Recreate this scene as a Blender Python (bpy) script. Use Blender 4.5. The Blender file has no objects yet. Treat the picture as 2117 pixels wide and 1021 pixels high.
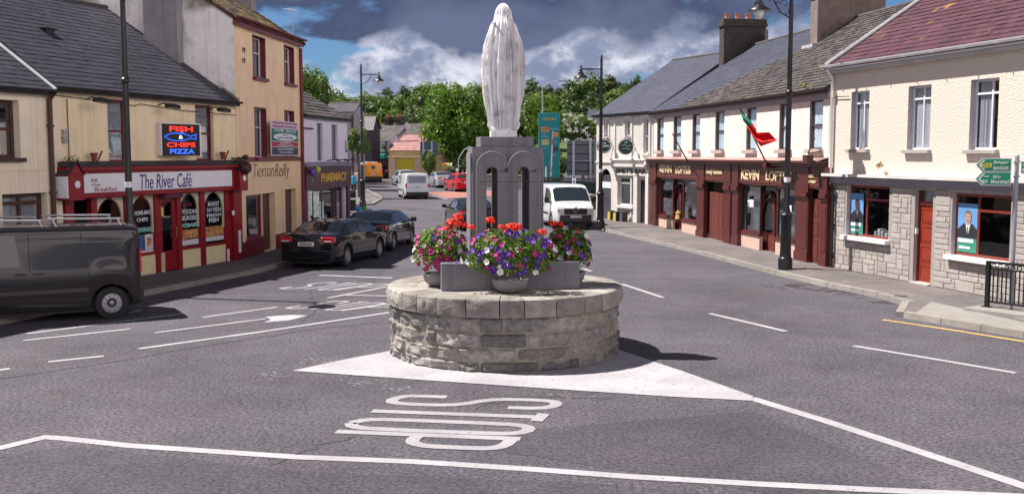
import bpy, math, random
from math import sin, cos, pi, sqrt, atan2, radians
from mathutils import Vector, Matrix, noise as mnoise
S = bpy.context.scene
COL = S.collection
rnd = random.Random(7)

# ------------------------------------------------------------------ camera
F = 2117.0; CX = 1058.5; CY = 510.5; CAMH = 3.4
PITCH = math.atan((CY - 320.0) / F)
cd = bpy.data.cameras.new("camera"); cam = bpy.data.objects.new("camera", cd); COL.objects.link(cam)
cd.sensor_width = 36.0; cd.lens = 36.0; cd.clip_end = 3000; cd.clip_start = 0.1
cam.location = (0, 0, CAMH); cam.rotation_euler = (pi / 2 - PITCH, 0, 0)
S.camera = cam

# ------------------------------------------------------------------ light
SUNV = Vector((-3.6, 0.8, 6.04)).normalized()          # towards the sun
sd = bpy.data.lights.new("sun", 'SUN'); sun = bpy.data.objects.new("sun", sd); COL.objects.link(sun)
sd.energy = 5.0; sd.angle = radians(0.5); sd.color = (1.0, 0.94, 0.86)
sun.rotation_euler = SUNV.to_track_quat('Z', 'Y').to_euler()
sun.location = (-20, 10, 40)

W = bpy.data.worlds.new("World"); S.world = W; W.use_nodes = True
def build_world():
    nt = W.node_tree; nt.nodes.clear(); N = nt.nodes; L = nt.links
    def n(t, **k):
        o = N.new(t)
        for a, b in k.items(): setattr(o, a, b)
        return o
    def math_(op, a, b=None, c=None, clamp=False):
        m = n('ShaderNodeMath', operation=op); m.use_clamp = clamp
        for i, v in enumerate((a, b, c)):
            if v is None: continue
            if isinstance(v, (int, float)): m.inputs[i].default_value = v
            else: L.new(v, m.inputs[i])
        return m.outputs[0]
    def ramp(v, a, b, c0=0.0, c1=1.0):
        m = n('ShaderNodeMapRange'); m.interpolation_type = 'SMOOTHSTEP'
        L.new(v, m.inputs[0]); m.inputs[1].default_value = a; m.inputs[2].default_value = b
        m.inputs[3].default_value = c0; m.inputs[4].default_value = c1
        return m.outputs[0]
    out = n('ShaderNodeOutputWorld')
    sky = n('ShaderNodeTexSky', sky_type='NISHITA'); sky.sun_disc = False
    sky.sun_elevation = math.asin(SUNV.z); sky.sun_rotation = atan2(SUNV.x, SUNV.y)
    sky.air_density = 1.0; sky.dust_density = 0.6; sky.ozone_density = 1.5
    b1 = n('ShaderNodeBackground'); tn = n('ShaderNodeVectorMath', operation='MULTIPLY'); L.new(sky.outputs[0], tn.inputs[0]); tn.inputs[1].default_value = (0.40, 0.60, 0.88); L.new(tn.outputs[0], b1.inputs[0]); b1.inputs[1].default_value = 0.06
    tc = n('ShaderNodeTexCoord'); sep = n('ShaderNodeSeparateXYZ'); L.new(tc.outputs['Generated'], sep.inputs[0])
    x, y, z = sep.outputs
    def noise(scale, sz, det, rough, off):
        mp = n('ShaderNodeMapping'); L.new(tc.outputs['Generated'], mp.inputs[0])
        mp.inputs['Scale'].default_value = (1, 1, sz); mp.inputs['Location'].default_value = off
        t = n('ShaderNodeTexNoise'); L.new(mp.outputs[0], t.inputs[0])
        t.inputs['Scale'].default_value = scale; t.inputs['Detail'].default_value = det; t.inputs['Roughness'].default_value = rough
        return t.outputs['Fac']
    nbig = noise(9, 1.5, 8, 0.5, (0.3, 0.0, 0.4))
    nfine = noise(26, 1.5, 10, 0.62, (1.3, 0.2, 0.1))
    ncov = noise(8, 2.0, 7, 0.5, (2.1, 0.7, 0.9))
    # elevation plus wobble decides dark bank (above) or lit cumulus (below)
    wob = math_('ADD', math_('MULTIPLY', math_('SUBTRACT', nbig, 0.5), 0.17), math_('MULTIPLY', math_('SUBTRACT', nfine, 0.5), 0.06))
    e = math_('ADD', z, wob)
    dark = ramp(e, 0.095, 0.118)
    hi = ramp(z, 0.16, 0.32)                    # unseen overhead cloud, darkened to deepen the shade below
    def rgb(c):
        r = n('ShaderNodeRGB'); r.outputs[0].default_value = (*c, 1); return r.outputs[0]
    def mix(f, a, b):
        m = n('ShaderNodeMix', data_type='RGBA'); L.new(f, m.inputs[0]) if not isinstance(f, float) else setattr(m.inputs[0], 'default_value', f)
        L.new(a, m.inputs[6]); L.new(b, m.inputs[7]); return m.outputs[2]
    lit = mix(ramp(math_('ADD', math_('MULTIPLY', nfine, 0.65), math_('MULTIPLY', nbig, 0.45)), 0.46, 0.66), rgb((0.14, 0.165, 0.25)), rgb((0.46, 0.47, 0.53)))
    drk = mix(ramp(ncov, 0.35, 0.68), rgb((0.036, 0.047, 0.095)), rgb((0.082, 0.098, 0.165)))
    ccol = mix(dark, lit, drk)
    ccol = mix(hi, ccol, rgb((0.055, 0.065, 0.10)))
    fill_glow = math_('MULTIPLY', math_('MULTIPLY', ramp(x, 0.15, 0.6), ramp(y, 0.35, 0.05)), math_('MULTIPLY', ramp(z, 0.0, 0.12), ramp(z, 0.62, 0.32)))
    back = math_('MULTIPLY', math_('MULTIPLY', ramp(y, -0.15, -0.6), 0.36), math_('MULTIPLY', ramp(z, 0.0, 0.1), ramp(z, 0.62, 0.32)))  # low glow behind the camera, added to lift surfaces facing it
    fill_glow = math_('MAXIMUM', fill_glow, back)
    ccol = mix(fill_glow, ccol, rgb((1.7, 1.5, 1.45)))   # unseen bright cloud, added right and behind to light the shaded fronts
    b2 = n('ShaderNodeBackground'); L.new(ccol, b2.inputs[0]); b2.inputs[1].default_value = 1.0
    # cover: mostly cloud, blue gaps in a thin band and to the right
    band = math_('MULTIPLY', ramp(z, 0.085, 0.100), ramp(z, 0.113, 0.100))
    right = math_('MULTIPLY', ramp(x, 0.20, 0.25), ramp(z, 0.085, 0.105))
    gap = math_('MAXIMUM', math_('MULTIPLY', band, ramp(x, -0.02, -0.07)), right)
    thr = math_('SUBTRACT', 0.40, math_('MULTIPLY', gap, -0.072))
    thr = math_('SUBTRACT', thr, math_('MULTIPLY', hi, 0.10))
    cov = n('ShaderNodeMapRange'); cov.interpolation_type = 'SMOOTHSTEP'
    L.new(math_('SUBTRACT', ncov, thr), cov.inputs[0]); cov.inputs[1].default_value = -0.04; cov.inputs[2].default_value = 0.035
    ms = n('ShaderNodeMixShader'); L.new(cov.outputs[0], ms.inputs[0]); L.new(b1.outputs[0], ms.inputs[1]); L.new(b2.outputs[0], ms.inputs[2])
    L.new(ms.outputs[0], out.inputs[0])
build_world()
S.view_settings.view_transform = 'Standard'; S.view_settings.look = 'None'
S.view_settings.exposure = 0.85; S.view_settings.gamma = 1.0
S.cycles.max_bounces = 6; S.cycles.diffuse_bounces = 3; S.cycles.glossy_bounces = 3
S.cycles.transmission_bounces = 4; S.cycles.transparent_max_bounces = 10
S.cycles.use_denoising = True

# ------------------------------------------------------------------ measuring helpers (photo pixel -> metres)
def zg(Y): return 0.0 if Y < 45 else 0.012 * (Y - 45)
def ray(px, py):
    a = (px - CX) / F; b = (CY - py) / F
    return Vector((a, cos(PITCH) + b * sin(PITCH), -sin(PITCH) + b * cos(PITCH)))
def G(px, py, h=0.0):
    d = ray(px, py); z = h
    for _ in range(12):
        t = (z - CAMH) / d.z; z = h + zg(t * d.y)
    return Vector((t * d.x, t * d.y, z))
def P(px, py, Y):
    d = ray(px, py); t = Y / d.y
    return Vector((t * d.x, Y, CAMH + t * d.z))

# ------------------------------------------------------------------ materials
MC = {}
def newmat(name):
    m = bpy.data.materials.new(name); m.use_nodes = True
    nt = m.node_tree; b = nt.nodes['Principled BSDF']; return m, nt, b
def mat(name, col, rough=0.7, var=0.12, scale=2.0, bump=0.0, bscale=40.0, tone=0.0, metal=0.0, spec=0.5, coat=0.0, col2=None, c2s=1.0, c2t=0.6, emit=0.0, streak=0.0, tcol=None):
    if name in MC: return MC[name]
    m, nt, b = newmat(name); N = nt.nodes; L = nt.links
    tc = N.new('ShaderNodeTexCoord'); no = N.new('ShaderNodeTexNoise'); L.new(tc.outputs['Object'], no.inputs[0])
    no.inputs['Scale'].default_value = scale; no.inputs['Detail'].default_value = 6; no.inputs['Roughness'].default_value = 0.6
    mr = N.new('ShaderNodeMapRange'); L.new(no.outputs[0], mr.inputs[0]); mr.inputs[1].default_value = 0.3; mr.inputs[2].default_value = 0.7
    mr.inputs[3].default_value = 1 - var; mr.inputs[4].default_value = 1 + var
    val = mr.outputs[0]
    if tone:
        at = N.new('ShaderNodeAttribute'); at.attribute_name = 'tone'
        t2 = N.new('ShaderNodeMapRange'); L.new(at.outputs['Fac'], t2.inputs[0]); t2.inputs[3].default_value = 1 - tone; t2.inputs[4].default_value = 1 + tone
        mm = N.new('ShaderNodeMath'); mm.operation = 'MULTIPLY'; L.new(val, mm.inputs[0]); L.new(t2.outputs[0], mm.inputs[1]); val = mm.outputs[0]
    if streak:
        mp = N.new('ShaderNodeMapping'); L.new(tc.outputs['Object'], mp.inputs[0]); mp.inputs['Scale'].default_value = (7, 7, 0.30)
        ns = N.new('ShaderNodeTexNoise'); L.new(mp.outputs[0], ns.inputs[0]); ns.inputs['Scale'].default_value = 1.2; ns.inputs['Detail'].default_value = 5
        t3 = N.new('ShaderNodeMapRange'); L.new(ns.outputs[0], t3.inputs[0]); t3.inputs[1].default_value = 0.5; t3.inputs[2].default_value = 0.75
        t3.inputs[3].default_value = 1; t3.inputs[4].default_value = 1 - streak
        mm = N.new('ShaderNodeMath'); mm.operation = 'MULTIPLY'; L.new(val, mm.inputs[0]); L.new(t3.outputs[0], mm.inputs[1]); val = mm.outputs[0]
    base = N.new('ShaderNodeRGB'); base.outputs[0].default_value = (*col, 1); bc = base.outputs[0]
    if tcol:
        a3 = N.new('ShaderNodeAttribute'); a3.attribute_name = 'tone'; f3 = N.new('ShaderNodeMath'); f3.operation = 'FRACT'; k3 = N.new('ShaderNodeMath'); k3.operation = 'MULTIPLY'; k3.inputs[1].default_value = 7.3; L.new(a3.outputs['Fac'], k3.inputs[0]); L.new(k3.outputs[0], f3.inputs[0])
        m3 = N.new('ShaderNodeMix'); m3.data_type = 'RGBA'; L.new(f3.outputs[0], m3.inputs[0]); L.new(bc, m3.inputs[6]); m3.inputs[7].default_value = (*tcol, 1); bc = m3.outputs[2]
    if col2:
        n2 = N.new('ShaderNodeTexNoise'); L.new(tc.outputs['Object'], n2.inputs[0]); n2.inputs['Scale'].default_value = c2s; n2.inputs['Detail'].default_value = 5
        r2 = N.new('ShaderNodeMapRange'); L.new(n2.outputs[0], r2.inputs[0]); r2.inputs[1].default_value = c2t - 0.06; r2.inputs[2].default_value = c2t + 0.06
        mx = N.new('ShaderNodeMix'); mx.data_type = 'RGBA'; L.new(r2.outputs[0], mx.inputs[0]); L.new(bc, mx.inputs[6]); mx.inputs[7].default_value = (*col2, 1); bc = mx.outputs[2]
    vm = N.new('ShaderNodeVectorMath'); vm.operation = 'SCALE'; L.new(bc, vm.inputs[0]); L.new(val, vm.inputs['Scale'])
    L.new(vm.outputs[0], b.inputs['Base Color'])
    b.inputs['Roughness'].default_value = rough; b.inputs['Metallic'].default_value = metal
    b.inputs['Specular IOR Level'].default_value = spec
    if coat: b.inputs['Coat Weight'].default_value = coat; b.inputs['Coat Roughness'].default_value = 0.03
    if emit: L.new(vm.outputs[0], b.inputs['Emission Color']); b.inputs['Emission Strength'].default_value = emit
    if bump:
        nb = N.new('ShaderNodeTexNoise'); L.new(tc.outputs['Object'], nb.inputs[0]); nb.inputs['Scale'].default_value = bscale; nb.inputs['Detail'].default_value = 4
        bp = N.new('ShaderNodeBump'); L.new(nb.outputs[0], bp.inputs['Height']); bp.inputs['Strength'].default_value = 0.8; bp.inputs['Distance'].default_value = bump
        L.new(bp.outputs[0], b.inputs['Normal'])
    MC[name] = m; return m

def asphalt_mat(name, base, speck):
    m, nt, b = newmat(name); N = nt.nodes; L = nt.links
    tc = N.new('ShaderNodeTexCoord')
    def noise(sc, det=4, r=0.6, dist=0):
        t = N.new('ShaderNodeTexNoise'); L.new(tc.outputs['Object'], t.inputs[0]); t.inputs['Scale'].default_value = sc; t.inputs['Detail'].default_value = det; t.inputs['Roughness'].default_value = r; t.inputs['Distortion'].default_value = dist; return t.outputs[0]
    def rng(v, a, b_, c, d):
        t = N.new('ShaderNodeMapRange'); L.new(v, t.inputs[0]); t.inputs[1].default_value = a; t.inputs[2].default_value = b_; t.inputs[3].default_value = c; t.inputs[4].default_value = d; return t.outputs[0]
    def mul(a, c):
        t = N.new('ShaderNodeMath'); t.operation = 'MULTIPLY'; L.new(a, t.inputs[0]); L.new(c, t.inputs[1]); return t.outputs[0]
    big = rng(noise(0.3, 6, 0.65), 0.34, 0.66, 0.78, 1.22)
    mid = rng(noise(1.7, 5, 0.7), 0.3, 0.7, 0.88, 1.12)
    fine = rng(noise(19, 5, 0.85), 0.34, 0.62, 1 - speck, 1 + speck)
    vo = N.new('ShaderNodeTexVoronoi'); L.new(tc.outputs['Object'], vo.inputs[0]); vo.inputs['Scale'].default_value = 26
    sp0 = rng(vo.outputs['Distance'], 0.0, 0.16, 2.1, 1.0)
    v2 = N.new('ShaderNodeTexVoronoi'); L.new(tc.outputs['Object'], v2.inputs[0]); v2.inputs['Scale'].default_value = 15; v2.inputs['Randomness'].default_value = 1.0
    sp = mul(sp0, rng(v2.outputs['Distance'], 0.0, 0.30, 0.35, 1.0))
    # tyre-polished lanes: bands along the road
    v = mul(mul(mul(big, mid), fine), sp)
    # cracks
    mp = N.new('ShaderNodeMapping'); L.new(tc.outputs['Object'], mp.inputs[0]); mp.inputs['Scale'].default_value = (0.16, 0.3, 1)
    vc = N.new('ShaderNodeTexVoronoi'); vc.feature = 'DISTANCE_TO_EDGE'; vc.inputs['Scale'].default_value = 1.0
    nd = N.new('ShaderNodeTexNoise'); L.new(mp.outputs[0], nd.inputs[0]); nd.inputs['Scale'].default_value = 3; nd.inputs['Detail'].default_value = 5
    va = N.new('ShaderNodeVectorMath'); va.operation = 'MULTIPLY_ADD'; L.new(nd.outputs['Color'], va.inputs[0]); va.inputs[1].default_value = (0.35, 0.35, 0); L.new(mp.outputs[0], va.inputs[2])
    L.new(va.outputs[0], vc.inputs[0])
    v = mul(v, rng(vc.outputs['Distance'], 0.0, 0.0022, 0.68, 1.0))
    rgb = N.new('ShaderNodeMix'); rgb.data_type = 'RGBA'; L.new(rng(noise(0.5, 4), 0.4, 0.62, 0, 1), rgb.inputs[0])
    rgb.inputs[6].default_value = (*base, 1); rgb.inputs[7].default_value = (base[0] * 1.18, base[1] * 1.06, base[2] * 1.06, 1)
    vm = N.new('ShaderNodeVectorMath'); vm.operation = 'SCALE'; L.new(rgb.outputs[2], vm.inputs[0]); L.new(v, vm.inputs['Scale'])
    L.new(vm.outputs[0], b.inputs['Base Color']); b.inputs['Roughness'].default_value = 0.82; b.inputs['Specular IOR Level'].default_value = 0.35
    bp = N.new('ShaderNodeBump'); nb = noise(24, 5, 0.8); L.new(nb, bp.inputs['Height']); bp.inputs['Distance'].default_value = 0.02; bp.inputs['Strength'].default_value = 1.0
    L.new(bp.outputs[0], b.inputs['Normal'])
    return m
def paint_mat(name, col, wear=0.42):
    """worn road paint: asphalt shows through in flakes"""
    m, nt, b = newmat(name); N = nt.nodes; L = nt.links
    tc = N.new('ShaderNodeTexCoord')
    a = N.new('ShaderNodeTexNoise'); L.new(tc.outputs['Object'], a.inputs[0]); a.inputs['Scale'].default_value = 14; a.inputs['Detail'].default_value = 8; a.inputs['Roughness'].default_value = 0.75
    r = N.new('ShaderNodeMapRange'); L.new(a.outputs[0], r.inputs[0]); r.inputs[1].default_value = wear - 0.06; r.inputs[2].default_value = wear + 0.03
    c = N.new('ShaderNodeTexNoise'); L.new(tc.outputs['Object'], c.inputs[0]); c.inputs['Scale'].default_value = 1.3; c.inputs['Detail'].default_value = 6
    r2 = N.new('ShaderNodeMapRange'); L.new(c.outputs[0], r2.inputs[0]); r2.inputs[1].default_value = 0.3; r2.inputs[2].default_value = 0.7; r2.inputs[3].default_value = 0.78; r2.inputs[4].default_value = 1.05
    vm = N.new('ShaderNodeVectorMath'); vm.operation = 'SCALE'; vm.inputs[0].default_value = col; L.new(r2.outputs[0], vm.inputs['Scale'])
    mx = N.new('ShaderNodeMix'); mx.data_type = 'RGBA'; L.new(r.outputs[0], mx.inputs[0]); mx.inputs[6].default_value = (0.11, 0.10, 0.115, 1); L.new(vm.outputs[0], mx.inputs[7])
    L.new(mx.outputs[2], b.inputs['Base Color']); b.inputs['Roughness'].default_value = 0.75
    return m
def glass_mat(name, tint=(0.75, 0.8, 0.82), base=0.10, rough=0.01, ior=1.5):
    if name in MC: return MC[name]
    m = bpy.data.materials.new(name); m.use_nodes = True; nt = m.node_tree; N = nt.nodes; L = nt.links; N.clear()
    o = N.new('ShaderNodeOutputMaterial'); t = N.new('ShaderNodeBsdfTransparent'); t.inputs[0].default_value = (*tint, 1)
    g = N.new('ShaderNodeBsdfGlossy'); g.inputs['Roughness'].default_value = rough; g.inputs['Color'].default_value = (0.95, 0.97, 1, 1)
    lw = N.new('ShaderNodeLayerWeight'); lw.inputs[0].default_value = 0.5; pw_ = N.new('ShaderNodeMath'); pw_.operation = 'POWER'; L.new(lw.outputs['Facing'], pw_.inputs[0]); pw_.inputs[1].default_value = 4.0
    fr = N.new('ShaderNodeMath'); fr.operation = 'MULTIPLY_ADD'; L.new(pw_.outputs[0], fr.inputs[0]); fr.inputs[1].default_value = 0.85 if ior > 1.3 else 0.45; fr.inputs[2].default_value = 0.06 if ior > 1.3 else 0.03
    ad = N.new('ShaderNodeMath'); ad.operation = 'ADD'; ad.use_clamp = True; L.new(fr.outputs[0], ad.inputs[0]); ad.inputs[1].default_value = base
    tc = N.new('ShaderNodeTexCoord'); no = N.new('ShaderNodeTexNoise'); L.new(tc.outputs['Object'], no.inputs[0]); no.inputs['Scale'].default_value = 0.9
    bp = N.new('ShaderNodeBump'); bp.inputs['Distance'].default_value = 0.02; bp.inputs['Strength'].default_value = 0.25; L.new(no.outputs[0], bp.inputs['Height']); L.new(bp.outputs[0], g.inputs['Normal'])
    mx = N.new('ShaderNodeMixShader'); L.new(ad.outputs[0], mx.inputs[0]); L.new(t.outputs[0], mx.inputs[1]); L.new(g.outputs[0], mx.inputs[2]); L.new(mx.outputs[0], o.inputs[0])
    MC[name] = m; return m
def leaf_mat(name, c1, c2, trans=0.35):
    if name in MC: return MC[name]
    m = bpy.data.materials.new(name); m.use_nodes = True; nt = m.node_tree; N = nt.nodes; L = nt.links; N.clear()
    o = N.new('ShaderNodeOutputMaterial'); at = N.new('ShaderNodeAttribute'); at.attribute_name = 'tone'
    mx = N.new('ShaderNodeMix'); mx.data_type = 'RGBA'; L.new(at.outputs['Fac'], mx.inputs[0]); mx.inputs[6].default_value = (*c1, 1); mx.inputs[7].default_value = (*c2, 1)
    d = N.new('ShaderNodeBsdfPrincipled'); L.new(mx.outputs[2], d.inputs['Base Color']); d.inputs['Roughness'].default_value = 0.5; d.inputs['Specular IOR Level'].default_value = 0.35
    t = N.new('ShaderNodeBsdfTranslucent'); hs = N.new('ShaderNodeHueSaturation'); hs.inputs['Value'].default_value = 1.5; hs.inputs['Saturation'].default_value = 1.1; L.new(mx.outputs[2], hs.inputs['Color']); L.new(hs.outputs[0], t.inputs[0])
    ms = N.new('ShaderNodeMixShader'); ms.inputs[0].default_value = trans; L.new(d.outputs[0], ms.inputs[1]); L.new(t.outputs[0], ms.inputs[2]); L.new(ms.outputs[0], o.inputs[0])
    MC[name] = m; return m

# ------------------------------------------------------------------ mesh helpers
class MB:
    def __init__(s): s.v = []; s.f = []; s.m = []; s.t = []; s.k = 0; s.tn = 0.5
    def V(s, *p):
        s.v.append(tuple(p)); return len(s.v) - 1
    def F(s, idx): s.f.append(tuple(idx)); s.m.append(s.k); s.t.append(s.tn)
    def poly(s, pts): s.F([s.V(*p) for p in pts])
    def box(s, x0, x1, y0, y1, z0, z1):
        if x0 > x1: x0, x1 = x1, x0
        if y0 > y1: y0, y1 = y1, y0
        if z0 > z1: z0, z1 = z1, z0
        b = len(s.v)
        for z in (z0, z1):
            for x, y in ((x0, y0), (x1, y0), (x1, y1), (x0, y1)): s.v.append((x, y, z))
        for q in ((3, 2, 1, 0), (4, 5, 6, 7), (0, 1, 5, 4), (1, 2, 6, 5), (2, 3, 7, 6), (3, 0, 4, 7)): s.F([b + i for i in q])
        return s
    def lathe(s, cx, cy, prof, n=16, cap=True, sx=1, sy=1):
        rings = []
        for r, z in prof: rings.append([s.V(cx + r * sx * cos(2 * pi * i / n), cy + r * sy * sin(2 * pi * i / n), z) for i in range(n)])
        for a, b in zip(rings, rings[1:]):
            for i in range(n): s.F((a[i], a[(i + 1) % n], b[(i + 1) % n], b[i]))
        if cap: s.F(rings[0][::-1]); s.F(rings[-1])
        return s
    def tube(s, pts, r, n=8, cap=True):
        pts = [Vector(p) for p in pts]; rings = []
        rr = r if isinstance(r, (list, tuple)) else [r] * len(pts)
        up = Vector((0, 0, 1)); prev = None
        for i, p in enumerate(pts):
            d = (pts[min(i + 1, len(pts) - 1)] - pts[max(i - 1, 0)]).normalized()
            if prev is None:
                a = d.cross(up) if abs(d.z) < 0.95 else d.cross(Vector((1, 0, 0)))
            else: a = prev - d * prev.dot(d)
            a.normalize(); prev = a; b = d.cross(a)
            rings.append([s.V(*(p + (a * cos(2 * pi * j / n) + b * sin(2 * pi * j / n)) * rr[i])) for j in range(n)])
        for a, b in zip(rings, rings[1:]):
            for j in range(n): s.F((a[j], a[(j + 1) % n], b[(j + 1) % n], b[j]))
        if cap: s.F(rings[0][::-1]); s.F(rings[-1])
        return s
    def prism(s, poly2, y0, y1):
        """polygon in local (x,z), extruded over y"""
        a = [s.V(x, y0, z) for x, z in poly2]; b = [s.V(x, y1, z) for x, z in poly2]; n = len(poly2)
        s.F(a); s.F(b[::-1])
        for i in range(n): s.F((a[i], b[i], b[(i + 1) % n], a[(i + 1) % n]))
        return s
    def disc(s, cx, cz, r, y0, y1, n=20):
        return s.prism([(cx + r * cos(2 * pi * i / n), cz + r * sin(2 * pi * i / n)) for i in range(n)], y0, y1)
    def build(s, name, mats, parent=None, smooth=False, bevel=0, angle=35, props=None, tone=True):
        me = bpy.data.meshes.new(name); me.from_pydata(s.v, [], s.f)
        if not isinstance(mats, (list, tuple)): mats = [mats]
        for m in mats: me.materials.append(m)
        if len(mats) > 1: me.polygons.foreach_set('material_index', s.m)
        at = me.attributes.new('tone', 'FLOAT', 'FACE'); at.data.foreach_set('value', s.t)
        import bmesh
        bm = bmesh.new(); bm.from_mesh(me)
        if len(s.f) < 3000: bmesh.ops.recalc_face_normals(bm, faces=bm.faces)
        bm.to_mesh(me); bm.free()
        me.update()
        if smooth: me.shade_smooth(); me.set_sharp_from_angle(angle=radians(angle))
        o = bpy.data.objects.new(name, me); COL.objects.link(o)
        if parent: o.parent = parent
        if bevel:
            md = o.modifiers.new('bevel', 'BEVEL'); md.width = bevel; md.segments = 2; md.limit_method = 'ANGLE'; md.angle_limit = radians(40)
        if props:
            for a, b in props.items(): o[a] = b
        return o
def thing(name, label, cat, loc=(0, 0, 0), rz=0.0, group=None):
    o = bpy.data.objects.new(name, None); COL.objects.link(o); o.location = loc; o.rotation_euler = (0, 0, rz)
    o.empty_display_size = 0.2
    o['label'] = label; o['category'] = cat
    if group: o['group'] = group
    return o
def tag(o, label, cat, group=None):
    o['label'] = label; o['category'] = cat
    if group: o['group'] = group
    return o
def struct(o): o['kind'] = 'structure'; return o
def kids(o): return [c for c in bpy.data.objects if c.parent == o]
def copy_tree(o, parent=None):
    c = o.copy(); COL.objects.link(c)
    if parent: c.parent = parent
    for ch in KID.get(o.name) or kids(o): copy_tree(ch, c)
    return c
KID = {}
def text_mesh(body, w, h, bold=0.0, shear=0.0, extrude=0.004, align_lines=None):
    cu = bpy.data.curves.new('lettering', 'FONT'); cu.body = body; cu.offset = bold; cu.shear = shear; cu.extrude = 0.0; cu.size = 1
    cu.resolution_u = 3; cu.space_line = 0.9
    if align_lines: cu.align_x = align_lines
    o = bpy.data.objects.new('lettering', cu); COL.objects.link(o)
    dg = bpy.context.evaluated_depsgraph_get(); dg.update()
    me = bpy.data.meshes.new_from_object(o.evaluated_get(dg)); bpy.data.objects.remove(o); bpy.data.curves.remove(cu)
    vs = [v.co.copy() for v in me.vertices]
    x0 = min(v.x for v in vs); x1 = max(v.x for v in vs); y0 = min(v.y for v in vs); y1 = max(v.y for v in vs)
    pts = [((v.x - x0) / (x1 - x0) * w, (v.y - y0) / (y1 - y0) * h) for v in vs]
    fs = [tuple(p.vertices) for p in me.polygons]; bpy.data.meshes.remove(me)
    return pts, fs
def text(body, parent, u0, u1, z0, z1, v, m, bold=0.0, shear=0.0, name='lettering', depth=0.006, axis='y', align=None):
    """lettering standing on a facade (local x along, z up, y inward); front faces -y"""
    pts, fs = text_mesh(body, u1 - u0, z1 - z0, bold, shear, align_lines=align)
    b = MB()
    if axis == 'y':
        for x, z in pts: b.V(u0 + x, v, z0 + z)
    b.f = fs; b.m = [0] * len(fs); b.t = [0.5] * len(fs)
    o = b.build(name, m, parent)
    sm = o.modifiers.new('solid', 'SOLIDIFY'); sm.thickness = depth; sm.offset = 0
    return o
class Fac:
    """a street front; u runs left to right as seen from the street, y inward, z up"""
    def __init__(s, A, B):
        s.A = Vector(A[:2]); s.B = Vector(B[:2]); s.L = (s.B - s.A).length; s.d = (s.B - s.A) / s.L
        s.n = Vector((-s.d.y, s.d.x)); s.rz = atan2(s.d.y, s.d.x)
    def uz(s, px, py, v=0.0):
        d = ray(px, py); o = s.A + s.n * v
        t = o.dot(s.n) / (d.x * s.n.x + d.y * s.n.y)
        h = Vector((d.x * t, d.y * t))
        return (h - s.A).dot(s.d), CAMH + d.z * t
    def R(s, x0, x1, yt, yb, v=0.0):
        """photo rectangle -> (u0,u1,z0,z1); y values read at the middle of the rectangle"""
        xm = (x0 + x1) / 2
        return s.uz(x0, yt, v)[0], s.uz(x1, yt, v)[0], s.uz(xm, yb, v)[1], s.uz(xm, yt, v)[1]
    def w(s, u, v, z=0.0):
        p = s.A + s.d * u + s.n * v; return Vector((p.x, p.y, z))
def wall_mesh(b, L, H, ops, reveal=0.18, z0=0.0, room=0.0, u0=0.0, mi=0, mroom=1, mrev=None):
    us = sorted(set([u0, L] + [o[0] for o in ops] + [o[1] for o in ops])); zs = sorted(set([z0, H] + [o[2] for o in ops] + [o[3] for o in ops]))
    us = [u for u in us if u0 <= u <= L]; zs = [z for z in zs if z0 <= z <= H]
    b.k = mi
    for i in range(len(us) - 1):
        for j in range(len(zs) - 1):
            uc = (us[i] + us[i + 1]) / 2; zc = (zs[j] + zs[j + 1]) / 2
            if any(o[0] < uc < o[1] and o[2] < zc < o[3] for o in ops): continue
            b.poly([(us[i], 0, zs[j]), (us[i + 1], 0, zs[j]), (us[i + 1], 0, zs[j + 1]), (us[i], 0, zs[j + 1])])
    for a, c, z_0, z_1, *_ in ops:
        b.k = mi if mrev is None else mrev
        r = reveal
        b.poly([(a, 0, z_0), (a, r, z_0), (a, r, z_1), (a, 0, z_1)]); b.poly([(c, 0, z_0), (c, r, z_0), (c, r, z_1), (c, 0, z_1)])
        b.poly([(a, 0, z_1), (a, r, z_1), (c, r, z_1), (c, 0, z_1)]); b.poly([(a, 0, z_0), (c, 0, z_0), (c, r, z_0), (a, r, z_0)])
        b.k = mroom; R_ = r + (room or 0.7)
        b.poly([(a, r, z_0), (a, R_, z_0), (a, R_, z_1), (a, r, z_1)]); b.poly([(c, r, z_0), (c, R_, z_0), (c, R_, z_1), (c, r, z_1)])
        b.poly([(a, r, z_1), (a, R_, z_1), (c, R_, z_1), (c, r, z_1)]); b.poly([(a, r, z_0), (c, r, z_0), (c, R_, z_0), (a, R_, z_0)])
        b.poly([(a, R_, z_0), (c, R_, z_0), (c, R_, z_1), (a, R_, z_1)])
    b.k = mi
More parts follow.
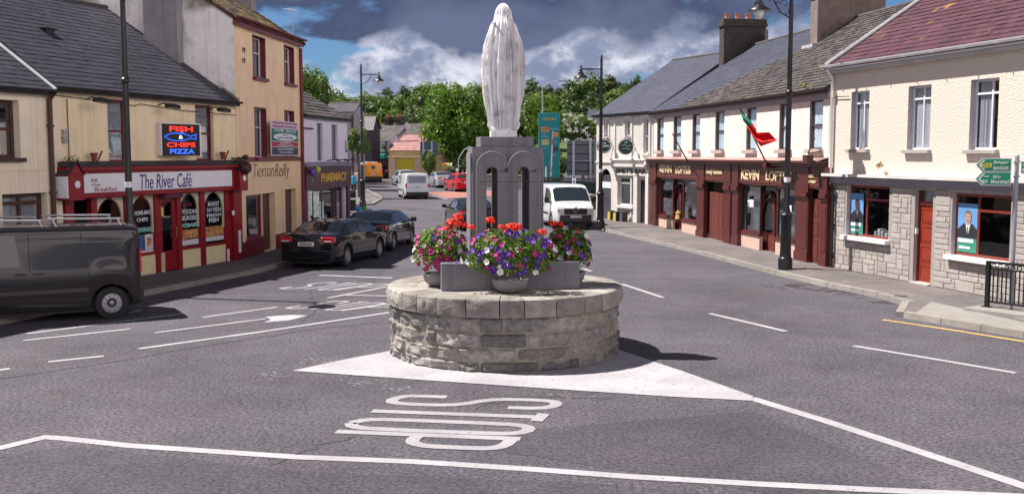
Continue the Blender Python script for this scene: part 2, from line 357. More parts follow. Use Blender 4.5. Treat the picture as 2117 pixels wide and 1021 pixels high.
def slates(b, u0, u1, v0, v1, z0, z1, pitch=0.26, wid=0.28, lift=0.014, jit=0.004, hz=None, skew=None):
    """slated slope from eave line (v0,z0) to ridge (v1,z1); individual slates, each lower edge standing proud"""
    sl = sqrt((v1 - v0) ** 2 + (z1 - z0) ** 2); n = max(2, int(sl / pitch)); dv = (v1 - v0) / sl; dz = (z1 - z0) / sl
    nv, nz = -dz, dv
    if nz < 0: nv, nz = -nv, -nz
    def cl(s_): return min(s_, sl)
    for r in range(n):
        s0 = r * sl / n; s1 = (r + 1) * sl / n
        ua, ub = (u0, u1) if skew is None else skew(r / n)
        k = max(1, int((ub - ua) / wid)); w = (ub - ua) / k; off = w / 2 if r % 2 else 0
        x = ua - off
        while x < ub - 1e-4:
            xa = max(ua, x); xb = min(ub, x + w); x += w
            if xb - xa < 0.01: continue
            l0 = lift + rnd.uniform(-jit, jit); l1 = 0.002; tx = rnd.uniform(-jit, jit); dd = rnd.uniform(-0.010, 0.004)
            b.tn = rnd.random()
            def pt(xx, s_, l): return (xx, v0 + dv * s_ + nv * l, z0 + dz * s_ + nz * l)
            g = 0.004
            a = pt(xa + g, s0 + dd, l0 + tx); c = pt(xb - g, s0 + dd, l0 - tx); d = pt(xb - g, s1, l1); e = pt(xa + g, s1, l1)
            b.poly([a, c, d, e]); b.poly([pt(xa + g, s0 + dd, -0.004), pt(xb - g, s0 + dd, -0.004), c, a])
    b.tn = 0.3
    b.poly([(u0, v0 - nv * 0.01, z0 - nz * 0.012), (u1, v0 - nv * 0.01, z0 - nz * 0.012), (u1, v1, z1 - 0.012), (u0, v1, z1 - 0.012)])
DARK = mat('dark_room', (0.014, 0.014, 0.016), 0.95, 0.3, 3)
GLASS = glass_mat('window_glass')
GLASS2 = glass_mat('shop_glass', (0.62, 0.66, 0.68), 0.16)
CARGLASS = glass_mat('car_glass', (0.25, 0.3, 0.33), 0.14)
NET = mat('net_curtain', (0.42, 0.42, 0.46), 0.9, 0.25, 20)
def window(parent, r, v=0.16, frame=None, bars_v=(), bars_h=(0.5,), fw=0.05, glass=None, sill=None, sill_d=0.10, curtain=None, label=None, surround=None, fd=0.05, sill_h=0.09):
    """window part: frame mesh, with pane / sill / curtain as sub-parts"""
    u0, u1, z0, z1 = r; b = MB()
    y0, y1 = v - fd / 2, v + fd / 2
    b.box(u0, u0 + fw, y0, y1, z0, z1); b.box(u1 - fw, u1, y0, y1, z0, z1); b.box(u0 + fw, u1 - fw, y0, y1, z0, z0 + fw); b.box(u0 + fw, u1 - fw, y0, y1, z1 - fw, z1)
    for t in bars_h: z = z0 + (z1 - z0) * t; b.box(u0 + fw, u1 - fw, y0 + 0.004, y1 - 0.004, z - fw * 0.45, z + fw * 0.45)
    for t in bars_v: u = u0 + (u1 - u0) * t; b.box(u - fw * 0.4, u + fw * 0.4, y0 + 0.002, y1 - 0.006, z0 + fw, z1 - fw)
    o = b.build('window', frame, parent)
    if label: o['label'] = label
    p = MB(); p.poly([(u0 + fw, v, z0 + fw), (u1 - fw, v, z0 + fw), (u1 - fw, v, z1 - fw), (u0 + fw, v, z1 - fw)]); p.build('pane', glass or GLASS, o)
    if sill: s_ = MB(); s_.box(u0 - 0.08, u1 + 0.08, -sill_d, v - fd / 2, z0 - sill_h, z0 + 0.003); s_.build('sill', sill, o, bevel=0.008)
    if curtain:
        c = MB(); yc = v + 0.045; n = 28
        for a, e in curtain[1:]:
            ua = u0 + (u1 - u0) * a; ub = u0 + (u1 - u0) * e; prev = None
            for i in range(n + 1):
                u = ua + (ub - ua) * i / n; y = yc + 0.018 * sin(i * 1.9) + 0.01 * sin(i * 0.7)
                q = (c.V(u, y, z0 + 0.02), c.V(u, y, z1 - 0.02))
                if prev: c.F((prev[0], q[0], q[1], prev[1]))
                prev = q
        c.build('curtain', curtain[0], o, smooth=True, angle=80)
    return o
def panel_door(parent, r, v, m, knob, panels=((0.1, 0.9, 0.05, 0.42), (0.1, 0.9, 0.48, 0.94)), name='door', th=0.05):
    u0, u1, z0, z1 = r; b = MB(); b.box(u0, u1, v, v + th, z0, z1)
    for a, c, e, f in panels:
        ua, ub, za, zb = u0 + (u1 - u0) * a, u0 + (u1 - u0) * c, z0 + (z1 - z0) * e, z0 + (z1 - z0) * f
        g = 0.018
        b.box(ua, ub, v - 0.012, v - 0.001, za, za + g); b.box(ua, ub, v - 0.012, v - 0.001, zb - g, zb)
        b.box(ua, ua + g, v - 0.012, v - 0.001, za + g, zb - g); b.box(ub - g, ub, v - 0.012, v - 0.001, za + g, zb - g)
        b.box(ua + 0.05, ub - 0.05, v - 0.009, v - 0.001, za + 0.05, zb - 0.05)
    o = b.build(name, m, parent)
    if knob:
        k = MB(); uu = u1 - 0.08; zz = z0 + (z1 - z0) * 0.48
        k.tube([(uu, v - 0.002, zz), (uu, v - 0.04, zz)], 0.012); k.tube([(uu, v - 0.04, zz), (uu, v - 0.075, zz)], [0.028, 0.02]); k.build('handle', knob, o, smooth=True)
    return o

# ================================================================== GROUND
A_ROAD = asphalt_mat('asphalt', (0.072, 0.070, 0.086), 0.9)
A_OLD = asphalt_mat('asphalt_patch', (0.060, 0.059, 0.075), 0.7)
PAVE = asphalt_mat('pavement_concrete', (0.130, 0.120, 0.124), 0.3)
KERB = mat('kerb_stone', (0.25, 0.23, 0.215), 0.8, 0.2, 3, bump=0.006, bscale=20, tone=0.12, streak=0)
PAINT = paint_mat('road_paint', (0.40, 0.385, 0.42), 0.405)
PAINT_W = paint_mat('worn_paint', (0.34, 0.32, 0.35), 0.40)
PAINT_Y = paint_mat('yellow_paint', (0.66, 0.42, 0.13), 0.42)
GRASS = mat('verge', (0.07, 0.10, 0.03), 0.9, 0.3, 0.5)
def sheet(name, x0, x1, ys, m, dz, xs=None):
    b = MB(); prev = None
    for Y in ys:
        q = (b.V(x0, Y, zg(Y) + dz), b.V(x1, Y, zg(Y) + dz))
        if prev: b.F((prev[0], prev[1], q[1], q[0]))
        prev = q
    return struct(b.build(name, m))
sheet('ground', -500, 500, [-60, 45, 150, 900], GRASS, -0.05)
sheet('road', -40, 40, [-12, 10, 45, 80, 128], A_ROAD, 0.0)

def flat(name, pts, m, dz, parent=None):
    b = MB(); b.poly([(p.x, p.y, zg(p.y) + dz) for p in pts]); return struct(b.build(name, m, parent))
def ribbon(b, pts, w, dz=0.006, step=None):
    pts = [Vector((p[0], p[1])) for p in pts]; prev = None
    for i, p in enumerate(pts):
        d0 = (p - pts[i - 1]).normalized() if i else None; d1 = (pts[i + 1] - p).normalized() if i < len(pts) - 1 else None
        d = (d0 + d1).normalized() if (d0 is not None and d1 is not None) else (d0 or d1)
        n = Vector((-d.y, d.x)); k = 1.0
        if d0 is not None and d1 is not None: k = 1 / max(0.5, abs(n.dot(Vector((-d0.y, d0.x)))))
        a = p + n * w / 2 * k; c = p - n * w / 2 * k
        q = (b.V(a.x, a.y, zg(a.y) + dz), b.V(c.x, c.y, zg(c.y) + dz))
        if prev: b.F((prev[0], prev[1], q[1], q[0]))
        prev = q
def pxs(*p): return [G(a, c) for a, c in p]

# asphalt repairs
flat('road_patch', pxs((430, 575), (600, 545), (800, 552), (760, 600), (430, 610)), A_OLD, 0.003)
flat('road_patch', pxs((-300, 980), (150, 922), (620, 975), (1250, 1000), (2300, 1100), (1700, 1300), (-400, 1300)), A_OLD, 0.003)
flat('road_patch', pxs((860, 905), (1560, 850), (2200, 1120), (1500, 1005)), A_OLD, 0.002)
RED = asphalt_mat('red_surfacing', (0.30, 0.14, 0.12), 0.2)
flat('road_patch', pxs((880, 398), (1010, 394), (1060, 402), (925, 410)), RED, 0.004)

marks = MB()
def line(b, w, *p): ribbon(b, pxs(*p), w)
line(marks, 0.17, (-120, 948), (0, 926), (92, 904), (127, 906), (265, 921), (440, 933), (617, 945), (850, 954), (1100, 970), (1300, 985), (1560, 1000), (1800, 1012), (2200, 1030))
line(marks, 0.19, (1552, 823), (1700, 868), (1850, 917), (2000, 966), (2200, 1032))
line(marks, 0.13, (1205, 555), (1222, 561)); line(marks, 0.13, (1285, 587), (1370, 615)); line(marks, 0.13, (1467, 648), (1625, 685)); line(marks, 0.13, (1765, 715), (1930, 742), (2100, 771))
line(marks, 0.13, (287, 721), (540, 686), (812, 645))
line(marks, 0.10, (320, 688), (550, 659))
line(marks, 0.11, (420, 656), (572, 635)); line(marks, 0.12, (100, 748), (215, 736)); line(marks, 0.12, (-60, 774), (20, 762)); line(marks, 0.11, (48, 704), (270, 680))
line(marks, 0.11, (55, 690), (380, 648)); line(marks, 0.12, (267, 647), (292, 641))  # first stroke paints in a sunlit strip along the shadow edge
line(marks, 0.16, (660, 569), (812, 575)); line(marks, 0.12, (678, 616), (800, 593)); line(marks, 0.12, (714, 610), (806, 612))
line(marks, 0.12, (893, 404), (925, 412)); line(marks, 0.12, (980, 520), (1010, 505))
b = marks; b.poly([(p.x, p.y, 0.006) for p in pxs((548, 655), (600, 651), (637, 652), (600, 662), (545, 667), (560, 661))])
struct(marks.build('lane_marks_and_sun_strip', PAINT))
STOP = {'S': [[(0, .3), (0, .1), (.12, .02), (.55, 0), (.72, .09), (.74, .3), (.62, .45), (.15, .56), (0, .7), (0, .9), (.12, .99), (.5, 1), (.7, .92), (.72, .74)]],
        'T': [[(.4, 0), (.4, .97)], [(.12, .985), (.72, .985)]],
        'O': [[(.36, 0), (.08, .05), (0, .16), (0, .84), (.1, .96), (.36, 1), (.62, .96), (.72, .84), (.72, .16), (.62, .04), (.36, 0)]],
        'P': [[(0, 0), (0, 1)], [(0, .96), (.5, .96), (.7, .9), (.72, .78), (.72, .58), (.6, .5), (.4, .46), (0, .46)]]}
def stop(o, rd, up, w, nm, m):
    b = MB()
    for i, ch in enumerate('STOP'):
        for jj_, st in enumerate(STOP[ch]):
            k = len(st)
            if k > 4:                                 # round the corners
                q = [st[0]]
                for a, c in zip(st, st[1:]): q += [(a[0] * .75 + c[0] * .25, a[1] * .75 + c[1] * .25), (a[0] * .25 + c[0] * .75, a[1] * .25 + c[1] * .75)]
                q.append(st[-1]); st = q
            pts = [o + rd * (i + (1 - a if False else a)) + up * bb for a, bb in st]
            ww = w * 1.0
            ribbon(b, pts, ww, 0.007 + 0.0016 * jj_ + 0.0006 * (i % 2))
    return struct(b.build(nm, m))
def V2(x, y): return Vector((x, y))
stop(V2(-1.60, 14.28), V2(-.19, -.635), V2(2.27, -.33), 0.165, 'stop_marking', PAINT_W)
stop(V2(-5.08, 22.55), V2(.45, -.13), V2(1.02, 1.15), 0.11, 'stop_marking', PAINT_W)
stop(V2(-5.98, 25.9), V2(.50, -.12), V2(1.0, 1.35), 0.11, 'stop_marking', PAINT_W)
yl = MB(); line(yl, 0.11, (1825, 661), (1960, 681), (2117, 706), (2300, 738)); struct(yl.build('yellow_line', PAINT_Y))
tri = MB(); tri.poly([(p.x, p.y, 0.010) for p in pxs((604, 767), (700, 746), (806, 726), (900, 690), (1180, 690), (1290, 727), (1420, 771), (1556, 819), (1556, 829), (1380, 820), (1180, 807), (900, 788))])
struct(tri.build('island_paint', PAINT))
sm_ = MB()
for w_, pts_ in ((.035, ((-60, 792), (200, 754), (430, 714), (640, 682), (800, 664))), (.03, ((430, 604), (560, 596), (640, 600), (655, 640), (620, 668))), (.018, ((560, 962), (660, 920), (760, 898))), (.018, ((980, 845), (1060, 822), (1160, 820), (1280, 825)))):
    g_ = pxs(*pts_); q_ = []
    for a_, c_ in zip(g_, g_[1:]):
        for k_ in range(8): q_.append(a_.lerp(c_, k_ / 8) + Vector((rnd.gauss(0, .03), rnd.gauss(0, .03), 0)))
    ribbon(sm_, q_, w_, 0.0042)
struct(sm_.build('tar_seams', mat('tar_seam', (.035, .033, .04), .7, .3, 9)))
for (x_, y_) in ():
    p_ = G(x_, y_); mh = MB(); mh.lathe(p_.x, p_.y, [(0.001, .005), (.30, .005), (.30, .008), (.27, .009), (.27, .006), (.02, .006)], 24); struct(mh.build('manhole_cover', mat('cast_iron', (0.07, 0.06, 0.06), 0.6, 0.3, 8)))
# faint old paint ghosts
gh = MB()
for (x, y, ww) in ((760, 790, 60), (830, 803, 60), (610, 752, 100), (560, 775, 30), (1180, 818, 60), (650, 745, 40)):
    for i in range(30):
        p = G(x + rnd.gauss(0, ww*.5), y + rnd.gauss(0, 4)); s = rnd.uniform(0.006, 0.022)
        gh.poly([(p.x + s * 1.6 * cos(a), p.y + s * sin(a), 0.004) for a in [i2 * pi / 3 + rnd.uniform(-.3, .3) for i2 in range(6)]])
struct(gh.build('old_paint_flecks', mat('paint_flecks', (.24, .23, .25), .8, .3, 30)))

# ---- pavements
def pavement(name, kerb_pts, inner_pts, h=0.12, kw=0.16):
    K = [Vector((p[0], p[1])) for p in kerb_pts]; b = MB()
    b.poly([(p.x, p.y, zg(p.y) + h) for p in K] + [(p[0], p[1], zg(p[1]) + h) for p in reversed(inner_pts)])
    struct(b.build(name, PAVE))
    kb = MB()
    # direction of the inner side
    c = sum((Vector((p[0], p[1])) for p in inner_pts), Vector((0, 0))) / len(inner_pts)
    for i in range(len(K) - 1):
        p, q = K[i], K[i + 1]; d = (q - p); Ls = d.length; d = d / Ls; n = Vector((-d.y, d.x))
        if n.dot(c - p) < 0: n = -n
        k = max(1, int(Ls / 0.9))
        for j in range(k):
            a = p + d * (Ls * j / k + 0.006); e = p + d * (Ls * (j + 1) / k - 0.006); kb.tn = rnd.random()
            hh = h + 0.006 + rnd.uniform(-.004, .004)
            P4 = [a, e, e + n * kw, a + n * kw]
            top = [(v.x, v.y, zg(v.y) + hh) for v in P4]; P5 = [a - n * 0.012, e - n * 0.012]
            bot = [(v.x, v.y, zg(v.y) - 0.03) for v in P5]
            kb.poly(top); kb.poly([bot[0], bot[1], top[1], top[0]])
            kb.poly([bot[0], top[0], top[3], (P4[3].x, P4[3].y, zg(P4[3].y))]); kb.poly([bot[1], top[1], top[2], (P4[2].x, P4[2].y, zg(P4[2].y))])
    struct(kb.build('kerb', KERB))
LK = [V2(-17, 0), V2(-12.2, 14.5), V2(-8.9, 24.5), V2(-7.3, 29.3), V2(-6.75, 33), V2(-6.4, 38), V2(-6.15, 43), V2(-6.5, 45), V2(-7.6, 46.4), V2(-12, 47.5)]
pavement('pavement', LK, [V2(-24, 0), V2(-14.6, 14.5), V2(-11.4, 24.8), V2(-9.1, 32.2), V2(-8.5, 38.8), V2(-7.9, 43.5), V2(-12, 44.5)])
pavement('pavement', [G(640, 430), G(726, 427), G(772, 424), G(793, 412), G(775, 402), G(735, 384), G(700, 372)], [G(600, 420), G(640, 380), G(680, 368)])
RK = [G(1150, 425), G(1190, 443), G(1225, 464), G(1250, 478), G(1338, 500), G(1435, 523), G(1520, 546), G(1603, 568), G(1710, 594), G(1812, 615), G(1880, 634), G(1868, 657), G(2117, 699), G(2400, 748), G(2900, 850)]
pavement('pavement', RK, [V2(7, 62), V2(6, 52), V2(7, 47.4), V2(9.6, 30), V2(12.0, 22.5), V2(14.0, 14), V2(18, 8)])
slab = MB(); slab.poly([(p.x, p.y, 0.127) for p in [G(1893, 647, .12), G(2117, 684, .12), G(2300, 714, .12), G(2300, 662, .12), G(2010, 632, .12), G(1925, 624, .12)]])
struct(slab.build('concrete_paving', mat('pale_concrete', (0.25, 0.235, 0.225), 0.85, 0.14, 1.5, bump=0.004, bscale=30)))
gs = MB()
for px_, py_ in ((1408, 492), (1446, 499), (1862, 612)):
    p = G(px_, py_, .12); gs.lathe(p.x, p.y, [(0.001, 0.124), (0.16, 0.124), (0.16, 0.130), (0.13, 0.131)], 10)
gs_o = struct(gs.build('manhole_cover', mat('cast_iron', (0.07, 0.06, 0.06), 0.6, 0.3, 8)))
# drain stains by the kerb
STAIN = asphalt_mat('oil_stain', (0.045, 0.04, 0.05), 0.2)
st = MB()
for (x, y, n_, wx, wy) in ((1640, 590, 30, 60, 8), (1700, 600, 24, 50, 6), (1830, 625, 12, 30, 4), (1760, 610, 12, 60, 8)):
    for i in range(n_):
        p = G(x + rnd.gauss(0, wx * .45), y + rnd.gauss(0, wy * .45)); s = rnd.uniform(0.03, 0.10)
        st.poly([(p.x + s * 2.0 * cos(a) * rnd.uniform(.6, 1), p.y + s * sin(a) * 0.9, 0.0045 + i * 0.00002) for a in [k * pi / 4 for k in range(8)]])
struct(st.build('oil_stains', STAIN))

# ================================================================== MONUMENT
MC0 = V2(-0.13, 17.75); DR = 1.94; CR = 2.03
STONE = mat('rubble_stone', (0.27, 0.245, 0.222), 0.85, 0.36, 9, bump=0.03, bscale=14, tone=0.40, tcol=(0.18, 0.175, 0.18), col2=(0.12, 0.11, 0.11), c2s=5, c2t=0.66)
MORTAR = mat('mortar', (0.26, 0.235, 0.205), 0.95, 0.25, 8, bump=0.01, bscale=40)
CAPM = mat('cap_stone', (0.29, 0.27, 0.252), 0.85, 0.25, 4, bump=0.02, bscale=22, tone=0.25, col2=(0.22, 0.19, 0.17), c2s=3.0, c2t=0.56)
t = thing('round_stone_wall', 'low round rubble stone plinth with overhanging cap stones on white painted island', 'stone wall', (MC0.x, MC0.y, 0))
def pack(W_, H_, cw, ch, mask=lambda i, j: True, maxw=4, maxh=2, wrap=False, seed=3, wts=(1, 3, 4, 3)):
    r = random.Random(seed); nx = int(W_ / cw); ny = int(H_ / ch); occ = [[not mask(i, j) for i in range(nx)] for j in range(ny)]; out = []
    for j in range(ny):
        i = 0
        while i < nx:
            if occ[j][i]: i += 1; continue
            w = r.choices(range(1, maxw + 1), wts[:maxw])[0]; h = r.choice([1] * 3 + list(range(1, maxh + 1)))
            k = 0
            while k < w and i + k < nx and not occ[j][i + k]: k += 1
            w = k
            if j + h > ny or any(occ[j + 1][i + q] for q in range(w)) if h == 2 and j + 1 < ny else (j + h > ny): h = 1
            for a in range(h):
                for q in range(w): occ[j + a][i + q] = True
            out.append((i * cw, (i + w) * cw, j * ch, (j + h) * ch)); i += w
    return out
sb = MB(); rr = random.Random(11)
circ = 2 * pi * DR; zt = 0.87
zc = [0.0, 0.17, 0.385, 0.62, 0.87]
blocks = pack(circ, 4.001, circ / 64, 1, maxw=5, maxh=1, seed=5, wts=(1, 4, 5, 4, 2))
for (a0, a1, j0, j1) in blocks:
    z0, z1 = zc[int(j0)], zc[min(4, int(j1))]
    z0 += 0.007; z1 -= 0.007; g = 0.006
    th0 = (a0 + g) / DR; th1 = (a1 - g) / DR; nu = 11; nz = 7; sb.tn = rr.random(); ph = rr.uniform(0, 100); bulge = rr.uniform(0.022, 0.05)
    tilt = rr.uniform(-0.02, 0.02); grid = []
    for iz in range(nz + 1):
        row = []
        for iu in range(nu + 1):
            s = iu / nu; q = iz / nz; e = min(1, 11.0 * min(s, 1 - s)) * min(1, 7.0 * min(q, 1 - q))
            th = th0 + (th1 - th0) * s; z = z0 + (z1 - z0) * q
            nv = mnoise.noise(Vector((s * (a1 - a0) * 7 + ph, q * 1.6, ph * .3))) * 0.055 + mnoise.noise(Vector((s * (a1 - a0) * 19 + ph, q * 5, ph))) * 0.028
            r_ = DR + 0.002 + (bulge + nv + tilt * (q - .5) * 2) * (e ** 0.6 if e > 0 else 0)
            row.append(sb.V(r_ * cos(th), r_ * sin(th), z))
        grid.append(row)
    for iz in range(nz):
        for iu in range(nu): sb.F((grid[iz][iu], grid[iz][iu + 1], grid[iz + 1][iu + 1], grid[iz + 1][iu]))
    sb.tn = 0.3
wb = sb.build('rubble_wall', STONE, t, smooth=True, angle=25)
mb = MB(); mb.lathe(0, 0, [(DR + 0.014, -0.02), (DR + 0.013, 0.3), (DR + 0.012, 0.885)], 72, cap=False); mb.build('mortar_joints', MORTAR, t, smooth=True)
cb = MB(); n = 27
edges = [0.0]
for i in range(n): edges.append(edges[-1] + rr.uniform(0.8, 1.3))
edges = [e / edges[-1] * 2 * pi for e in edges]
for i in range(n):
    th0 = edges[i] + 0.004; th1 = edges[i + 1] - 0.004; cb.tn = rr.random(); ph = rr.uniform(0, 100); zt_ = 1.16 + rr.uniform(-.006, .006); ru = rr.uniform(0.3, 1)
    prof = [(1.60, 0.88), (CR - 0.02, 0.872)] + [(CR, 0.885 + k * 0.262 / 6) for k in range(7)] + [(CR - 0.02, zt_), (1.85, zt_ + .003), (1.52, zt_ + 0.006)]
    nu = 8; grid = []
    for k, (r_, z) in enumerate(prof):
        row = []
        for iu in range(nu + 1):
            s = iu / nu; th = th0 + (th1 - th0) * s; q = (k - 2) / 6
            d = 0
            if 2 <= k <= 8:
                e = min(1, 5 * min(s, 1 - s)) * min(1, 4 * min(q, 1 - q))
                d = ru * e * (0.022 + 0.045 * mnoise.noise(Vector((s * 6 + ph, q * 3, 0))) + 0.035 * mnoise.noise(Vector((s * 16 + ph, q * 8, 5))))
                if min(s, 1 - s) == 0: d -= 0.008
            row.append(cb.V((r_ + d) * cos(th), (r_ + d) * sin(th), z))
        grid.append(row)
    for a, c in zip(grid, grid[1:]):
        for iu in range(nu): cb.F((a[iu], a[iu + 1], c[iu + 1], c[iu]))
    for col_ in (0, nu): cb.F([g_[col_] for g_ in grid])
cb.build('cap_stones', CAPM, t, smooth=True, angle=30)
tb = MB(); tb.lathe(0, 0, [(1.0, 1.10), (1.54, 1.10), (1.54, 1.157), (0.2, 1.166)], 64); tb.build('concrete_top', mat('worn_concrete', (0.31, 0.28, 0.255), 0.9, 0.25, 2.2, bump=0.006, bscale=30, col2=(0.22, 0.19, 0.17), c2s=2, c2t=0.58), t)

GRAN = mat('grey_granite', (0.175, 0.17, 0.20), 0.6, 0.14, 30, bump=0.0015, bscale=120, streak=0.35)
GRAN2 = mat('pale_granite', (0.23, 0.225, 0.25), 0.55, 0.12, 30, bump=0.001, bscale=120, streak=0.3)
YAW = radians(8)
mon = thing('statue_pedestal', 'grey granite pedestal with twin arches and two narrow slots below the white statue', 'pedestal', (MC0.x, MC0.y, 1.16), YAW)
b = MB(); b.box(-1.16, 1.16, -0.86, 0.86, 0.0, 0.46); b.build('base_slab', GRAN, mon, bevel=0.012)
PW = 0.60; PD = 0.40; ZB = 0.46; ZT = 2.37; SPR = 2.07; SR = 0.095; SC = 0.27
def arch_cut(bm_, xc, r, zs, y0, y1, zt_, x0, x1, n=14):
    """fill between semicircle (xc,zs,r) and the rectangle x0..x1 up to zt_"""
    pr = None
    for i in range(n + 1):
        a = pi - pi * i / n; cx_, cz_ = xc + r * cos(a), zs + r * sin(a)
        ox = x0 + (x1 - x0) * i / n; q = (cx_, cz_, ox)
        if pr:
            for y, fl in ((y0, 1), (y1, -1)):
                bm_.poly([(pr[0], y, pr[1]), (q[0], y, q[1]), (q[2], y, zt_), (pr[2], y, zt_)][::fl])
            bm_.poly([(pr[0], y0, pr[1]), (pr[0], y1, pr[1]), (q[0], y1, q[1]), (q[0], y0, q[1])])
        pr = q
    for y, fl in ((y0, 1), (y1, -1)):
        bm_.poly([(x0, y, zs), (xc - r, y, zs), (x0, y, zt_)][::fl]); bm_.poly([(x1, y, zs), (x1, y, zt_), (xc + r, y, zs)][::fl])
b = MB(); zs = SPR - SR - 0.03
b.box(-PW, -SC - SR, -PD, PD, ZB, zs); b.box(-SC + SR, SC - SR, -PD, PD, ZB, zs); b.box(SC + SR, PW, -PD, PD, ZB, zs)
arch_cut(b, -SC, SR, zs, -PD, PD, 2.2, -PW, 0.0); arch_cut(b, SC, SR, zs, -PD, PD, 2.2, 0.0, PW)
b.box(-PW, PW, -PD, PD, 2.2, ZT)
b.build('pedestal_block', GRAN, mon)
# front and back: raised twin-arch layer plus rounded mouldings
for sgn, nm in ((-1, 'arched_front'), (1, 'arched_front')):
    b = MB(); y0, y1 = sgn * PD, sgn * (PD + 0.05); R0 = 0.272; zo = 2.03
    for xc in (-SC, SC):
        x0 = xc - R0; x1 = xc + R0
        b.box(x0, xc - SR, y0 + sgn * .001, y1, ZB, zs); b.box(xc + SR, x1, y0 + sgn * .001, y1, ZB, zs)
        n_ = 18; pr = None
        for i in range(n_ + 1):
            a = pi - pi * i / n_; ic = (xc + SR * cos(a), zs + SR * sin(a)); oc = (xc + R0 * cos(a), zo + R0 * sin(a))
            if pr:
                b.poly([(pr[0][0], y1, pr[0][1]), (ic[0], y1, ic[1]), (oc[0], y1, oc[1]), (pr[1][0], y1, pr[1][1])])
                b.poly([(pr[1][0], y0, pr[1][1]), (oc[0], y0, oc[1]), (oc[0], y1, oc[1]), (pr[1][0], y1, pr[1][1])])
                b.poly([(pr[0][0], y0, pr[0][1]), (ic[0], y0, ic[1]), (ic[0], y1, ic[1]), (pr[0][0], y1, pr[0][1])])
            pr = (ic, oc)
        for xs_, xe in ((x0, xc - SR), (xc + SR, x1)):
            b.poly([(xs_, y1, zs), (xe, y1, zs), (xe if xs_ == x0 else xs_, y1, zs), (x0 if xs_ == x0 else x1, y1, zo)][:4])
    for xc in (-SC, SC):     # bead mouldings following the arches and running down the outer edge
        for rr_, tr in ((0.262, 0.014), (0.225, 0.009)):
            pts = [(xc + rr_ * cos(pi - pi * i / 20), y1, zo + rr_ * sin(pi - pi * i / 20)) for i in range(21)]
            if xc < 0: pts = [(pts[0][0], y1, ZB)] + pts
            else: pts = pts + [(pts[-1][0], y1, ZB)]
            md_ = MB(); md_.tube(pts, tr, 6); md_.build('arch_moulding', GRAN2, mon, smooth=True)
    b.build(nm, GRAN, mon, smooth=True, angle=30)
    j = MB(); j.box(-PW - .001, PW + .001, y1 + sgn * .0005, y1 + sgn * .002, 1.78, 1.788); j.build('stone_joint', mat('joint_line', (0.05, 0.05, 0.055), 0.9), mon)
b = MB()
for sx in (-1, 1):      # stepped side pilasters
    b = MB(); b.box(sx * PW, sx * (PW + 0.03), -PD + 0.07, PD - 0.07, ZB, ZT - 0.10); b.build('side_pilaster', GRAN2, mon, bevel=0.008)
pass
b = MB(); b.box(-0.455, 0.455, -0.36, 0.36, ZT + .001, ZT + 0.17); b.build('upper_block', GRAN, mon, bevel=0.008)

# ---- statue
STAT = mat('white_marble', (0.84, 0.83, 0.87), 0.85, 0.12, 3.0, bump=0.012, bscale=11, streak=0.6, col2=(0.60, 0.58, 0.58), c2s=5, c2t=0.6, spec=0.25)
zb = ZT + 0.17 + 1.16
stt = thing('statue', 'white robed and veiled religious statue seen from behind on the granite pedestal', 'statue', (MC0.x - 0.02, MC0.y, zb), radians(4))
b = MB(); b.box(-0.225, 0.225, -0.19, 0.19, 0, 0.115); b.build('plinth', STAT, stt, bevel=0.008)
prof_old = [(0.0, .215, .18), (.02, .235, .19), (.10, .245, .20), (.22, .265, .21), (.36, .29, .225), (.55, .315, .235), (.75, .34, .24), (.95, .358, .24), (1.15, .358, .235), (1.29, .352, .225), (1.40, .338, .215), (1.5, .318, .205), (1.60, .292, .195), (1.70, .262, .185),
        (1.78, .235, .178), (1.84, .210, .168), (1.90, .178, .158), (1.96, .155, .152), (2.00, .143, .15), (2.04, .132, .145), (2.08, .115, .130), (2.115, .085, .098), (2.14, .05, .055), (2.15, .01, .01)]
prof = [(0.0, .214, .18), (.03, .226, .185), (.17, .247, .20), (.33, .277, .215), (.487, .31, .23), (.645, .337, .24), (.96, .352, .24), (1.10, .350, .235), (1.24, .343, .225), (1.437, .307, .21), (1.556, .285, .20), (1.675, .251, .185), (1.754, .226, .175), (1.81, .196, .165), (1.85, .162, .155), (1.91, .148, .15), (1.97, .140, .148), (2.03, .125, .138), (2.09, .092, .105), (2.13, .052, .06), (2.15, .01, .01)]
def prof_at(z):
    for a, c in zip(prof, prof[1:]):
        if a[0] <= z <= c[0]:
            t_ = (z - a[0]) / (c[0] - a[0]); return a[1] + (c[1] - a[1]) * t_, a[2] + (c[2] - a[2]) * t_
    return prof[-1][1:]
b = MB(); NR = 128; NZ = 110; rings = []
fold = [(-2.35, .026, .10), (-2.05, .020, .07), (-1.82, .030, .075), (-1.57, .020, .09), (-1.30, .030, .08), (-1.05, .018, .06), (-.80, .026, .10), (-2.75, .022, .12), (-.35, .022, .12), (2.9, .02, .1), (.3, .02, .1), (.9, .03, .12), (1.57, .02, .1), (2.2, .03, .12)]
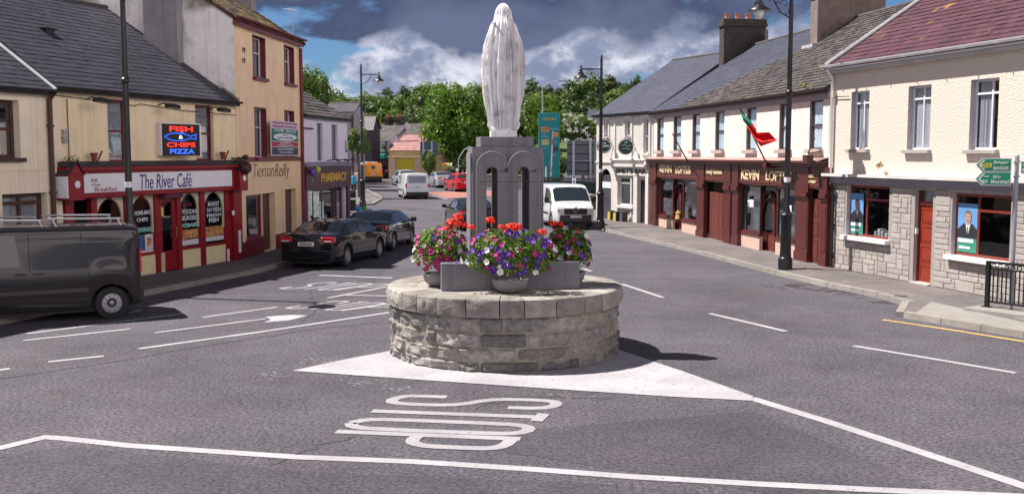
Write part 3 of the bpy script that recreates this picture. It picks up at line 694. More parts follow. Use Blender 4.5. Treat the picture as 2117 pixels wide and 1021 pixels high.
for i in range(NZ + 1):
    z = 2.15 * i / NZ; wx, wy = prof_at(z); ring = []
    env = max(0.0, min(1, z / .05)) * (1 if z < 1.45 else max(0.25, 1 - (z - 1.45) / .3))
    if z > 1.8: env = 0.22
    for j in range(NR):
        th = 2 * pi * j / NR; d = 0.0
        for (c, a, w) in fold:
            c2 = c + 0.05 * sin(z * 2.2 + c * 5) + (0.10 * (c + 1.57) * (z / 2.0 - .5))
            dd = (th - c2 + pi) % (2 * pi) - pi; d += 2.1 * a * math.exp(-(dd / (w * .62)) ** 2)
        d = (d * 1.7 - 0.022) * env
        x = (wx + d * .8) * cos(th); y = (wy + d) * sin(th)
        # shoulder cape falling in a point down the back
        if y < 0:
            zv = 1.58; lim = (z - zv) * 0.80
            if zv < z < 1.96:
                edge = lim - abs(x)
                if edge > 0: y -= min(0.055, edge * 1.6 + 0.035) * min(1, (1.96 - z) / .14)
        # face opening towards the front, arms with joined hands
        if y > 0 and 1.86 < z < 2.08 and abs(x) < .10: y -= 0.022
        if y > 0 and 1.15 < z < 1.45: y += 0.10 * math.exp(-((x) / .12) ** 2) * math.exp(-((z - 1.3) / .1) ** 2)
        y += 0.02 * sin(z * 1.6)
        ring.append(b.V(x, y, 0.115 + z))
    rings.append(ring)
for a, c in zip(rings, rings[1:]):
    for j in range(NR): b.F((a[j], a[(j + 1) % NR], c[(j + 1) % NR], c[j]))
b.F(rings[0][::-1]); b.F(rings[-1])
b.build('robed_figure', STAT, stt, smooth=True, angle=50)
b = MB()       # face: nose, brow, hands on the far side
b.lathe(0, 0.105, [(0.02, 2.0), (0.062, 2.03), (0.078, 2.09), (0.070, 2.15), (0.03, 2.19)], 16, sy=0.7)
b.tube([(0, .155, 2.115), (0, .175, 2.08), (0, .158, 2.07)], [.008, .015, .01], 6)
b.tube([(-.02, .165, 2.045), (.02, .165, 2.045)], .006, 5)
b.build('face', STAT, stt, smooth=True, angle=60)
b = MB()
for s in (-1, 1):
    pts = [(s * .05, .33, 1.30), (s * .025, .34, 1.38), (s * .008, .33, 1.47), (s * .004, .325, 1.53)]
    b.tube(pts, [.03, .032, .022, .01], 8)
b.build('joined_hands', STAT, stt, smooth=True)
b = MB()       # crescent tips by the hem
for s in (-1, 1):
    b = MB(); b.tube([(s * .17, -.10, .135), (s * .235, -.12, .15), (s * .265, -.12, .20), (s * .27, -.12, .27)], [.04, .028, .018, .003], 8); b.build('crescent_tip', STAT, stt, smooth=True, angle=60)

# ---- flower bowls
LEAF = leaf_mat('petunia_leaf', (0.045, 0.11, 0.015), (0.24, 0.36, 0.06), 0.3)
def petal_mat(n, c): return mat(n, c, 0.6, 0.2, 40, spec=0.3)
PM = {'purple': petal_mat('purple_petal', (0.10, 0.02, 0.36)), 'magenta': petal_mat('magenta_petal', (0.45, 0.015, 0.20)), 'white': petal_mat('white_petal', (0.82, 0.80, 0.78)), 'red': petal_mat('red_petal', (0.80, 0.035, 0.02)), 'wine': petal_mat('wine_petal', (0.26, 0.01, 0.06)), 'eye': petal_mat('flower_eye', (0.45, 0.5, 0.12))}
def blossom_mesh(m, r=0.045):
    b = MB(); c = b.V(0, 0, -0.015); pts = []
    for i in range(15):
        a = 2 * pi * i / 15; rr_ = r * (1.0 if i % 3 else 0.80); pts.append(b.V(rr_ * cos(a), rr_ * sin(a), 0.006 * ((i % 3) - 1) + 0.008))
    for i in range(15): b.F((c, pts[i], pts[(i + 1) % 15]))
    b.k = 1; q = [b.V(r * .2 * cos(k * pi / 3), r * .2 * sin(k * pi / 3), 0.000) for k in range(6)]; b.F(q)
    o = b.build('petunia_blossom', [m, PM['eye']]); me = o.data; bpy.data.objects.remove(o); return me
def geranium_mesh():
    b = MB(); r_ = random.Random(4)
    for i in range(46):
        d = Vector((r_.gauss(0, 1), r_.gauss(0, 1), abs(r_.gauss(0, 1)) * .9 - .2)).normalized(); p = d * 0.07; n = (d + Vector((r_.uniform(-.4, .4), r_.uniform(-.4, .4), r_.uniform(-.4, .4)))).normalized()
        a = n.orthogonal().normalized(); c = n.cross(a); s = 0.022
        b.tn = r_.random(); b.poly([tuple(p + a * s * cos(k * 2 * pi / 5) + c * s * sin(k * 2 * pi / 5)) for k in range(5)])
    o = b.build('geranium_head', PM['red']); me = o.data; bpy.data.objects.remove(o); return me
BM = {k: blossom_mesh(PM[k]) for k in ('purple', 'magenta', 'white', 'wine')}; GM = geranium_mesh()
def flower_bowl(label, loc, rx, ry, h, mixs, seed, nger, nb=90):
    r_ = random.Random(seed); t = thing('flower_bowl', label, 'flower bowl', loc, 0, 'flower bowls around the pedestal')
    b = MB(); b.lathe(0, 0, [(0.12, 0.0), (0.20, 0.02), (0.27, 0.09), (0.30, 0.18), (0.30, 0.22), (0.27, 0.22), (0.25, 0.19)], 24); b.build('bowl', mat('dark_stone_bowl', (0.22, 0.215, 0.23), 0.7, 0.2, 14, bump=0.004), t, smooth=True)
    lb = MB(); anchors = []
    def surf(rs=1.0):
        while True:
            d = Vector((r_.gauss(0, 1), r_.gauss(0, 1), r_.gauss(0, 1))).normalized()
            if d.z > -0.62: break
        k = 1 + 0.26 * mnoise.noise(d * 2.2 + Vector((seed, 0, 0))) + .08 * mnoise.noise(d * 6 + Vector((seed, 3, 0)))
        return Vector((d.x * rx * k * rs, d.y * ry * k * rs, 0.60 + d.z * h * k * rs)), d
    for i in range(2300):
        p, d = surf(r_.uniform(0.6, 1.03)); n = (d + Vector((r_.uniform(-.9, .9), r_.uniform(-.9, .9), r_.uniform(-.6, .9)))).normalized()
        a = n.orthogonal().normalized(); a = Matrix.Rotation(r_.uniform(0, 6.28), 3, n) @ a; c = n.cross(a); s = r_.uniform(.018, .036)
        lb.tn = min(1, max(0, r_.gauss(.45, .28))); lb.poly([tuple(p - a * s * 1.3), tuple(p + c * s * .7), tuple(p + a * s * 1.3), tuple(p - c * s * .7)])
    for i in range(24):
        p, d = surf(1.12); lb.tube([tuple(Vector((p.x * .5, p.y * .5, .3))), tuple(p * 0.9 + Vector((0, 0, .03))), tuple(p)], [.006, .004, .002], 4)
    lb.build('foliage', LEAF, t)
    cols = []
    for k, w in mixs.items(): cols += [k] * w
    for i in range(nb):
        p, d = surf(r_.uniform(.98, 1.08)); 
        if d.y > 0.55: d.y = -d.y; p.y = -p.y
        zone = mnoise.noise(p * 3.1 + Vector((seed * 3, 0, 0)))
        k = r_.choice(cols)
        if zone > .30 and 'white' in cols: k = r_.choice(['white', 'white', k])
        elif zone < -.2: k = r_.choice(['purple', k, 'magenta'])
        o = bpy.data.objects.new('petunia_blossom', BM[k]); COL.objects.link(o); o.parent = t; o.location = p
        q = (d + Vector((r_.uniform(-.5, .5), r_.uniform(-.7, .1), r_.uniform(-.3, .5)))).normalized(); o.rotation_euler = q.to_track_quat('Z', 'Y').to_euler(); s = r_.uniform(.9, 1.35); o.scale = (s, s, s)
    for (gx, gy, gz, gs_) in nger:
        o = bpy.data.objects.new('geranium_head', GM); COL.objects.link(o); o.parent = t; o.location = (gx, gy, gz); o.scale = (gs_,) * 3
        st_ = MB(); st_.tube([(gx * .6, gy * .6, .3), (gx, gy, gz)], .006, 5); st_.build('stem', LEAF, t)
    return t
cx0, cy0 = MC0.x, MC0.y
flower_bowl('front bowl brimming with purple and white petunias below the pedestal slots', (cx0 + 0.10, cy0 - 1.13, 1.165), 0.72, 0.38, 0.44, {'purple': 7, 'white': 2, 'magenta': 3, 'wine': 2}, 3,
            [(-.32, -.1, 1.16, 1.1), (-.14, -.15, 1.06, .8), (.02, -.15, 1.05, 1.3), (.12, -.15, 1.06, 1.1), (.52, -.18, .98, 1.0), (-.62, -.15, 1.06, .8)], 100)
flower_bowl('left bowl of white and magenta petunias with bright red geraniums', (cx0 - 1.10, cy0 - 0.32, 1.165), 0.43, 0.44, 0.42, {'magenta': 5, 'white': 3, 'purple': 2, 'wine': 4}, 8,
            [(.24, -.2, 1.06, 1.6), (.32, -.1, 1.16, 1.3), (.14, -.2, .98, .8), (.40, -.15, 1.04, 1.1)], 90)
flower_bowl('right bowl of dark leaves with few petunias in the pedestal shade', (cx0 + 1.10, cy0 - 0.12, 1.165), 0.39, 0.42, 0.42, {'wine': 3, 'purple': 3, 'white': 2, 'magenta': 3}, 15,
            [(-.28, -.1, 1.05, 1.1), (-.16, -.1, 1.04, .9)], 46)

# ================================================================== BUILDINGS, LEFT ROW
CREAM = mat('cream_render', (0.86, 0.72, 0.48), 0.85, 0.09, 1.2, bump=0.004, bscale=60, streak=0.2)
CREAM2 = mat('pale_cream_render', (0.82, 0.72, 0.57), 0.85, 0.08, 1.2, bump=0.004, bscale=60, streak=0.2)
PEACH = mat('apricot_render', (0.86, 0.645, 0.43), 0.85, 0.10, 1.2, bump=0.004, bscale=60, streak=0.2)
LILAC = mat('lilac_white_render', (0.74, 0.69, 0.83), 0.85, 0.06, 1.2, bump=0.004, bscale=60, streak=0.1)
GABLE = mat('weathered_gable', (0.90, 0.86, 0.86), 0.9, 0.12, 1.4, bump=0.008, bscale=30, streak=0.2, col2=(0.30, 0.27, 0.24), c2s=0.7, c2t=0.56)
STACK = mat('grey_cement', (0.26, 0.25, 0.27), 0.9, 0.2, 1.6, streak=0.3)
WINE = mat('dark_red_gloss', (0.16, 0.012, 0.022), 0.35, 0.12, 3, spec=0.5)
RED2 = mat('cafe_red_gloss', (0.24, 0.010, 0.020), 0.35, 0.12, 3)
BROWN = mat('brown_timber', (0.07, 0.028, 0.022), 0.45, 0.2, 5)
BLACK = mat('black_gloss_metal', (0.010, 0.010, 0.013), 0.35, 0.3, 5)
GUTTER = mat('black_gutter', (0.018, 0.016, 0.018), 0.4, 0.2, 3)
WHITEP = mat('white_plastic', (0.75, 0.75, 0.78), 0.35, 0.04, 5)
BOARD = mat('white_signboard', (0.78, 0.78, 0.86), 0.45, 0.05, 3)
NAVY = mat('navy_lettering', (0.035, 0.06, 0.22), 0.5)
SLATE = mat('blue_black_slate', (0.028, 0.028, 0.044), 0.55, 0.18, 1.2, tone=0.22, spec=0.6)
SLATE_B = mat('new_slate', (0.058, 0.063, 0.095), 0.42, 0.12, 1.2, tone=0.12, spec=0.7)
SLATE_M = mat('mossy_slate', (0.058, 0.050, 0.055), 0.8, 0.25, 2.2, tone=0.35, col2=(0.085, 0.072, 0.055), c2s=3, c2t=0.57, bump=0.01, bscale=12)
SLATE_BR = mat('brown_mossy_slate', (0.085, 0.055, 0.035), 0.85, 0.25, 2.2, tone=0.4, col2=(0.20, 0.16, 0.05), c2s=1.5, c2t=0.54)
SLATE_P = mat('purple_slate', (0.070, 0.018, 0.034), 0.6, 0.16, 1.0, tone=0.25, spec=0.5, col2=(0.45, 0.24, 0.05), c2s=1.7, c2t=0.70)
LEAD = mat('lead_flashing', (0.42, 0.42, 0.46), 0.5, 0.15, 4)
TERRA = mat('terracotta', (0.45, 0.17, 0.10), 0.8, 0.2, 9)
SOOT = mat('sooty_brickwork', (0.055, 0.045, 0.042), 0.9, 0.3, 4, bump=0.01, bscale=16, streak=0.2)
CHIM = mat('brown_render_stack', (0.20, 0.155, 0.14), 0.9, 0.22, 4, bump=0.01, bscale=20, streak=0.2)
BRASS = mat('brass', (0.55, 0.38, 0.12), 0.3, 0.1, 5, metal=1)

def building(name, label, fac, group=None, cat='building'):
    return thing(name, label, cat, (fac.A.x, fac.A.y, 0), fac.rz, group)
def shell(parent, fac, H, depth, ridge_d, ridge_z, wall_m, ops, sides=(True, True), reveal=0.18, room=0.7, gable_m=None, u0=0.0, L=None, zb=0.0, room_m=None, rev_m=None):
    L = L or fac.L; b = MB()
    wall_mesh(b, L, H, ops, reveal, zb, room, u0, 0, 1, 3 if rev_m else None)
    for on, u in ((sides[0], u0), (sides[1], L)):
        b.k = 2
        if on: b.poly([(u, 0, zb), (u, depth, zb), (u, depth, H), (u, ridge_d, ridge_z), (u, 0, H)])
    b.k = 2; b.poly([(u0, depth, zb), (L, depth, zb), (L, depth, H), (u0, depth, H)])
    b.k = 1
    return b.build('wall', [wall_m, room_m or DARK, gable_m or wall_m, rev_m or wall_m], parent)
def roof(parent, u0, u1, H, ridge_d, ridge_z, depth, m, over=0.18, pitch=0.25, wid=0.26, lift=0.014, jit=0.004, verge=None, ridge_m=None, skew=None):
    b = MB(); k = (ridge_z - H) / ridge_d
    slates(b, u0, u1, -over, ridge_d, H - over * k + 0.05, ridge_z + 0.05, pitch, wid, lift, jit, skew=skew)
    b.tn = .4; b.poly([(u0, ridge_d, ridge_z + 0.05), (u1, ridge_d, ridge_z + 0.05), (u1, depth + .1, H + 0.03), (u0, depth + .1, H + 0.03)])
    for u in (u0, u1): b.poly([(u, -over, H - over * k + 0.05), (u, ridge_d, ridge_z + .05), (u, ridge_d, ridge_z - .04), (u, -over, H - over * k - 0.04)])
    o = b.build('roof', m, parent)
    r = MB(); x = u0
    while x < u1:
        r.tube([(x + .005, ridge_d, ridge_z + 0.055), (min(u1, x + 0.44), ridge_d, ridge_z + 0.055)], 0.075, 8); x += 0.45
    r.build('ridge_tiles', ridge_m or mat('ridge_tile', (0.09, 0.08, 0.085), 0.8, 0.2, 3), o)
    if verge:
        for u in verge:
            v_ = MB(); v_.tube([(u, -over, H - over * k + 0.09), (u, ridge_d, ridge_z + 0.09)], 0.045, 6); v_.build('verge_flashing', LEAD, o)
    return o
def gutter(parent, u0, u1, z, m, y=-0.22, r=0.065):
    b = MB(); n = 8; x0 = [b.V(u0, y + r * cos(a), z + r * sin(a)) for a in [pi + pi * i / n for i in range(n + 1)]]; x1 = [b.V(u1, y + r * cos(a), z + r * sin(a)) for a in [pi + pi * i / n for i in range(n + 1)]]
    for i in range(n): b.F((x0[i], x1[i], x1[i + 1], x0[i + 1]))
    b.F(x0); b.F(x1); b.box(u0, u1, y + r, y + r + 0.02, z - 0.14, z + 0.01)
    u = u0 + 0.5
    while u < u1: b.box(u, u + 0.03, y - r - .01, y + r, z - r - .008, z - r + 0.0); u += 1.1
    return b.build('gutter', m, parent, smooth=True)
def downpipe(parent, u, z0, z1, m, y=-0.07, r=0.035):
    b = MB(); b.tube([(u, y, z0), (u, y, z1 - 0.15), (u, y - 0.12, z1)], r, 8)
    for k in range(3): z = z0 + (z1 - z0) * (k + .5) / 3; b.tube([(u, y, z), (u, y, z + .05)], r * 1.5, 8)
    return b.build('downpipe', m, parent, smooth=True)
def chimney(parent, u0, u1, v0, v1, z0, z1, m, mcap, pots=0, along='v', pm=None):
    b = MB(); b.box(u0, u1, v0, v1, z0, z1); o = b.build('chimney', m, parent, bevel=0.01)
    c = MB(); c.box(u0 - .07, u1 + .07, v0 - .07, v1 + .07, z1 - .22, z1 - .10); c.box(u0 - .04, u1 + .04, v0 - .04, v1 + .04, z1 - .099, z1 + .12); c.build('chimney_cap', mcap, o, bevel=0.01)
    for i in range(pots):
        p = MB(); q = (i + .5) / pots; uu = (u0 + u1) / 2 if along == 'v' else u0 + (u1 - u0) * q; vv = v0 + (v1 - v0) * q if along == 'v' else (v0 + v1) / 2
        p.lathe(uu, vv, [(.12, z1 + .12), (.11, z1 + .32), (.135, z1 + .34), (.135, z1 + .38), (.08, z1 + .38), (.07, z1 + .2)], 12); p.build('chimney_pot', pm or TERRA, o, smooth=True)
    return o

# ---- line of fronts
fC = Fac(V2(-11.05, 24.75), V2(-8.63, 32.15))           # cafe
dC = fC.d
fL = Fac(V2(*(Vector(fC.A) - dC * 9.0)), V2(*fC.A))      # house at far left
fT = Fac(V2(-8.62, 32.16), V2(-7.95, 38.8))             # tall apricot house
fP = Fac(V2(-7.94, 38.85), V2(-7.04, 44.0))             # pharmacy

# ---------- far left house
H0 = building('cream_house', 'plain cream terraced house at the left edge of the picture with brown window frames', fL)
opL = [fL.R(-60, 38, 205, 327), fL.R(4, 97, 400, 470)]
shell(H0, fL, 4.98, 8, 4.0, 7.72, CREAM2, [(o[0], o[1], o[2], o[3]) for o in opL], (True, False), 0.2)
window(H0, opL[0], 0.2, BROWN, (), (0.5,), 0.08, sill=mat('dark_sill', (0.06, 0.03, 0.03), 0.6), curtain=(NET, (0.0, 0.75)))
window(H0, opL[1], 0.2, BROWN, (0.5,), (0.72,), 0.09, curtain=(NET, (0.02, 0.98)))
roof(H0, -0.0, fL.L, 4.98, 4.0, 7.72, 8, SLATE, verge=(fL.L - 0.02,), pitch=.21, wid=.26, lift=.012)
gutter(H0, 0, fL.L - .02, 4.93, GUTTER)
downpipe(H0, fL.L - 0.12, 0.1, 4.85, BROWN, r=0.06)
b = MB(); z_ = fL.uz(60, 353)[1]; b.box(0, fL.L - .2, -0.02, -0.002, z_, z_ + .04); b.build('string_course', CREAM2, H0)

# ---------- cafe
CA = building('cafe_building', 'cream cafe with dark red shopfront, arched windows and long slate roof behind the dark van', fC)
LC = fC.L
o1 = fC.R(221, 262, 206, 336); o2 = fC.R(403, 440, 218, 334)
zF0 = fC.uz(324, 391)[1]; zF1 = fC.uz(324, 357)[1]; zCor = zF1 + 0.17
zR = fC.uz(315, 520)[1] - 0.0
shopop = (0.25, LC - 0.35, 0.12, zF0 - 0.04)
shell(CA, fC, 5.08, 8, 4.0, 7.93, CREAM, [o1, o2, shopop], (False, False), 0.12, room=1.6)
roof(CA, 0, LC, 5.08, 4.0, 7.93, 8, SLATE, pitch=.21, wid=.26, lift=.012)
vb = MB(); vb.tube([(LC - 0.03, -0.15, 5.06), (LC - .03, 4.0, 8.02)], 0.06, 6); vb.build('verge_mortar', mat('mossy_mortar', (0.17, 0.14, 0.10), 0.95, 0.4, 8), CA)
sv = MB(); sv.box(2.2, 2.5, 2.05, 2.2, 6.58, 6.72); sv.box(2.15, 2.55, 2.0, 2.25, 6.72, 6.75); sv.build('roof_vent', GUTTER, CA)
gutter(CA, 0.0, LC + 0.05, 5.03, GUTTER)
for o_, cu in ((o1, (0.02, 0.95)), (o2, (0.1, 0.9))):
    w_ = window(CA, o_, 0.12, WINE, (), (0.5,), 0.07, sill=RED2, sill_d=0.14, sill_h=0.14, curtain=(NET, cu))
# corner stone, pipe, wires
b = MB(); b.box(0.0, 0.22, -0.03, -0.002, 0.12, 5.0); b.build('corner_quoin', CREAM2, CA)
b = MB(); u_, z_ = fC.uz(137, 220); b.tube([(u_, -.03, 4.75), (u_, -.03, 3.2)], .012, 5); b.tube([(0.1, -.05, 4.82), (1.5, -.05, 4.78), (3.0, -.05, 4.70), (3.2, -.06, 4.76), (5.0, -.05, 4.66), (LC, -.05, 4.62)], .010, 5); b.tube([(0.5, -.04, 3.05), (2.0, -.05, 3.10), (4.2, -.05, 3.12), (LC - .3, -.05, 3.02)], .010, 5); b.build('cable', GUTTER, CA)
b = MB(); u_, z_ = fC.uz(130, 270); b.box(u_ - .06, u_ + .06, -.08, -.002, z_ - .1, z_ + .02); b.box(u_ - .07, u_ + .06, -.08, -.002, z_ - .30, z_ - .14); b.build('junction_box', mat('grey_box', (.35, .35, .38), .5), CA)
# fascia
fs = MB(); fs.box(0.12, LC - 0.02, -0.26, -0.002, zF0 - 0.13, zF1 + 0.10); fs.box(0.08, LC, -0.36, -0.002, zF1 + 0.101, zCor + 0.02)
fo = fs.build('fascia', RED2, CA, bevel=0.01)
ua, _ = fC.uz(170, 385, -0.26); ub, _ = fC.uz(478, 365, -0.26)
bb = MB(); bb.box(ua, ub, -0.285, -0.262, zF0, zF1 + 0.02); bb.build('signboard', BOARD, fo)
def ft(body, x0, x1, y0, y1, m, **k):
    xm = (x0 + x1) / 2; a = fC.uz(x0, (y0 + y1) / 2, -.29)[0]; c = fC.uz(x1, (y0 + y1) / 2, -.29)[0]; z0_ = fC.uz(xm, y1, -.29)[1]; z1_ = fC.uz(xm, y0, -.29)[1]
    return text(body, fo, a, c, z0_, z1_, -0.290, m, **k)
ft('The River Café', 289, 396, 359, 389, NAVY, bold=0.005, shear=0.12)
RL = mat('red_lettering', (0.35, 0.02, 0.03), 0.5)
ft('All', 187, 201, 369, 376.5, RL, bold=0.0); ft('Day', 191, 208, 378.5, 387, RL, bold=0.0); ft('Breakfast', 196, 243, 386, 395.5, RL, bold=0.0)
rf = MB(); rf.poly([(0.10, -0.36, zCor + .03), (LC, -0.36, zCor + .03), (LC, -.01, zCor + .16), (0.10, -.01, zCor + .16)]); rf.poly([(0.10, -0.36, zCor + .03), (0.10, -.01, zCor + .16), (0.10, -.01, zCor + .03)]); rf.build('fascia_flashing', mat('old_felt', (0.05, 0.045, 0.05), 0.9, 0.4, 6), fo)
# end boxes with little pent roofs
for ue, wd in ((0.02, 0.52), (LC - 0.46, 0.44)):
    e = MB(); e.box(ue, ue + wd, -0.42, -0.002, zF0 - 0.16, zF1 + 0.02); e.prism([(ue, zF1 + .021), (ue + wd, zF1 + .021), (ue + wd / 2, zF1 + 0.30)], -0.42, -0.002)
    eo = e.build('fascia_end', RED2, CA, bevel=0.008)
    e = MB(); e.disc(ue + wd * .55, (zF0 + zF1) / 2, 0.09, -0.432, -0.421); e.build('medallion', BOARD, eo)
    e = MB(); e.poly([(ue - .02, -.46, zF1 + .0), (ue - .02, 0, zF1 + .0), (ue + wd / 2, 0, zF1 + .32), (ue + wd / 2, -.46, zF1 + .32)]); e.poly([(ue + wd + .02, -.46, zF1), (ue + wd + .02, 0, zF1), (ue + wd / 2, 0, zF1 + .32), (ue + wd / 2, -.46, zF1 + .32)]); e.build('end_slates', SLATE, eo)
b = MB(); u_ = fC.uz(132, 380)[0]; b.box(-0.02, 0.018, -.40, -.03, zF0 - .1, zF1 - .03); b.build('side_sign', BOARD, CA)
# ivy tufts on the fascia
IVY = leaf_mat('ivy_leaf', (0.03, 0.05, 0.02), (0.10, 0.13, 0.05), 0.2)
def tuft(parent, name, c, r, n, seed, m=None, s0=.04):
    q = random.Random(seed); b = MB()
    for i in range(n):
        d = Vector((q.gauss(0, 1), q.gauss(0, 1), q.gauss(0, 1))); d.normalize(); p = Vector(c) + Vector((d.x * r[0], d.y * r[1], d.z * r[2])) * q.uniform(.3, 1)
        a = Vector((q.gauss(0, 1), q.gauss(0, 1), q.gauss(0, 1))).normalized(); e = a.orthogonal().normalized(); s = q.uniform(.5, 1) * s0; b.tn = q.random()
        b.poly([tuple(p - a * s), tuple(p + e * s * .5), tuple(p + a * s), tuple(p - e * s * .5)])
    return b.build(name, m or IVY, parent)
tuft(CA, 'ivy', (0.35, -.25, zF1 + .33), (.35, .15, .16), 160, 1); tuft(CA, 'ivy', (LC - .35, -.25, zF1 + .30), (.30, .15, .18), 160, 2)
# shopfront, u positions from the photo
def cu(px, py=450): return fC.uz(px, py)[0]
zTop = zF0 - 0.14
ris = MB(); 
for a, c in ((272, 343), (374, 477)): ris.box(cu(a, 540), cu(c, 540), 0.02, 0.12, 0.12, fC.uz(425, 510)[1])
ris.box(0.9, cu(262, 540), 0.02, .12, .12, fC.uz(425, 510)[1]); ris.build('stall_riser', mat('cream_gloss', (0.72, 0.64, 0.40), 0.5, 0.06, 3), CA)
pil = MB()
for a, c in ((134, 152), (188, 200), (258, 272), (320, 329), (365, 374), (414, 423), (466, 477)): pil.box(cu(a), cu(c), -0.03, 0.13, 0.12, zTop + 0.03)
pil.box(cu(476), cu(493), -0.14, 0.13, 0.12, zTop + .05); pil.box(cu(134), cu(493), 0.0, 0.12, zTop - .02, zTop + .09)
pil.box(cu(152), cu(188), 0.0, .1, zTop - .75, zTop - .66)
zs_ = fC.uz(425, 510)[1]; pil.box(cu(272), cu(329), -0.02, .13, zs_, zs_ + .07); pil.box(cu(374), cu(477), -0.02, .13, zs_, zs_ + .07)
pil.build('pilasters', RED2, CA, bevel=0.006)
SPAN = mat('cream_timber', (0.62, 0.56, 0.44), 0.5, 0.05, 3)
bays = [(200, 258), (272, 320), (374, 414), (423, 466)]
for i, (a, c) in enumerate(bays):
    ua_, ub_ = cu(a), cu(c); w_ = ub_ - ua_; r_ = w_ / 2 - 0.045; z_sp = zTop - 0.05 - r_ * 1.15 * 1.0
    fr = MB()
    n_ = 16; pr = None; um = (ua_ + ub_) / 2
    for k in range(n_ + 1):
        an = pi - pi * k / n_; x = um + r_ * cos(an); z = z_sp + r_ * 1.15 * sin(an); ox = ua_ + w_ * k / n_
        if pr:
            fr.poly([(pr[0], 0.045, pr[1]), (x, 0.045, z), (ox, 0.045, zTop - .02), (pr[2], 0.045, zTop - .02)]); fr.poly([(pr[0], .045, pr[1]), (pr[0], .10, pr[1]), (x, .10, z), (x, .045, z)])
        pr = (x, z, ox)
    for x0_, x1_ in ((ua_, um - r_), (um + r_, ub_)):
        fr.box(x0_, x1_, 0.045, .10, z_sp - 0.5, z_sp); 
    fr.poly([(ua_, .045, z_sp), (um - r_, .045, z_sp), (ua_, .045, zTop - .02)]); fr.poly([(ub_, .045, z_sp), (um + r_, .045, z_sp), (ub_, .045, zTop - .02)])
    wo = fr.build('arched_window', SPAN, CA)
    kk = MB(); kk.prism([(um - .05, z_sp + r_ * 1.15 - .03), (um + .05, z_sp + r_ * 1.15 - .03), (um + .07, zTop), (um - .07, zTop)], 0.01, .044); kk.build('keystone', RED2, wo)
    p = MB(); p.poly([(ua_, .085, zs_), (ub_, .085, zs_), (ub_, .085, zTop - .02), (ua_, .085, zTop - .02)]); p.build('pane', glass_mat('clear_shop_glass', (.9, .92, .94), .0), wo)
WL = mat('window_lettering', (0.62, 0.72, 0.80), 0.5); WLM = mat('mint_lettering', (0.35, 0.72, 0.72), 0.5); PLW = mat('poster_white', (0.62, 0.62, 0.72), 0.5); PB = mat('poster_blue', (0.03, 0.12, 0.28), 0.5, 0.3, 6)
FOOD = mat('food_photo_print', (0.42, 0.14, 0.05), 0.5, 0.6, 9, col2=(0.55, 0.38, 0.16), c2s=12, c2t=0.52)
def wt(body, x0, x1, y0, y1, m, v=0.075, **k):
    xm = (x0 + x1) / 2; ym = (y0 + y1) / 2; return text(body, CA, fC.uz(x0, ym, v)[0], fC.uz(x1, ym, v)[0], fC.uz(xm, y1, v)[1], fC.uz(xm, y0, v)[1], v, m, depth=0.002, name='window_lettering', **k)
wt('HOME-MADE', 278, 315, 435, 444, WL, bold=.02); wt('CHIPS', 283, 306, 450, 458, WL, bold=.02); wt('PANINIS', 277, 314, 470, 480, WLM, bold=.02)
wt('PIZZAS', 377, 407, 433, 441, WL, bold=.02); wt('BURGERS', 377, 409, 446, 455, WL, bold=.02); wt('KEBABS', 377, 408, 461, 469, WLM, bold=.02); wt('HOT', 384, 397, 420, 427, RL, bold=.02)
wt('MARKET', 430, 453, 417, 426, WL, bold=.01); wt('DAY FRESH', 428, 456, 429, 438, WL, bold=.01); wt('FRESH', 428, 457, 441, 448, WL, bold=.02); wt('FISH', 432, 452, 450, 459, WL, bold=.02)
def wpost(x0, x1, y0, y1, m, v=0.078, nm='window_poster'):
    r_ = fC.R(x0, x1, y0, y1, v); b = MB(); b.box(r_[0], r_[1], v, v + .004, r_[2], r_[3]); return b.build(nm, m, CA)
wpost(279, 297, 486, 517, PB); wpost(299, 320, 484, 515, PLW); wpost(278, 321, 517, 524, PLW); wpost(304, 313, 490, 508, FOOD, .072)
wpost(375, 412, 474, 493, FOOD); wpost(375, 412, 495, 506, PLW); wpost(425, 465, 467, 487, FOOD); wpost(425, 465, 488, 497, PLW)
b = MB(); b.tube([(cu(288, 500), .10, fC.uz(288, 500)[1] + .10 * sin(k)) if False else (cu(288, 500) + .09 * cos(k * .5), .07, fC.uz(288, 500)[1] + .13 * sin(k * .5)) for k in range(2, 12)], .02, 5); b.build('window_decal', PLW, CA)
# doors
dr = fC.R(329, 365, 408, 560); dr = (cu(329), cu(365), 0.14, fC.uz(347, 408)[1])
b = MB(); b.box(dr[0], dr[0] + .16, .02, .08, dr[2], dr[3]); b.box(dr[1] - .16, dr[1], .02, .08, dr[2], dr[3]); b.box(dr[0] + .16, dr[1] - .16, .02, .08, dr[2], dr[2] + .55); b.box(dr[0] + .16, dr[1] - .16, .02, .08, dr[3] - .14, dr[3]); do = b.build('cafe_door', RED2, CA, bevel=.005)
b = MB(); b.poly([(dr[0] + .16, .05, dr[2] + .55), (dr[1] - .16, .05, dr[2] + .55), (dr[1] - .16, .05, dr[3] - .14), (dr[0] + .16, .05, dr[3] - .14)]); b.build('pane', GLASS2, do)
b = MB(); b.tube([(dr[1] - .08, -.0, 1.0), (dr[1] - .08, -.05, 1.05), (dr[1] - .08, -.05, 1.35), (dr[1] - .08, 0, 1.4)], .012); b.build('handle', BRASS, do)
b = MB(); uc, zc_ = fC.uz(336, 437); b.box(uc - .05, uc + .05, .008, .015, zc_ - .13, zc_ + .12); b.build('door_notice', mat('yellow_notice', (.6, .5, .12), .5), CA)
b = MB(); z_ = dr[3] - .02; b.prism([(dr[0] - .04, z_), (dr[1] + .04, z_), (dr[1] + .0, z_ + .13), (dr[0] + .0, z_ + .13)], -.24, .0); b.build('door_canopy', mat('maroon_canvas', (0.09, 0.02, 0.05), 0.7), CA, bevel=.02)
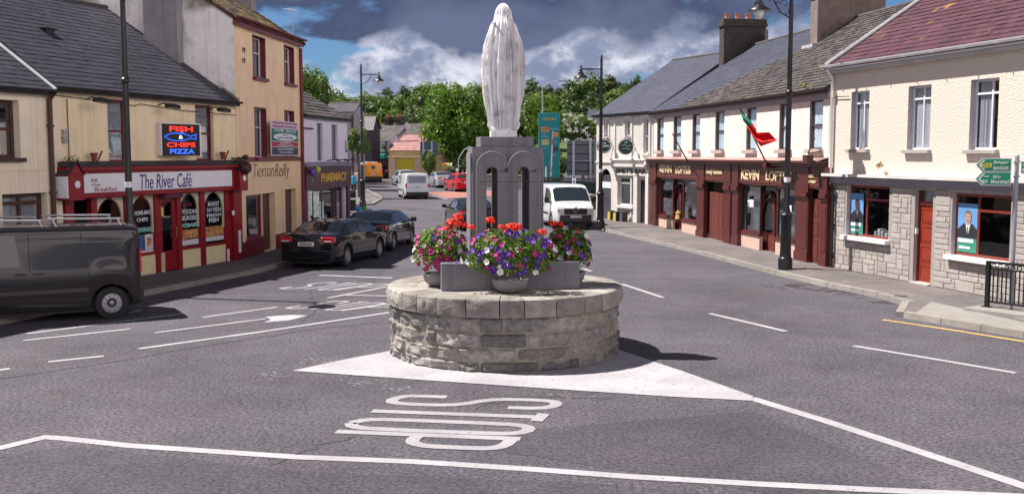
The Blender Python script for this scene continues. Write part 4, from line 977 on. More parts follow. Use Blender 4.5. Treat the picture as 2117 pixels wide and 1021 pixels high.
panel_door(CA, (cu(152), cu(188), .14, zTop - .76), .04, RED2, BRASS)
b = MB(); b.box(LC - .20, LC - .06, -.155, -.142, .35, 1.05); b.build('menu_board', PLW, CA)
b = MB(); u_, z_ = fC.uz(482, 440, -.14); b.disc(u_, z_, .08, -.150, -.142, 10); b.build('medallion', BOARD, CA)
b = MB(); u_, z_ = fC.uz(470, 530); b.box(u_ - .05, u_ + .05, -.05, .0, .12, .5); b.build('meter_box', WHITEP, CA)
# floodlights, neon sign, pots
FLG = 'floodlights under the cafe eaves'
for i, (px_, py_, lb) in enumerate(((205, 207, 'black floodlight on a bracket left of the first upper cafe window'), (352, 219, 'black floodlight under the cafe eaves above the neon sign'), (458, 227, 'black floodlight at the right end of the cafe eaves'))):
    u_, z_ = fC.uz(px_, py_, -.4); g = thing('floodlight', lb, 'floodlight', fC.w(u_, 0, z_), fC.rz, FLG)
    b = MB(); b.prism([(-.17, -.05), (.17, -.09), (.17, 0.02), (-.17, .06)], -.62, -.34); b.build('lamp_housing', BLACK, g, bevel=.015)
    b = MB(); b.tube([(0, 0, .02), (0, -.2, .08), (0, -.36, .0)], .018, 6); b.build('bracket', BLACK, g)
ng = fC.R(345, 405, 257, 322, -.35); uc = (ng[0] + ng[1]) / 2
sg = thing('neon_sign', 'lit neon fish and chips pizza sign in a black box on the cafe wall', 'sign', fC.w(ng[0], -.12, ng[2]), fC.rz + radians(-14))
wN = ng[1] - ng[0]; hN = ng[3] - ng[2]
b = MB(); b.box(0, wN, -.06, .10, 0, hN); b.build('sign_box', BLACK, sg, bevel=.008)
b = MB(); b.box(-.015, wN + .015, -.07, .11, hN + .001, hN + .03); b.box(-.03, -.001, -.07, .11, 0, hN); b.box(wN + .001, wN + .05, -.07, .12, 0, hN); b.build('sign_case', WHITEP, sg)
NR_ = mat('red_neon', (1.0, 0.03, 0.02), 0.5, 0.0, emit=0.7); NBl = mat('blue_neon', (0.03, 0.14, 1.0), 0.5, 0.0, emit=0.85); NW = mat('white_neon', (0.8, 0.9, 1.0), 0.5, 0, emit=.6)
text('FISH', sg, wN * .2, wN * .82, hN * .76, hN * .93, -.066, NR_, bold=.025, name='neon_lettering'); text('CHIPS', sg, wN * .12, wN * .88, hN * .27, hN * .42, -.066, NR_, bold=.025, name='neon_lettering'); text('PIZZA', sg, wN * .2, wN * .85, hN * .06, hN * .21, -.066, NBl, bold=.02, name='neon_lettering'); text('&', sg, wN * .44, wN * .55, hN * .53, hN * .65, -.066, NW, name='neon_lettering')
b = MB(); fp = [(.06, .60), (.16, .67), (.32, .71), (.55, .70), (.74, .62), (.9, .68), (.88, .60), (.9, .52), (.74, .56), (.55, .48), (.32, .47), (.16, .52), (.06, .60)]; b.tube([(x * wN, -.075, z * hN) for x, z in fp], .011, 5); b.tube([(.48 * wN, -.075, .71 * hN), (.52 * wN, -.075, .755 * hN), (.58 * wN, -.075, .695 * hN)], .009, 5); b.build('neon_fish', NBl, sg)
POT = mat('terracotta_pot', (0.22, 0.05, 0.03), 0.8)
for (px_, py_, lb) in ((195, 335, 'small red plant pot on the cafe fascia left of the first window'), (461, 330, 'small red plant pot on the right end of the cafe fascia')):
    u_, z_ = fC.uz(px_, py_, -.2); g = thing('plant_pot', lb, 'plant pot', fC.w(u_, -.2, z_), fC.rz, 'pots on the cafe fascia')
    b = MB(); b.lathe(0, 0, [(.05, 0), (.085, .19), (.10, .19), (.10, .23), (.08, .23), (.07, .1)], 14); b.build('pot', POT, g, smooth=True)
    b = MB(); b.tube([(.08, 0, -.03), (.15, -.02, .10), (.26, -.03, .27)], .022, 6); b.build('twig', mat('dead_twig', (0.09, 0.04, 0.03), .9), g)
# hanging round sign between cafe and apricot house
u_, z_ = fC.uz(508, 347, -.5); bs = thing('hanging_sign', 'dark red round hanging sign on a bracket between cafe and apricot house', 'sign', fC.w(u_, -.0, z_), fC.rz)
b = MB(); b.tube([(0, -.62 + k * .06, 0) for k in range(5)], [.15, .19, .20, .19, .15], 18); b.build('barrel', mat('dark_wine_barrel', (0.06, 0.012, 0.02), .4), bs, smooth=True)
b = MB(); b.tube([(0, .0, .30), (0, -.5, .28)], .02, 6); b.tube([(0, -.5, .3), (0, -.5, .15)], .012, 6); b.lathe(0, -.5, [(.05, .26), (.10, .30), (.10, .36), (.04, .40)], 10); b.build('bracket', BLACK, bs)

# ---------- tall apricot house
TH = building('apricot_house', 'tall three storey apricot house with dark red window reveals and name lettering beside the cafe', fT)
LT = fT.L
t1 = fT.R(522, 547, 78, 161); t2 = fT.R(587, 606.5, 98, 173); t3 = fT.R(526, 549, 225, 326); t4 = fT.R(588, 607, 231, 318)
g1 = fT.R(509, 568, 400, 486); zD = fT.uz(540, 401)[1]; gw = (fT.uz(509, 440)[0], fT.uz(543, 440)[0], fT.uz(525, 492)[1], zD); gd = (gw[1] + .02, fT.uz(569, 440)[0], .13, zD); g2 = (fT.uz(590, 430)[0], fT.uz(613, 430)[0], .13, fT.uz(600, 391)[1])
shell(TH, fT, 7.62, 6.6, 3.3, 9.75, PEACH, [t1, t2, t3, t4, gw, gd, g2], (True, True), 0.22, gable_m=GABLE, room=.8, rev_m=None)
roof(TH, -.05, LT + .08, 7.62, 3.3, 9.75, 6.6, SLATE_BR, over=.22, lift=.02, jit=.008)
fb = MB(); fb.box(-.05, LT + .05, -.16, -.002, 7.40, 7.66); fb.build('eaves_board', WINE, TH); gutter(TH, -.05, LT + .06, 7.66, WINE, y=-.24)
WINF = mat('white_window_frame', (0.70, 0.70, 0.76), 0.4)
for i, o_ in enumerate((t1, t2, t3, t4)):
    w_ = window(TH, o_, 0.2, WINF, (), (0.62,), 0.045, sill=WINE, sill_d=.12, sill_h=.10, curtain=(NET, (0, .9)))
    s_ = MB()
    for y_ in (-.006,):
        s_.box(o_[1] - .0, o_[1] + .035, -.012, .16, o_[2], o_[3] + .04); s_.box(o_[0] - .035, o_[0], -.012, -.001, o_[2], o_[3] + .04); s_.box(o_[0], o_[1], -.012, .16, o_[3], o_[3] + .04)
        s_.box(o_[1] - .012, o_[1] - .001, .0, .17, o_[2], o_[3])
    s_.build('surround', WINE, w_)
zS = fT.uz(560, 329)[1]; b = MB(); b.box(0, LT, -.05, -.002, zS - .07, zS + .07); b.build('string_course', WINE, TH)
b = MB(); b.tube([(LT - .05, -.07, .1), (LT - .05, -.07, 7.35)], .06, 8); b.build('downpipe', WINE, TH, smooth=True)
for a_, c_ in ((0, gw[1] + .02), (gd[1], g2[0])): b = MB(); b.box(a_, c_, -.03, -.002, .0, .62); b.build('plinth_band', WINE, TH)
window(TH, gw, .10, WINE, (), (), .09, glass=GLASS2, fd=.08, sill=WINE)
panel_door(TH, (gd[0] + .25, gd[1] - .03, gd[2], gd[3]), .2, BROWN, BRASS); panel_door(TH, g2, .2, BROWN, BRASS)
sc_ = mat('script_lettering', (0.13, 0.05, 0.05), 0.6)
a0, a1 = fT.uz(523, 350)[0], fT.uz(598, 356)[0]
z0_, z1_ = fT.uz(560, 372)[1], fT.uz(560, 340)[1]
text('Tiernan', TH, a0, a0 + (a1 - a0) * .54, z0_ + .12, z1_ + .02, -.012, sc_, shear=0.2, bold=-.02, name='name_lettering'); text('Reilly', TH, a0 + (a1 - a0) * .57, a1, z0_ - .05, z1_ + .02, -.012, sc_, shear=0.28, bold=-.012, name='name_lettering')
for k, (px_, py_) in enumerate(((503, 104), (503, 126))):
    u_, z_ = fT.uz(px_, py_); text('19', TH, u_ - .1, u_ + .16, z_ - .09, z_ + .09, -.012, sc_, bold=.03, name='date_numerals')
# chimney breast on the gable (local: standing proud of the left gable)
st_ = MB(); st_.box(-.42, -.001, 1.62, 2.72, 4.5, 11.2); st_.build('chimney_breast', STACK, TH, bevel=.02)
st_ = MB(); st_.box(.002, .5, 1.62, 2.72, 8.6, 11.2); st_.build('chimney', GABLE, TH)
chimney(TH, LT - .9, LT - .35, 1.5, 2.3, 8.4, 10.25, STACK, STACK)
ae = thing('tv_aerial', 'thin tv aerial on the right end of the apricot house roof', 'aerial', fT.w(LT - .25, .15, 7.75), fT.rz)
b = MB(); b.tube([(0, 0, 0), (0, 0, 1.0)], .02, 6); b.build('mast', LEAD, ae)
b = MB(); b.tube([(-.75, 0, .92), (.25, 0, 1.0)], .012, 5)
for k in range(7): x = -.72 + k * .15; b.tube([(x, -.12, .925 + .01 * k), (x, .12, .925 + .01 * k)], .007, 4)
b.build('antenna', LEAD, ae)
# for sale board
fr_ = fT.R(561, 616, 251, 322, -.25); fsl = thing('sale_board', 'for sale board with white oval on green fixed to the apricot house', 'sign', fT.w(fr_[0], -.22, fr_[2]), fT.rz)
wS = fr_[1] - fr_[0]; hS = fr_[3] - fr_[2]
b = MB(); b.box(0, wS, -.02, .02, 0, hS); b.build('board', mat('board_white', (.70, .62, .72), .5), fsl)
b = MB(); b.box(.03, wS - .03, -.028, -.021, hS * .42, hS * .77); b.build('green_panel', mat('sign_green', (.01, .16, .14), .5), fsl)
b = MB(); b.prism([(wS * .5 + wS * .44 * cos(a), hS * .54 + hS * .105 * sin(a)) for a in [2 * pi * i / 28 for i in range(28)]], -.034, -.029); b.build('oval', BOARD, fsl)
b = MB(); b.box(.03, wS - .03, -.028, -.021, hS * .26, hS * .40); b.build('red_panel', mat('sign_red', (.42, .02, .05), .5), fsl)
b = MB(); b.box(.03, wS - .03, -.028, -.021, .03, hS * .24); b.build('navy_panel', mat('sign_navy', (.03, .04, .09), .5), fsl)
MAG = mat('magenta_lettering', (.40, .02, .22), .5); GRN = mat('green_lettering', (.01, .10, .09), .5)
for body, a, c, e, f_, m_ in (('BRILLIANT LOCATION', .05, .95, .91, .97, MAG), ('BRILLIANT POTENTIAL', .05, .95, .81, .87, MAG), ('FOR SALE', .1, .9, .68, .755, BOARD), ('REA', .4, .6, .58, .62, GRN), ('GALLAGHER', .2, .8, .49, .55, GRN), ('PROPERTY', .3, .7, .34, .385, BOARD), ('CONSULTANTS', .2, .8, .275, .32, BOARD), ('AUCTIONEERS', .2, .8, .16, .21, BOARD), ('VALUERS', .25, .75, .07, .12, BOARD)):
    text(body, fsl, wS * a, wS * c, hS * e, hS * f_, -.037, m_, bold=.02, depth=.003)

# ---------- pharmacy
PH = building('pharmacy', 'small lilac white pharmacy with plum shopfront and gold lettering beyond the apricot house', fP)
LP = fP.L
p1 = fP.R(655, 667, 255, 333); p2 = fP.R(685, 697.5, 258, 330)
zPf = fP.uz(675, 350)[1]; zPb = fP.uz(675, 388)[1]
pw = (fP.uz(641, 420)[0], fP.uz(692, 420)[0], .55, zPb - .03); pd = (pw[1] + .1, fP.uz(714, 420)[0], .12, zPb - .03)
shell(PH, fP, 4.95, 6, 3.0, 6.6, LILAC, [p1, p2, pw, pd], (False, True), .15, room=1.2, gable_m=LILAC)
roof(PH, -.02, LP + .12, 4.95, 3.0, 6.6, 6, SLATE_M, over=.2, pitch=.3, wid=.34, lift=.028, jit=.012)
gutter(PH, 0, LP + .1, 4.92, GUTTER)
GREYF = mat('grey_blind', (.20, .20, .27), .6)
for o_ in (p1, p2): window(PH, o_, .12, GREYF, (), (.5,), .05, curtain=(GREYF, (0, 1)))
PLUM = mat('plum_gloss', (0.085, 0.018, 0.045), .4, .1, 3)
fz = MB(); fz.box(0, LP, -.16, -.002, zPb, zPf); fz.box(-.0, LP + .04, -.24, -.002, zPf + .001, zPf + .10)
fz.box(0, .28, -.10, -.002, .12, zPb); fz.box(LP - .3, LP, -.10, -.002, .12, zPb); fz.box(pw[1], pd[0], -.06, .1, .12, zPb); fz.box(.28, pw[1], -.06, -.002, .12, .52); zz = fz.build('shopfront', PLUM, PH, bevel=.006)
lg = MB(); lg.poly([(0, -.3, zPf + .12), (LP, -.3, zPf + .12), (LP, 0, zPf + .30), (0, 0, zPf + .30)]); lg.poly([(0, -.3, zPf + .12), (0, 0, zPf + .30), (0, 0, zPf + .12)]); lg.build('lead_roof', mat('grey_lead', (.25, .24, .30), .6), PH)
GOLD = mat('gold_lettering', (0.62, 0.38, 0.05), .4)
text('PHARMACY', zz, fP.uz(655, 366)[0], fP.uz(709, 366)[0], fP.uz(682, 375)[1], fP.uz(682, 357)[1], -.172, GOLD, bold=.03, shear=.05, depth=.03)
window(PH, pw, .06, PLUM, (.5,), (), .06, glass=GLASS2)
b = MB(); b.poly([(pd[0], .1, pd[2]), (pd[1], .1, pd[2]), (pd[1], .1, pd[3]), (pd[0], .1, pd[3])]); b.build('door_pane', GLASS2, PH)
WP = mat('lit_display', (.75, .72, .68), .5, .5, 7, emit=.35)
for (a, c, e, f_) in ((.06, .34, 1.0, 2.0), (.42, .62, .9, 1.9), (.66, .8, .7, 1.5), (.08, .3, .58, .9)):
    b = MB(); x0_ = pw[0] + (pw[1] - pw[0]) * a; x1_ = pw[0] + (pw[1] - pw[0]) * c; b.box(x0_, x1_, .28, .31, e, f_); b.build('display_panel', WP, PH)
for u_ in (.25, .6): 
    b = MB(); b.lathe(pw[0] + (pw[1] - pw[0]) * u_, .5, [(.02, 2.02), (.05, 2.04), (.05, 2.09), (.02, 2.1)], 8); b.build('spotlight', mat('lit_bulb', (1, .8, .45), .5, 0, emit=2.0), PH)
b = MB(); b.tube([(.0, -.05, 4.4), (1.1, -.05, 4.4)], .03, 6); b.tube([(LP - .3, -.04, 4.0), (LP - .3, -.04, 3.5), (LP - .1, -.04, 3.6)], .02, 5); b.build('pipe', GUTTER, PH)
for k in range(3):
    uu = LP * (.52 + .2 * k); b = MB(); b.tube([(uu, 0, zPf + .34), (uu, -.45, zPf + .40), (uu, -.55, zPf + .26)], .025, 6); b.build('fascia_lamp', BLACK, PH)
for i, (px_, py_, Yb, c_, lb) in enumerate(((657, 352, None, (.45, .62, .08), 'lime green balloon tied to the pharmacy fascia'), (646, 357, None, (.18, .05, .5), 'purple balloon tied to the pharmacy fascia'), (741, 433, 43, (.03, .25, .75), 'blue balloon floating behind the second black car'), (753, 432.5, 43, (.03, .35, .05), 'dark green balloon floating behind the second black car'))):
    if Yb is None: u_, z_ = fP.uz(px_, py_, -.3); p_ = fP.w(u_, -.3, z_)
    else: p_ = P(px_, py_, Yb)
    g = thing('balloon', lb, 'balloon', p_, 0, 'party balloons'); b = MB(); b.lathe(0, 0, [(.004, -.16), (.05, -.12), (.10, -.06), (.125, .02), (.11, .08), (.07, .12), (.01, .14)], 16); b.build('balloon_skin', mat('balloon_%d' % i, c_, .25, 0, spec=.6), g, smooth=True)
    b = MB(); b.tube([(0, 0, -.16), (.01, .02, -.4), (0, .05, -.16 - (.25 if Yb is None else 1.2))], .004, 4); b.build('string', WHITEP, g)

# ================================================================== BUILDINGS, RIGHT ROW
BLUSH = mat('blush_render', (0.76, 0.66, 0.63), 0.85, 0.09, 1.2, bump=0.003, bscale=60, streak=0.2)
PUBW = mat('pub_white_render', (0.60, 0.57, 0.55), 0.8, 0.08, 1.5, streak=0.18)
MAHO = mat('mahogany_paint', (0.088, 0.018, 0.017), 0.38, 0.18, 4, spec=0.5, streak=0.15)
MAHO2 = mat('worn_mahogany', (0.145, 0.038, 0.028), 0.45, 0.22, 6, streak=0.25)
TAN = mat('tan_trim', (0.34, 0.23, 0.21), 0.6, 0.1, 3)
GOLDL = mat('cream_gold_lettering', (0.70, 0.56, 0.36), 0.45)
BLUEG = mat('blue_display', (0.10, 0.17, 0.22), 0.4, 0.5, 2.2, col2=(0.26, 0.33, 0.36), c2s=1.6, c2t=0.55)
SASH = mat('dark_sash', (0.06, 0.045, 0.05), 0.4)
SILLP = mat('pinkish_sill', (0.45, 0.36, 0.34), 0.75, 0.1, 5)
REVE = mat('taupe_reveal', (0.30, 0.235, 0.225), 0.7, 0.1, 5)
BLIND = mat('window_blind', (0.60, 0.70, 0.78), 0.8, 0.12, 9)
GLASSU = glass_mat('thin_pane', (.88, .92, .95), .03, ior=1.22)
fR = Fac(V2(9.30, 30.0), V2(13.25, 15.5))
fK = Fac(V2(6.50, 47.2), V2(9.27, 30.1))
fB = Fac(V2(4.27, 52.0), V2(6.49, 47.25))

# ---------- pub
PB_ = building('white_pub', 'white painted pub with two round green hanging signs beside the far lamp post', fB)
LB = fB.L
q1 = fB.R(1250, 1258, 249, 283); q2 = fB.R(1293, 1304, 249, 282); q3 = fB.R(1332, 1342, 246, 317)
qw = fB.R(1281, 1312, 366, 424); qd = (fB.uz(1321, 420)[0], fB.uz(1338, 420)[0], .12, fB.uz(1330, 372)[1]); qa = (fB.uz(1240, 420)[0], fB.uz(1263, 420)[0], .12, fB.uz(1252, 349)[1])
shell(PB_, fB, 5.42, 9, 4.6, 8.25, PUBW, [q1, q2, q3, qw, qd, qa], (True, False), .15, room=.9)
roof(PB_, -.15, LB + .0, 5.42, 4.6, 8.25, 9, SLATE_B, over=.2, pitch=.24, wid=.28, lift=.008, jit=.002)
gutter(PB_, -.1, LB, 5.38, GUTTER)
for o_, cu_ in ((q1, (0, .5)), (q2, (.0, .7)), (q3, (0, .8))):
    w_ = window(PB_, o_, .1, WINF, (), (.5,), .05, sill=PUBW, curtain=(NET, cu_))
    s_ = MB(); s_.box(o_[0] - .14, o_[0], -.04, -.002, o_[2] - .1, o_[3] + .05); s_.box(o_[1], o_[1] + .14, -.04, -.002, o_[2] - .1, o_[3] + .05); s_.box(o_[0] - .2, o_[1] + .2, -.09, -.002, o_[3] + .051, o_[3] + .16); s_.box(o_[0] - .08, o_[1] + .08, -.12, -.002, o_[3] + .161, o_[3] + .26); s_.build('surround', PUBW, w_)
b = MB()
for k in range(4): u_ = LB * (.05 + .3 * k); b.box(u_ - .06, u_ + .06, -.05, -.002, .1, 5.3)
b.box(0, LB, -.07, -.002, fB.uz(1260, 335)[1] - .04, fB.uz(1260, 335)[1] + .05)
b.build('render_pilasters', PUBW, PB_)
sf = MB(); u0_, u1_ = fB.uz(1272, 400)[0], fB.uz(1345, 400)[0]; zt0 = fB.uz(1305, 363)[1]; zt1 = fB.uz(1305, 345)[1]
sf.box(u0_, u1_, -.12, -.002, zt0, zt1); sf.box(u0_ - .1, u1_ + .02, -.26, -.002, zt1 + .001, zt1 + .12); sf.box(u0_ - .04, u1_ - .02, -.2, -.002, zt1 + .121, zt1 + .3); sf.box(u0_ - .12, u1_ + .02, -.3, -.002, zt1 + .301, zt1 + .38)
sf.box(u0_, qw[0] - .04, -.1, -.002, .12, zt0); sf.box(qw[1] + .04, qd[0] - .03, -.1, -.002, .12, zt0); sf.box(qd[1] + .02, u1_, -.14, -.002, .12, zt0)
sf.box(qw[0] - .04, qw[1] + .04, -.14, -.002, qw[2] - .16, qw[2] - .03)
for uu in (u0_, u1_ - .16): sf.tube([(uu + .08, -.18, zt1 - .1), (uu + .08, -.24, zt1 + .1), (uu + .08, -.2, zt1 + .32)], [.06, .11, .07], 8)
so = sf.build('shopfront', mat('pub_trim_white', (.66, .62, .60), .6, .08, 3), PB_, bevel=.008)
text("SMET'S BAR", so, u0_ + .25, u1_ - .2, zt0 + .1, zt1 - .07, -.13, BLACK, bold=.04)
window(PB_, qw, .08, WINF, (), (.78,), .05, glass=GLASS2)
b = MB()
for k in range(5): uu = qw[0] + (qw[1] - qw[0]) * (k + .5) / 5; b.disc(uu, qw[3] - .16, .07, .05, .06, 8)
b.build('window_decal', BLACK, PB_)
panel_door(PB_, qd, .1, mat('black_door', (.02, .02, .025), .4), BRASS); 
ado = panel_door(PB_, (qa[0], qa[1], qa[2], qa[3] - .3), .1, mat('grey_door', (.06, .06, .075), .5), BRASS)
b = MB(); arch_cut(b, (qa[0] + qa[1]) / 2, (qa[1] - qa[0]) / 2 - .002, qa[3] - (qa[1] - qa[0]) / 2, .0, .12, qa[3] + .001, qa[0], qa[1]); b.build('arch_head', PUBW, PB_)
b = MB(); b.box(qa[0] + .12, qa[1] - .12, .07, .085, 1.75, 2.05); b.build('door_sign', BOARD, PB_)
LPG = 'round green signs on the white pub'
for (px_, py_, r_, lb) in ((1249, 302, .36, 'left round green pub sign with white ring'), (1293.5, 304, .37, 'right round dark green pub sign with pale swirls')):
    u_, z_ = fB.uz(px_, py_, -.55); p_ = fB.w(u_, -.55, z_); g = thing('round_pub_sign', lb, 'sign', p_, radians(6), LPG)
    b = MB(); b.disc(0, 0, r_, -.05, .05, 28); b.build('sign_disc', mat('dark_green_sign', (.01, .05, .04), .4), g)
    b = MB(); rr2 = .86 * r_ if 'ring' in lb else .94 * r_; b.tube([(rr2 * cos(a), -.055, rr2 * sin(a)) for a in [2 * pi * i / 28 for i in range(29)]], .022 if 'ring' in lb else .012, 5); b.build('sign_ring', BOARD, g)
    b = MB()
    if 'ring' in lb: b.box(-.24, .24, -.062, -.052, -.05, .05); b.prism([(-.12, .1), (.12, .1), (0, .22)], -.062, -.052)
    else: b.tube([(-.22, -.06, .06), (-.05, -.06, .10), (.1, -.06, .03), (.24, -.06, .08)], .02, 5); b.tube([(-.18, -.06, -.10), (0, -.06, -.05), (.2, -.06, -.14)], .02, 5); b.prism([(-.10, .17), (.10, .17), (.04, .26), (-.04, .26)], -.062, -.052)
    b.build('sign_emblem', mat('pale_green', (.35, .5, .45), .5), g)
    b = MB(); b.tube([(.0, .02, r_), (.0, .02, r_ + .12), (.3, .5, r_ + .14)], .02, 5); b.tube([(.15, .25, r_ + .13), (.38, .3, .1), (.25, .5, -.3)], .015, 5); b.build('bracket', BLACK, g)
for (px_, yb, lb, m_, e) in ((1264, 456, 'first yellow fronted board leaning under the pub archway', (.55, .42, .08), 1), (1275.5, 459, 'second yellow fronted board beside the pub window', (.55, .42, .08), 1), (1289, 460, 'small grey bin box below the pub window', (.10, .10, .12), 0)):
    p_ = G(px_, yb, .12); p_.z = .12; g = thing('pavement_board', lb, 'board', p_, fB.rz, 'boards under the pub window')
    b = MB(); b.box(-.16, .16, -.14, .14, 0, .56); b.build('board_case', mat('dark_case', (.03, .03, .03), .5), g, bevel=.015)
    b = MB(); b.box(-.12, .12, -.152, -.141, .05, .5); b.build('front_panel', mat('board_face_%d' % e, m_, .5, .3, 9), g)

# ---------- draper's
KE = building('draper_shop', 'long blush rendered building with the dark red Loftus shopfront and seven upper sash windows', fK)
LK_ = fK.L
kw = [fK.R(*r) for r in ((1359, 1372.5, 239, 309), (1393, 1408.6, 238, 310), (1432, 1448, 235, 311), (1479.5, 1498, 232, 311), (1544, 1564.5, 226, 312), (1612, 1637, 219, 312), (1675, 1702, 213, 312))]
zav0 = sum(k[2] for k in kw) / 7; zav1 = sum(k[3] for k in kw) / 7
kw = [(k[0], k[1], zav0, zav1) for k in kw]
zC = fK.uz(1600, 333)[1]; zCb = zC - .16; zFb = fK.uz(1600, 385)[1] + .02
def ku(px, py=430, v=0): return fK.uz(px, py, v)[0]
bigop = (.35, LK_ - .06, .12, zFb - .02)
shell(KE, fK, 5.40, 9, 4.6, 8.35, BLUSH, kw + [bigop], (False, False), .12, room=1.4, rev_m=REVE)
SPL = 9.6
roof(KE, 0, LK_, 5.40, 4.6, 8.35, 9, SLATE_M, over=.2, pitch=.21, wid=.25, lift=.024, jit=.010, skew=lambda q: (3.5 + (SPL - 3.5) * min(1, q * 1.5), LK_))
b = MB(); kk_ = (8.35 - 5.40) / 4.6; slates(b, 0, SPL, -.2, 4.6, 5.40 - .2 * kk_ + .05, 8.40, .25, .28, .012, .004, skew=lambda q: (0, 3.5 + (SPL - 3.5) * min(1, q * 1.5))); b.build('newer_slates', SLATE_B, KE)
gutter(KE, 0, LK_ + .02, 5.34, mat('maroon_gutter', (.06, .025, .03), .5))
b = MB(); b.box(0, LK_, -.06, -.002, 5.02, 5.22); b.build('eaves_band', mat('mauve_band', (.34, .28, .32), .7), KE)
for i, o_ in enumerate(kw):
    w_ = window(KE, o_, .09, SASH, (), (.5,), .05, glass=GLASSU, sill=SILLP, sill_d=.14, sill_h=.12, curtain=(BLIND, (0.0, 1.0) if i > 3 else (0.0, .8)))
chimney(KE, -.25, .35, 3.15, 5.15, 7.0, 9.45, SOOT, SOOT, 4)
chimney(KE, SPL - .3, SPL + .3, 3.1, 5.75, 7.1, 9.35, CHIM, SOOT, 4)
b = MB(); b.box(SPL - .45, SPL + .45, 2.85, 3.1, 7.22, 7.42); b.build('lead_apron', LEAD, KE)
tuft(KE, 'gutter_weed', (LK_ - 1.2, -.25, 5.5), (.10, .06, .10), 60, 5, leaf_mat('weed', (.12, .14, .02), (.3, .3, .05)), .04)
sdp = fK.w(.9, 4.9, 8.65); sd_ = thing('satellite_dish', 'grey satellite dish behind the ridge beside the chimney with four pots', 'satellite dish', sdp, fK.rz)
b = MB(); b.tube([(0, 0, 0), (.05, .12, .0)], [.50, .30], 20); b.build('dish', mat('dish_grey', (.10, .11, .13), .5), sd_, smooth=True)
b = MB(); b.tube([(.0, .1, -.6), (0, .1, 0)], .03, 6); b.build('mount', BLACK, sd_)
# shopfront
sf = MB(); sf.box(.05, LK_, -.12, -.002, zFb, zCb); sf.box(-.12, LK_ + .05, -.36, -.002, zC - .06, zC + .02); sf.box(-.08, LK_ + .02, -.26, -.002, zCb + .001, zC - .061); so = sf.build('fascia', MAHO, KE, bevel=.012)
b = MB(); b.poly([(-.12, -.36, zC + .022), (LK_ + .05, -.36, zC + .022), (LK_ + .05, 0, zC + .13), (-.12, 0, zC + .13)]); b.poly([(-.12, -.36, zC + .022), (-.12, 0, zC + .13), (-.12, 0, zC + .022)]); b.build('cornice_lead', TAN, so)
pan = MB()
def panelframe(a, c, e=.06, nm=None):
    z0_, z1_ = zFb + .08, zCb - .06
    pan.box(a, c, -.135, -.121, z0_, z0_ + .05); pan.box(a, c, -.135, -.121, z1_ - .05, z1_); pan.box(a, a + .05, -.135, -.121, z0_ + .05, z1_ - .05); pan.box(c - .05, c, -.135, -.121, z0_ + .05, z1_ - .05)
segs = [(1357, 1441), (1456, 1498), (1527, 1646), (1674, 1696)]
for a, c in segs: panelframe(ku(a, 360, -.12) + .03, ku(c, 360, -.12) - .03)
pan.build('fascia_panels', MAHO2, so)
pl = MB()
PILS = [(1344, 1357), (1441, 1456), (1498, 1511), (1514, 1527), (1646, 1672), (1697, 1711)]
for a, c in PILS:
    ua_, ub_ = ku(a, 430, -.12), ku(c, 430, -.12); pl = MB()
    pl.box(ua_, ub_, -.14, .02, .42, zFb - .34); pl.box(ua_ - .03, ub_ + .03, -.17, .02, .12, .42); pl.box(ua_ - .03, ub_ + .03, -.18, .0, zFb - .34, zFb - .26); pl.box(ua_ - .0, ub_ + .0, -.22, .0, zFb - .259, zFb - .12); pl.box(ua_ - .03, ub_ + .03, -.18, .0, zFb - .119, zFb + .0); pl.box(ua_, ub_, -.165, -.001, zFb + .001, zCb - .002)
    pl.box(ua_ + .06, ub_ - .06, -.152, -.141, .55, zFb - .5); pl.build('pilaster', MAHO, KE, bevel=.012)
def kt(body, x0, x1, y0l, y1l, m_, **k):
    xm = (x0 + x1) / 2; return text(body, so, fK.uz(x0, 350, -.14)[0], fK.uz(x1, 350, -.14)[0], fK.uz(xm, y1l, -.14)[1], fK.uz(xm, y0l, -.14)[1], -.142, m_, depth=.02, **k)
kt('KEVIN', 1364, 1389, 341.5, 357, GOLDL, bold=.03); kt('LOFTUS', 1397, 1428, 343, 360, GOLDL, bold=.03)
kt('Family Fashions', 1460, 1493, 349, 363, GOLDL, bold=.035, shear=.2)
kt('KEVIN', 1533, 1570, 351, 372, GOLDL, bold=.03); kt('LOFTUS', 1584, 1637, 354, 375, GOLDL, bold=.03); kt('EST.', 1673, 1684, 360, 368, GOLDL, bold=.03); kt('1960', 1673, 1687, 373, 379, GOLDL, bold=.03)
zr = .62
TILE = mat('pink_tiles', (.60, .42, .36), .5, .08, 9, bump=.002, bscale=16)
def bay(a, c, v, riser=True, glass=GLASS2, mi=MAHO):
    ua_, ub_ = ku(a, 430, v), ku(c, 430, v)
    w_ = window(KE, (ua_, ub_, zr + .08, zFb - .03), v + .04, mi, (), (), .07, glass=glass, fd=.08)
    if riser:
        r_ = MB(); r_.box(ua_ - .02, ub_ + .02, v - .02, v + .1, .12, zr); r_.build('tiled_riser', TILE, KE); r_ = MB(); r_.box(ua_ - .04, ub_ + .04, v - .07, v + .1, zr + .001, zr + .079); r_.build('shop_sill', MAHO, KE)
    return ua_, ub_
bay(1363, 1391, .0); a_, c_ = bay(1411, 1441, .0); a_, c_ = bay(1531, 1572, .0); bay(1606, 1646, .0)
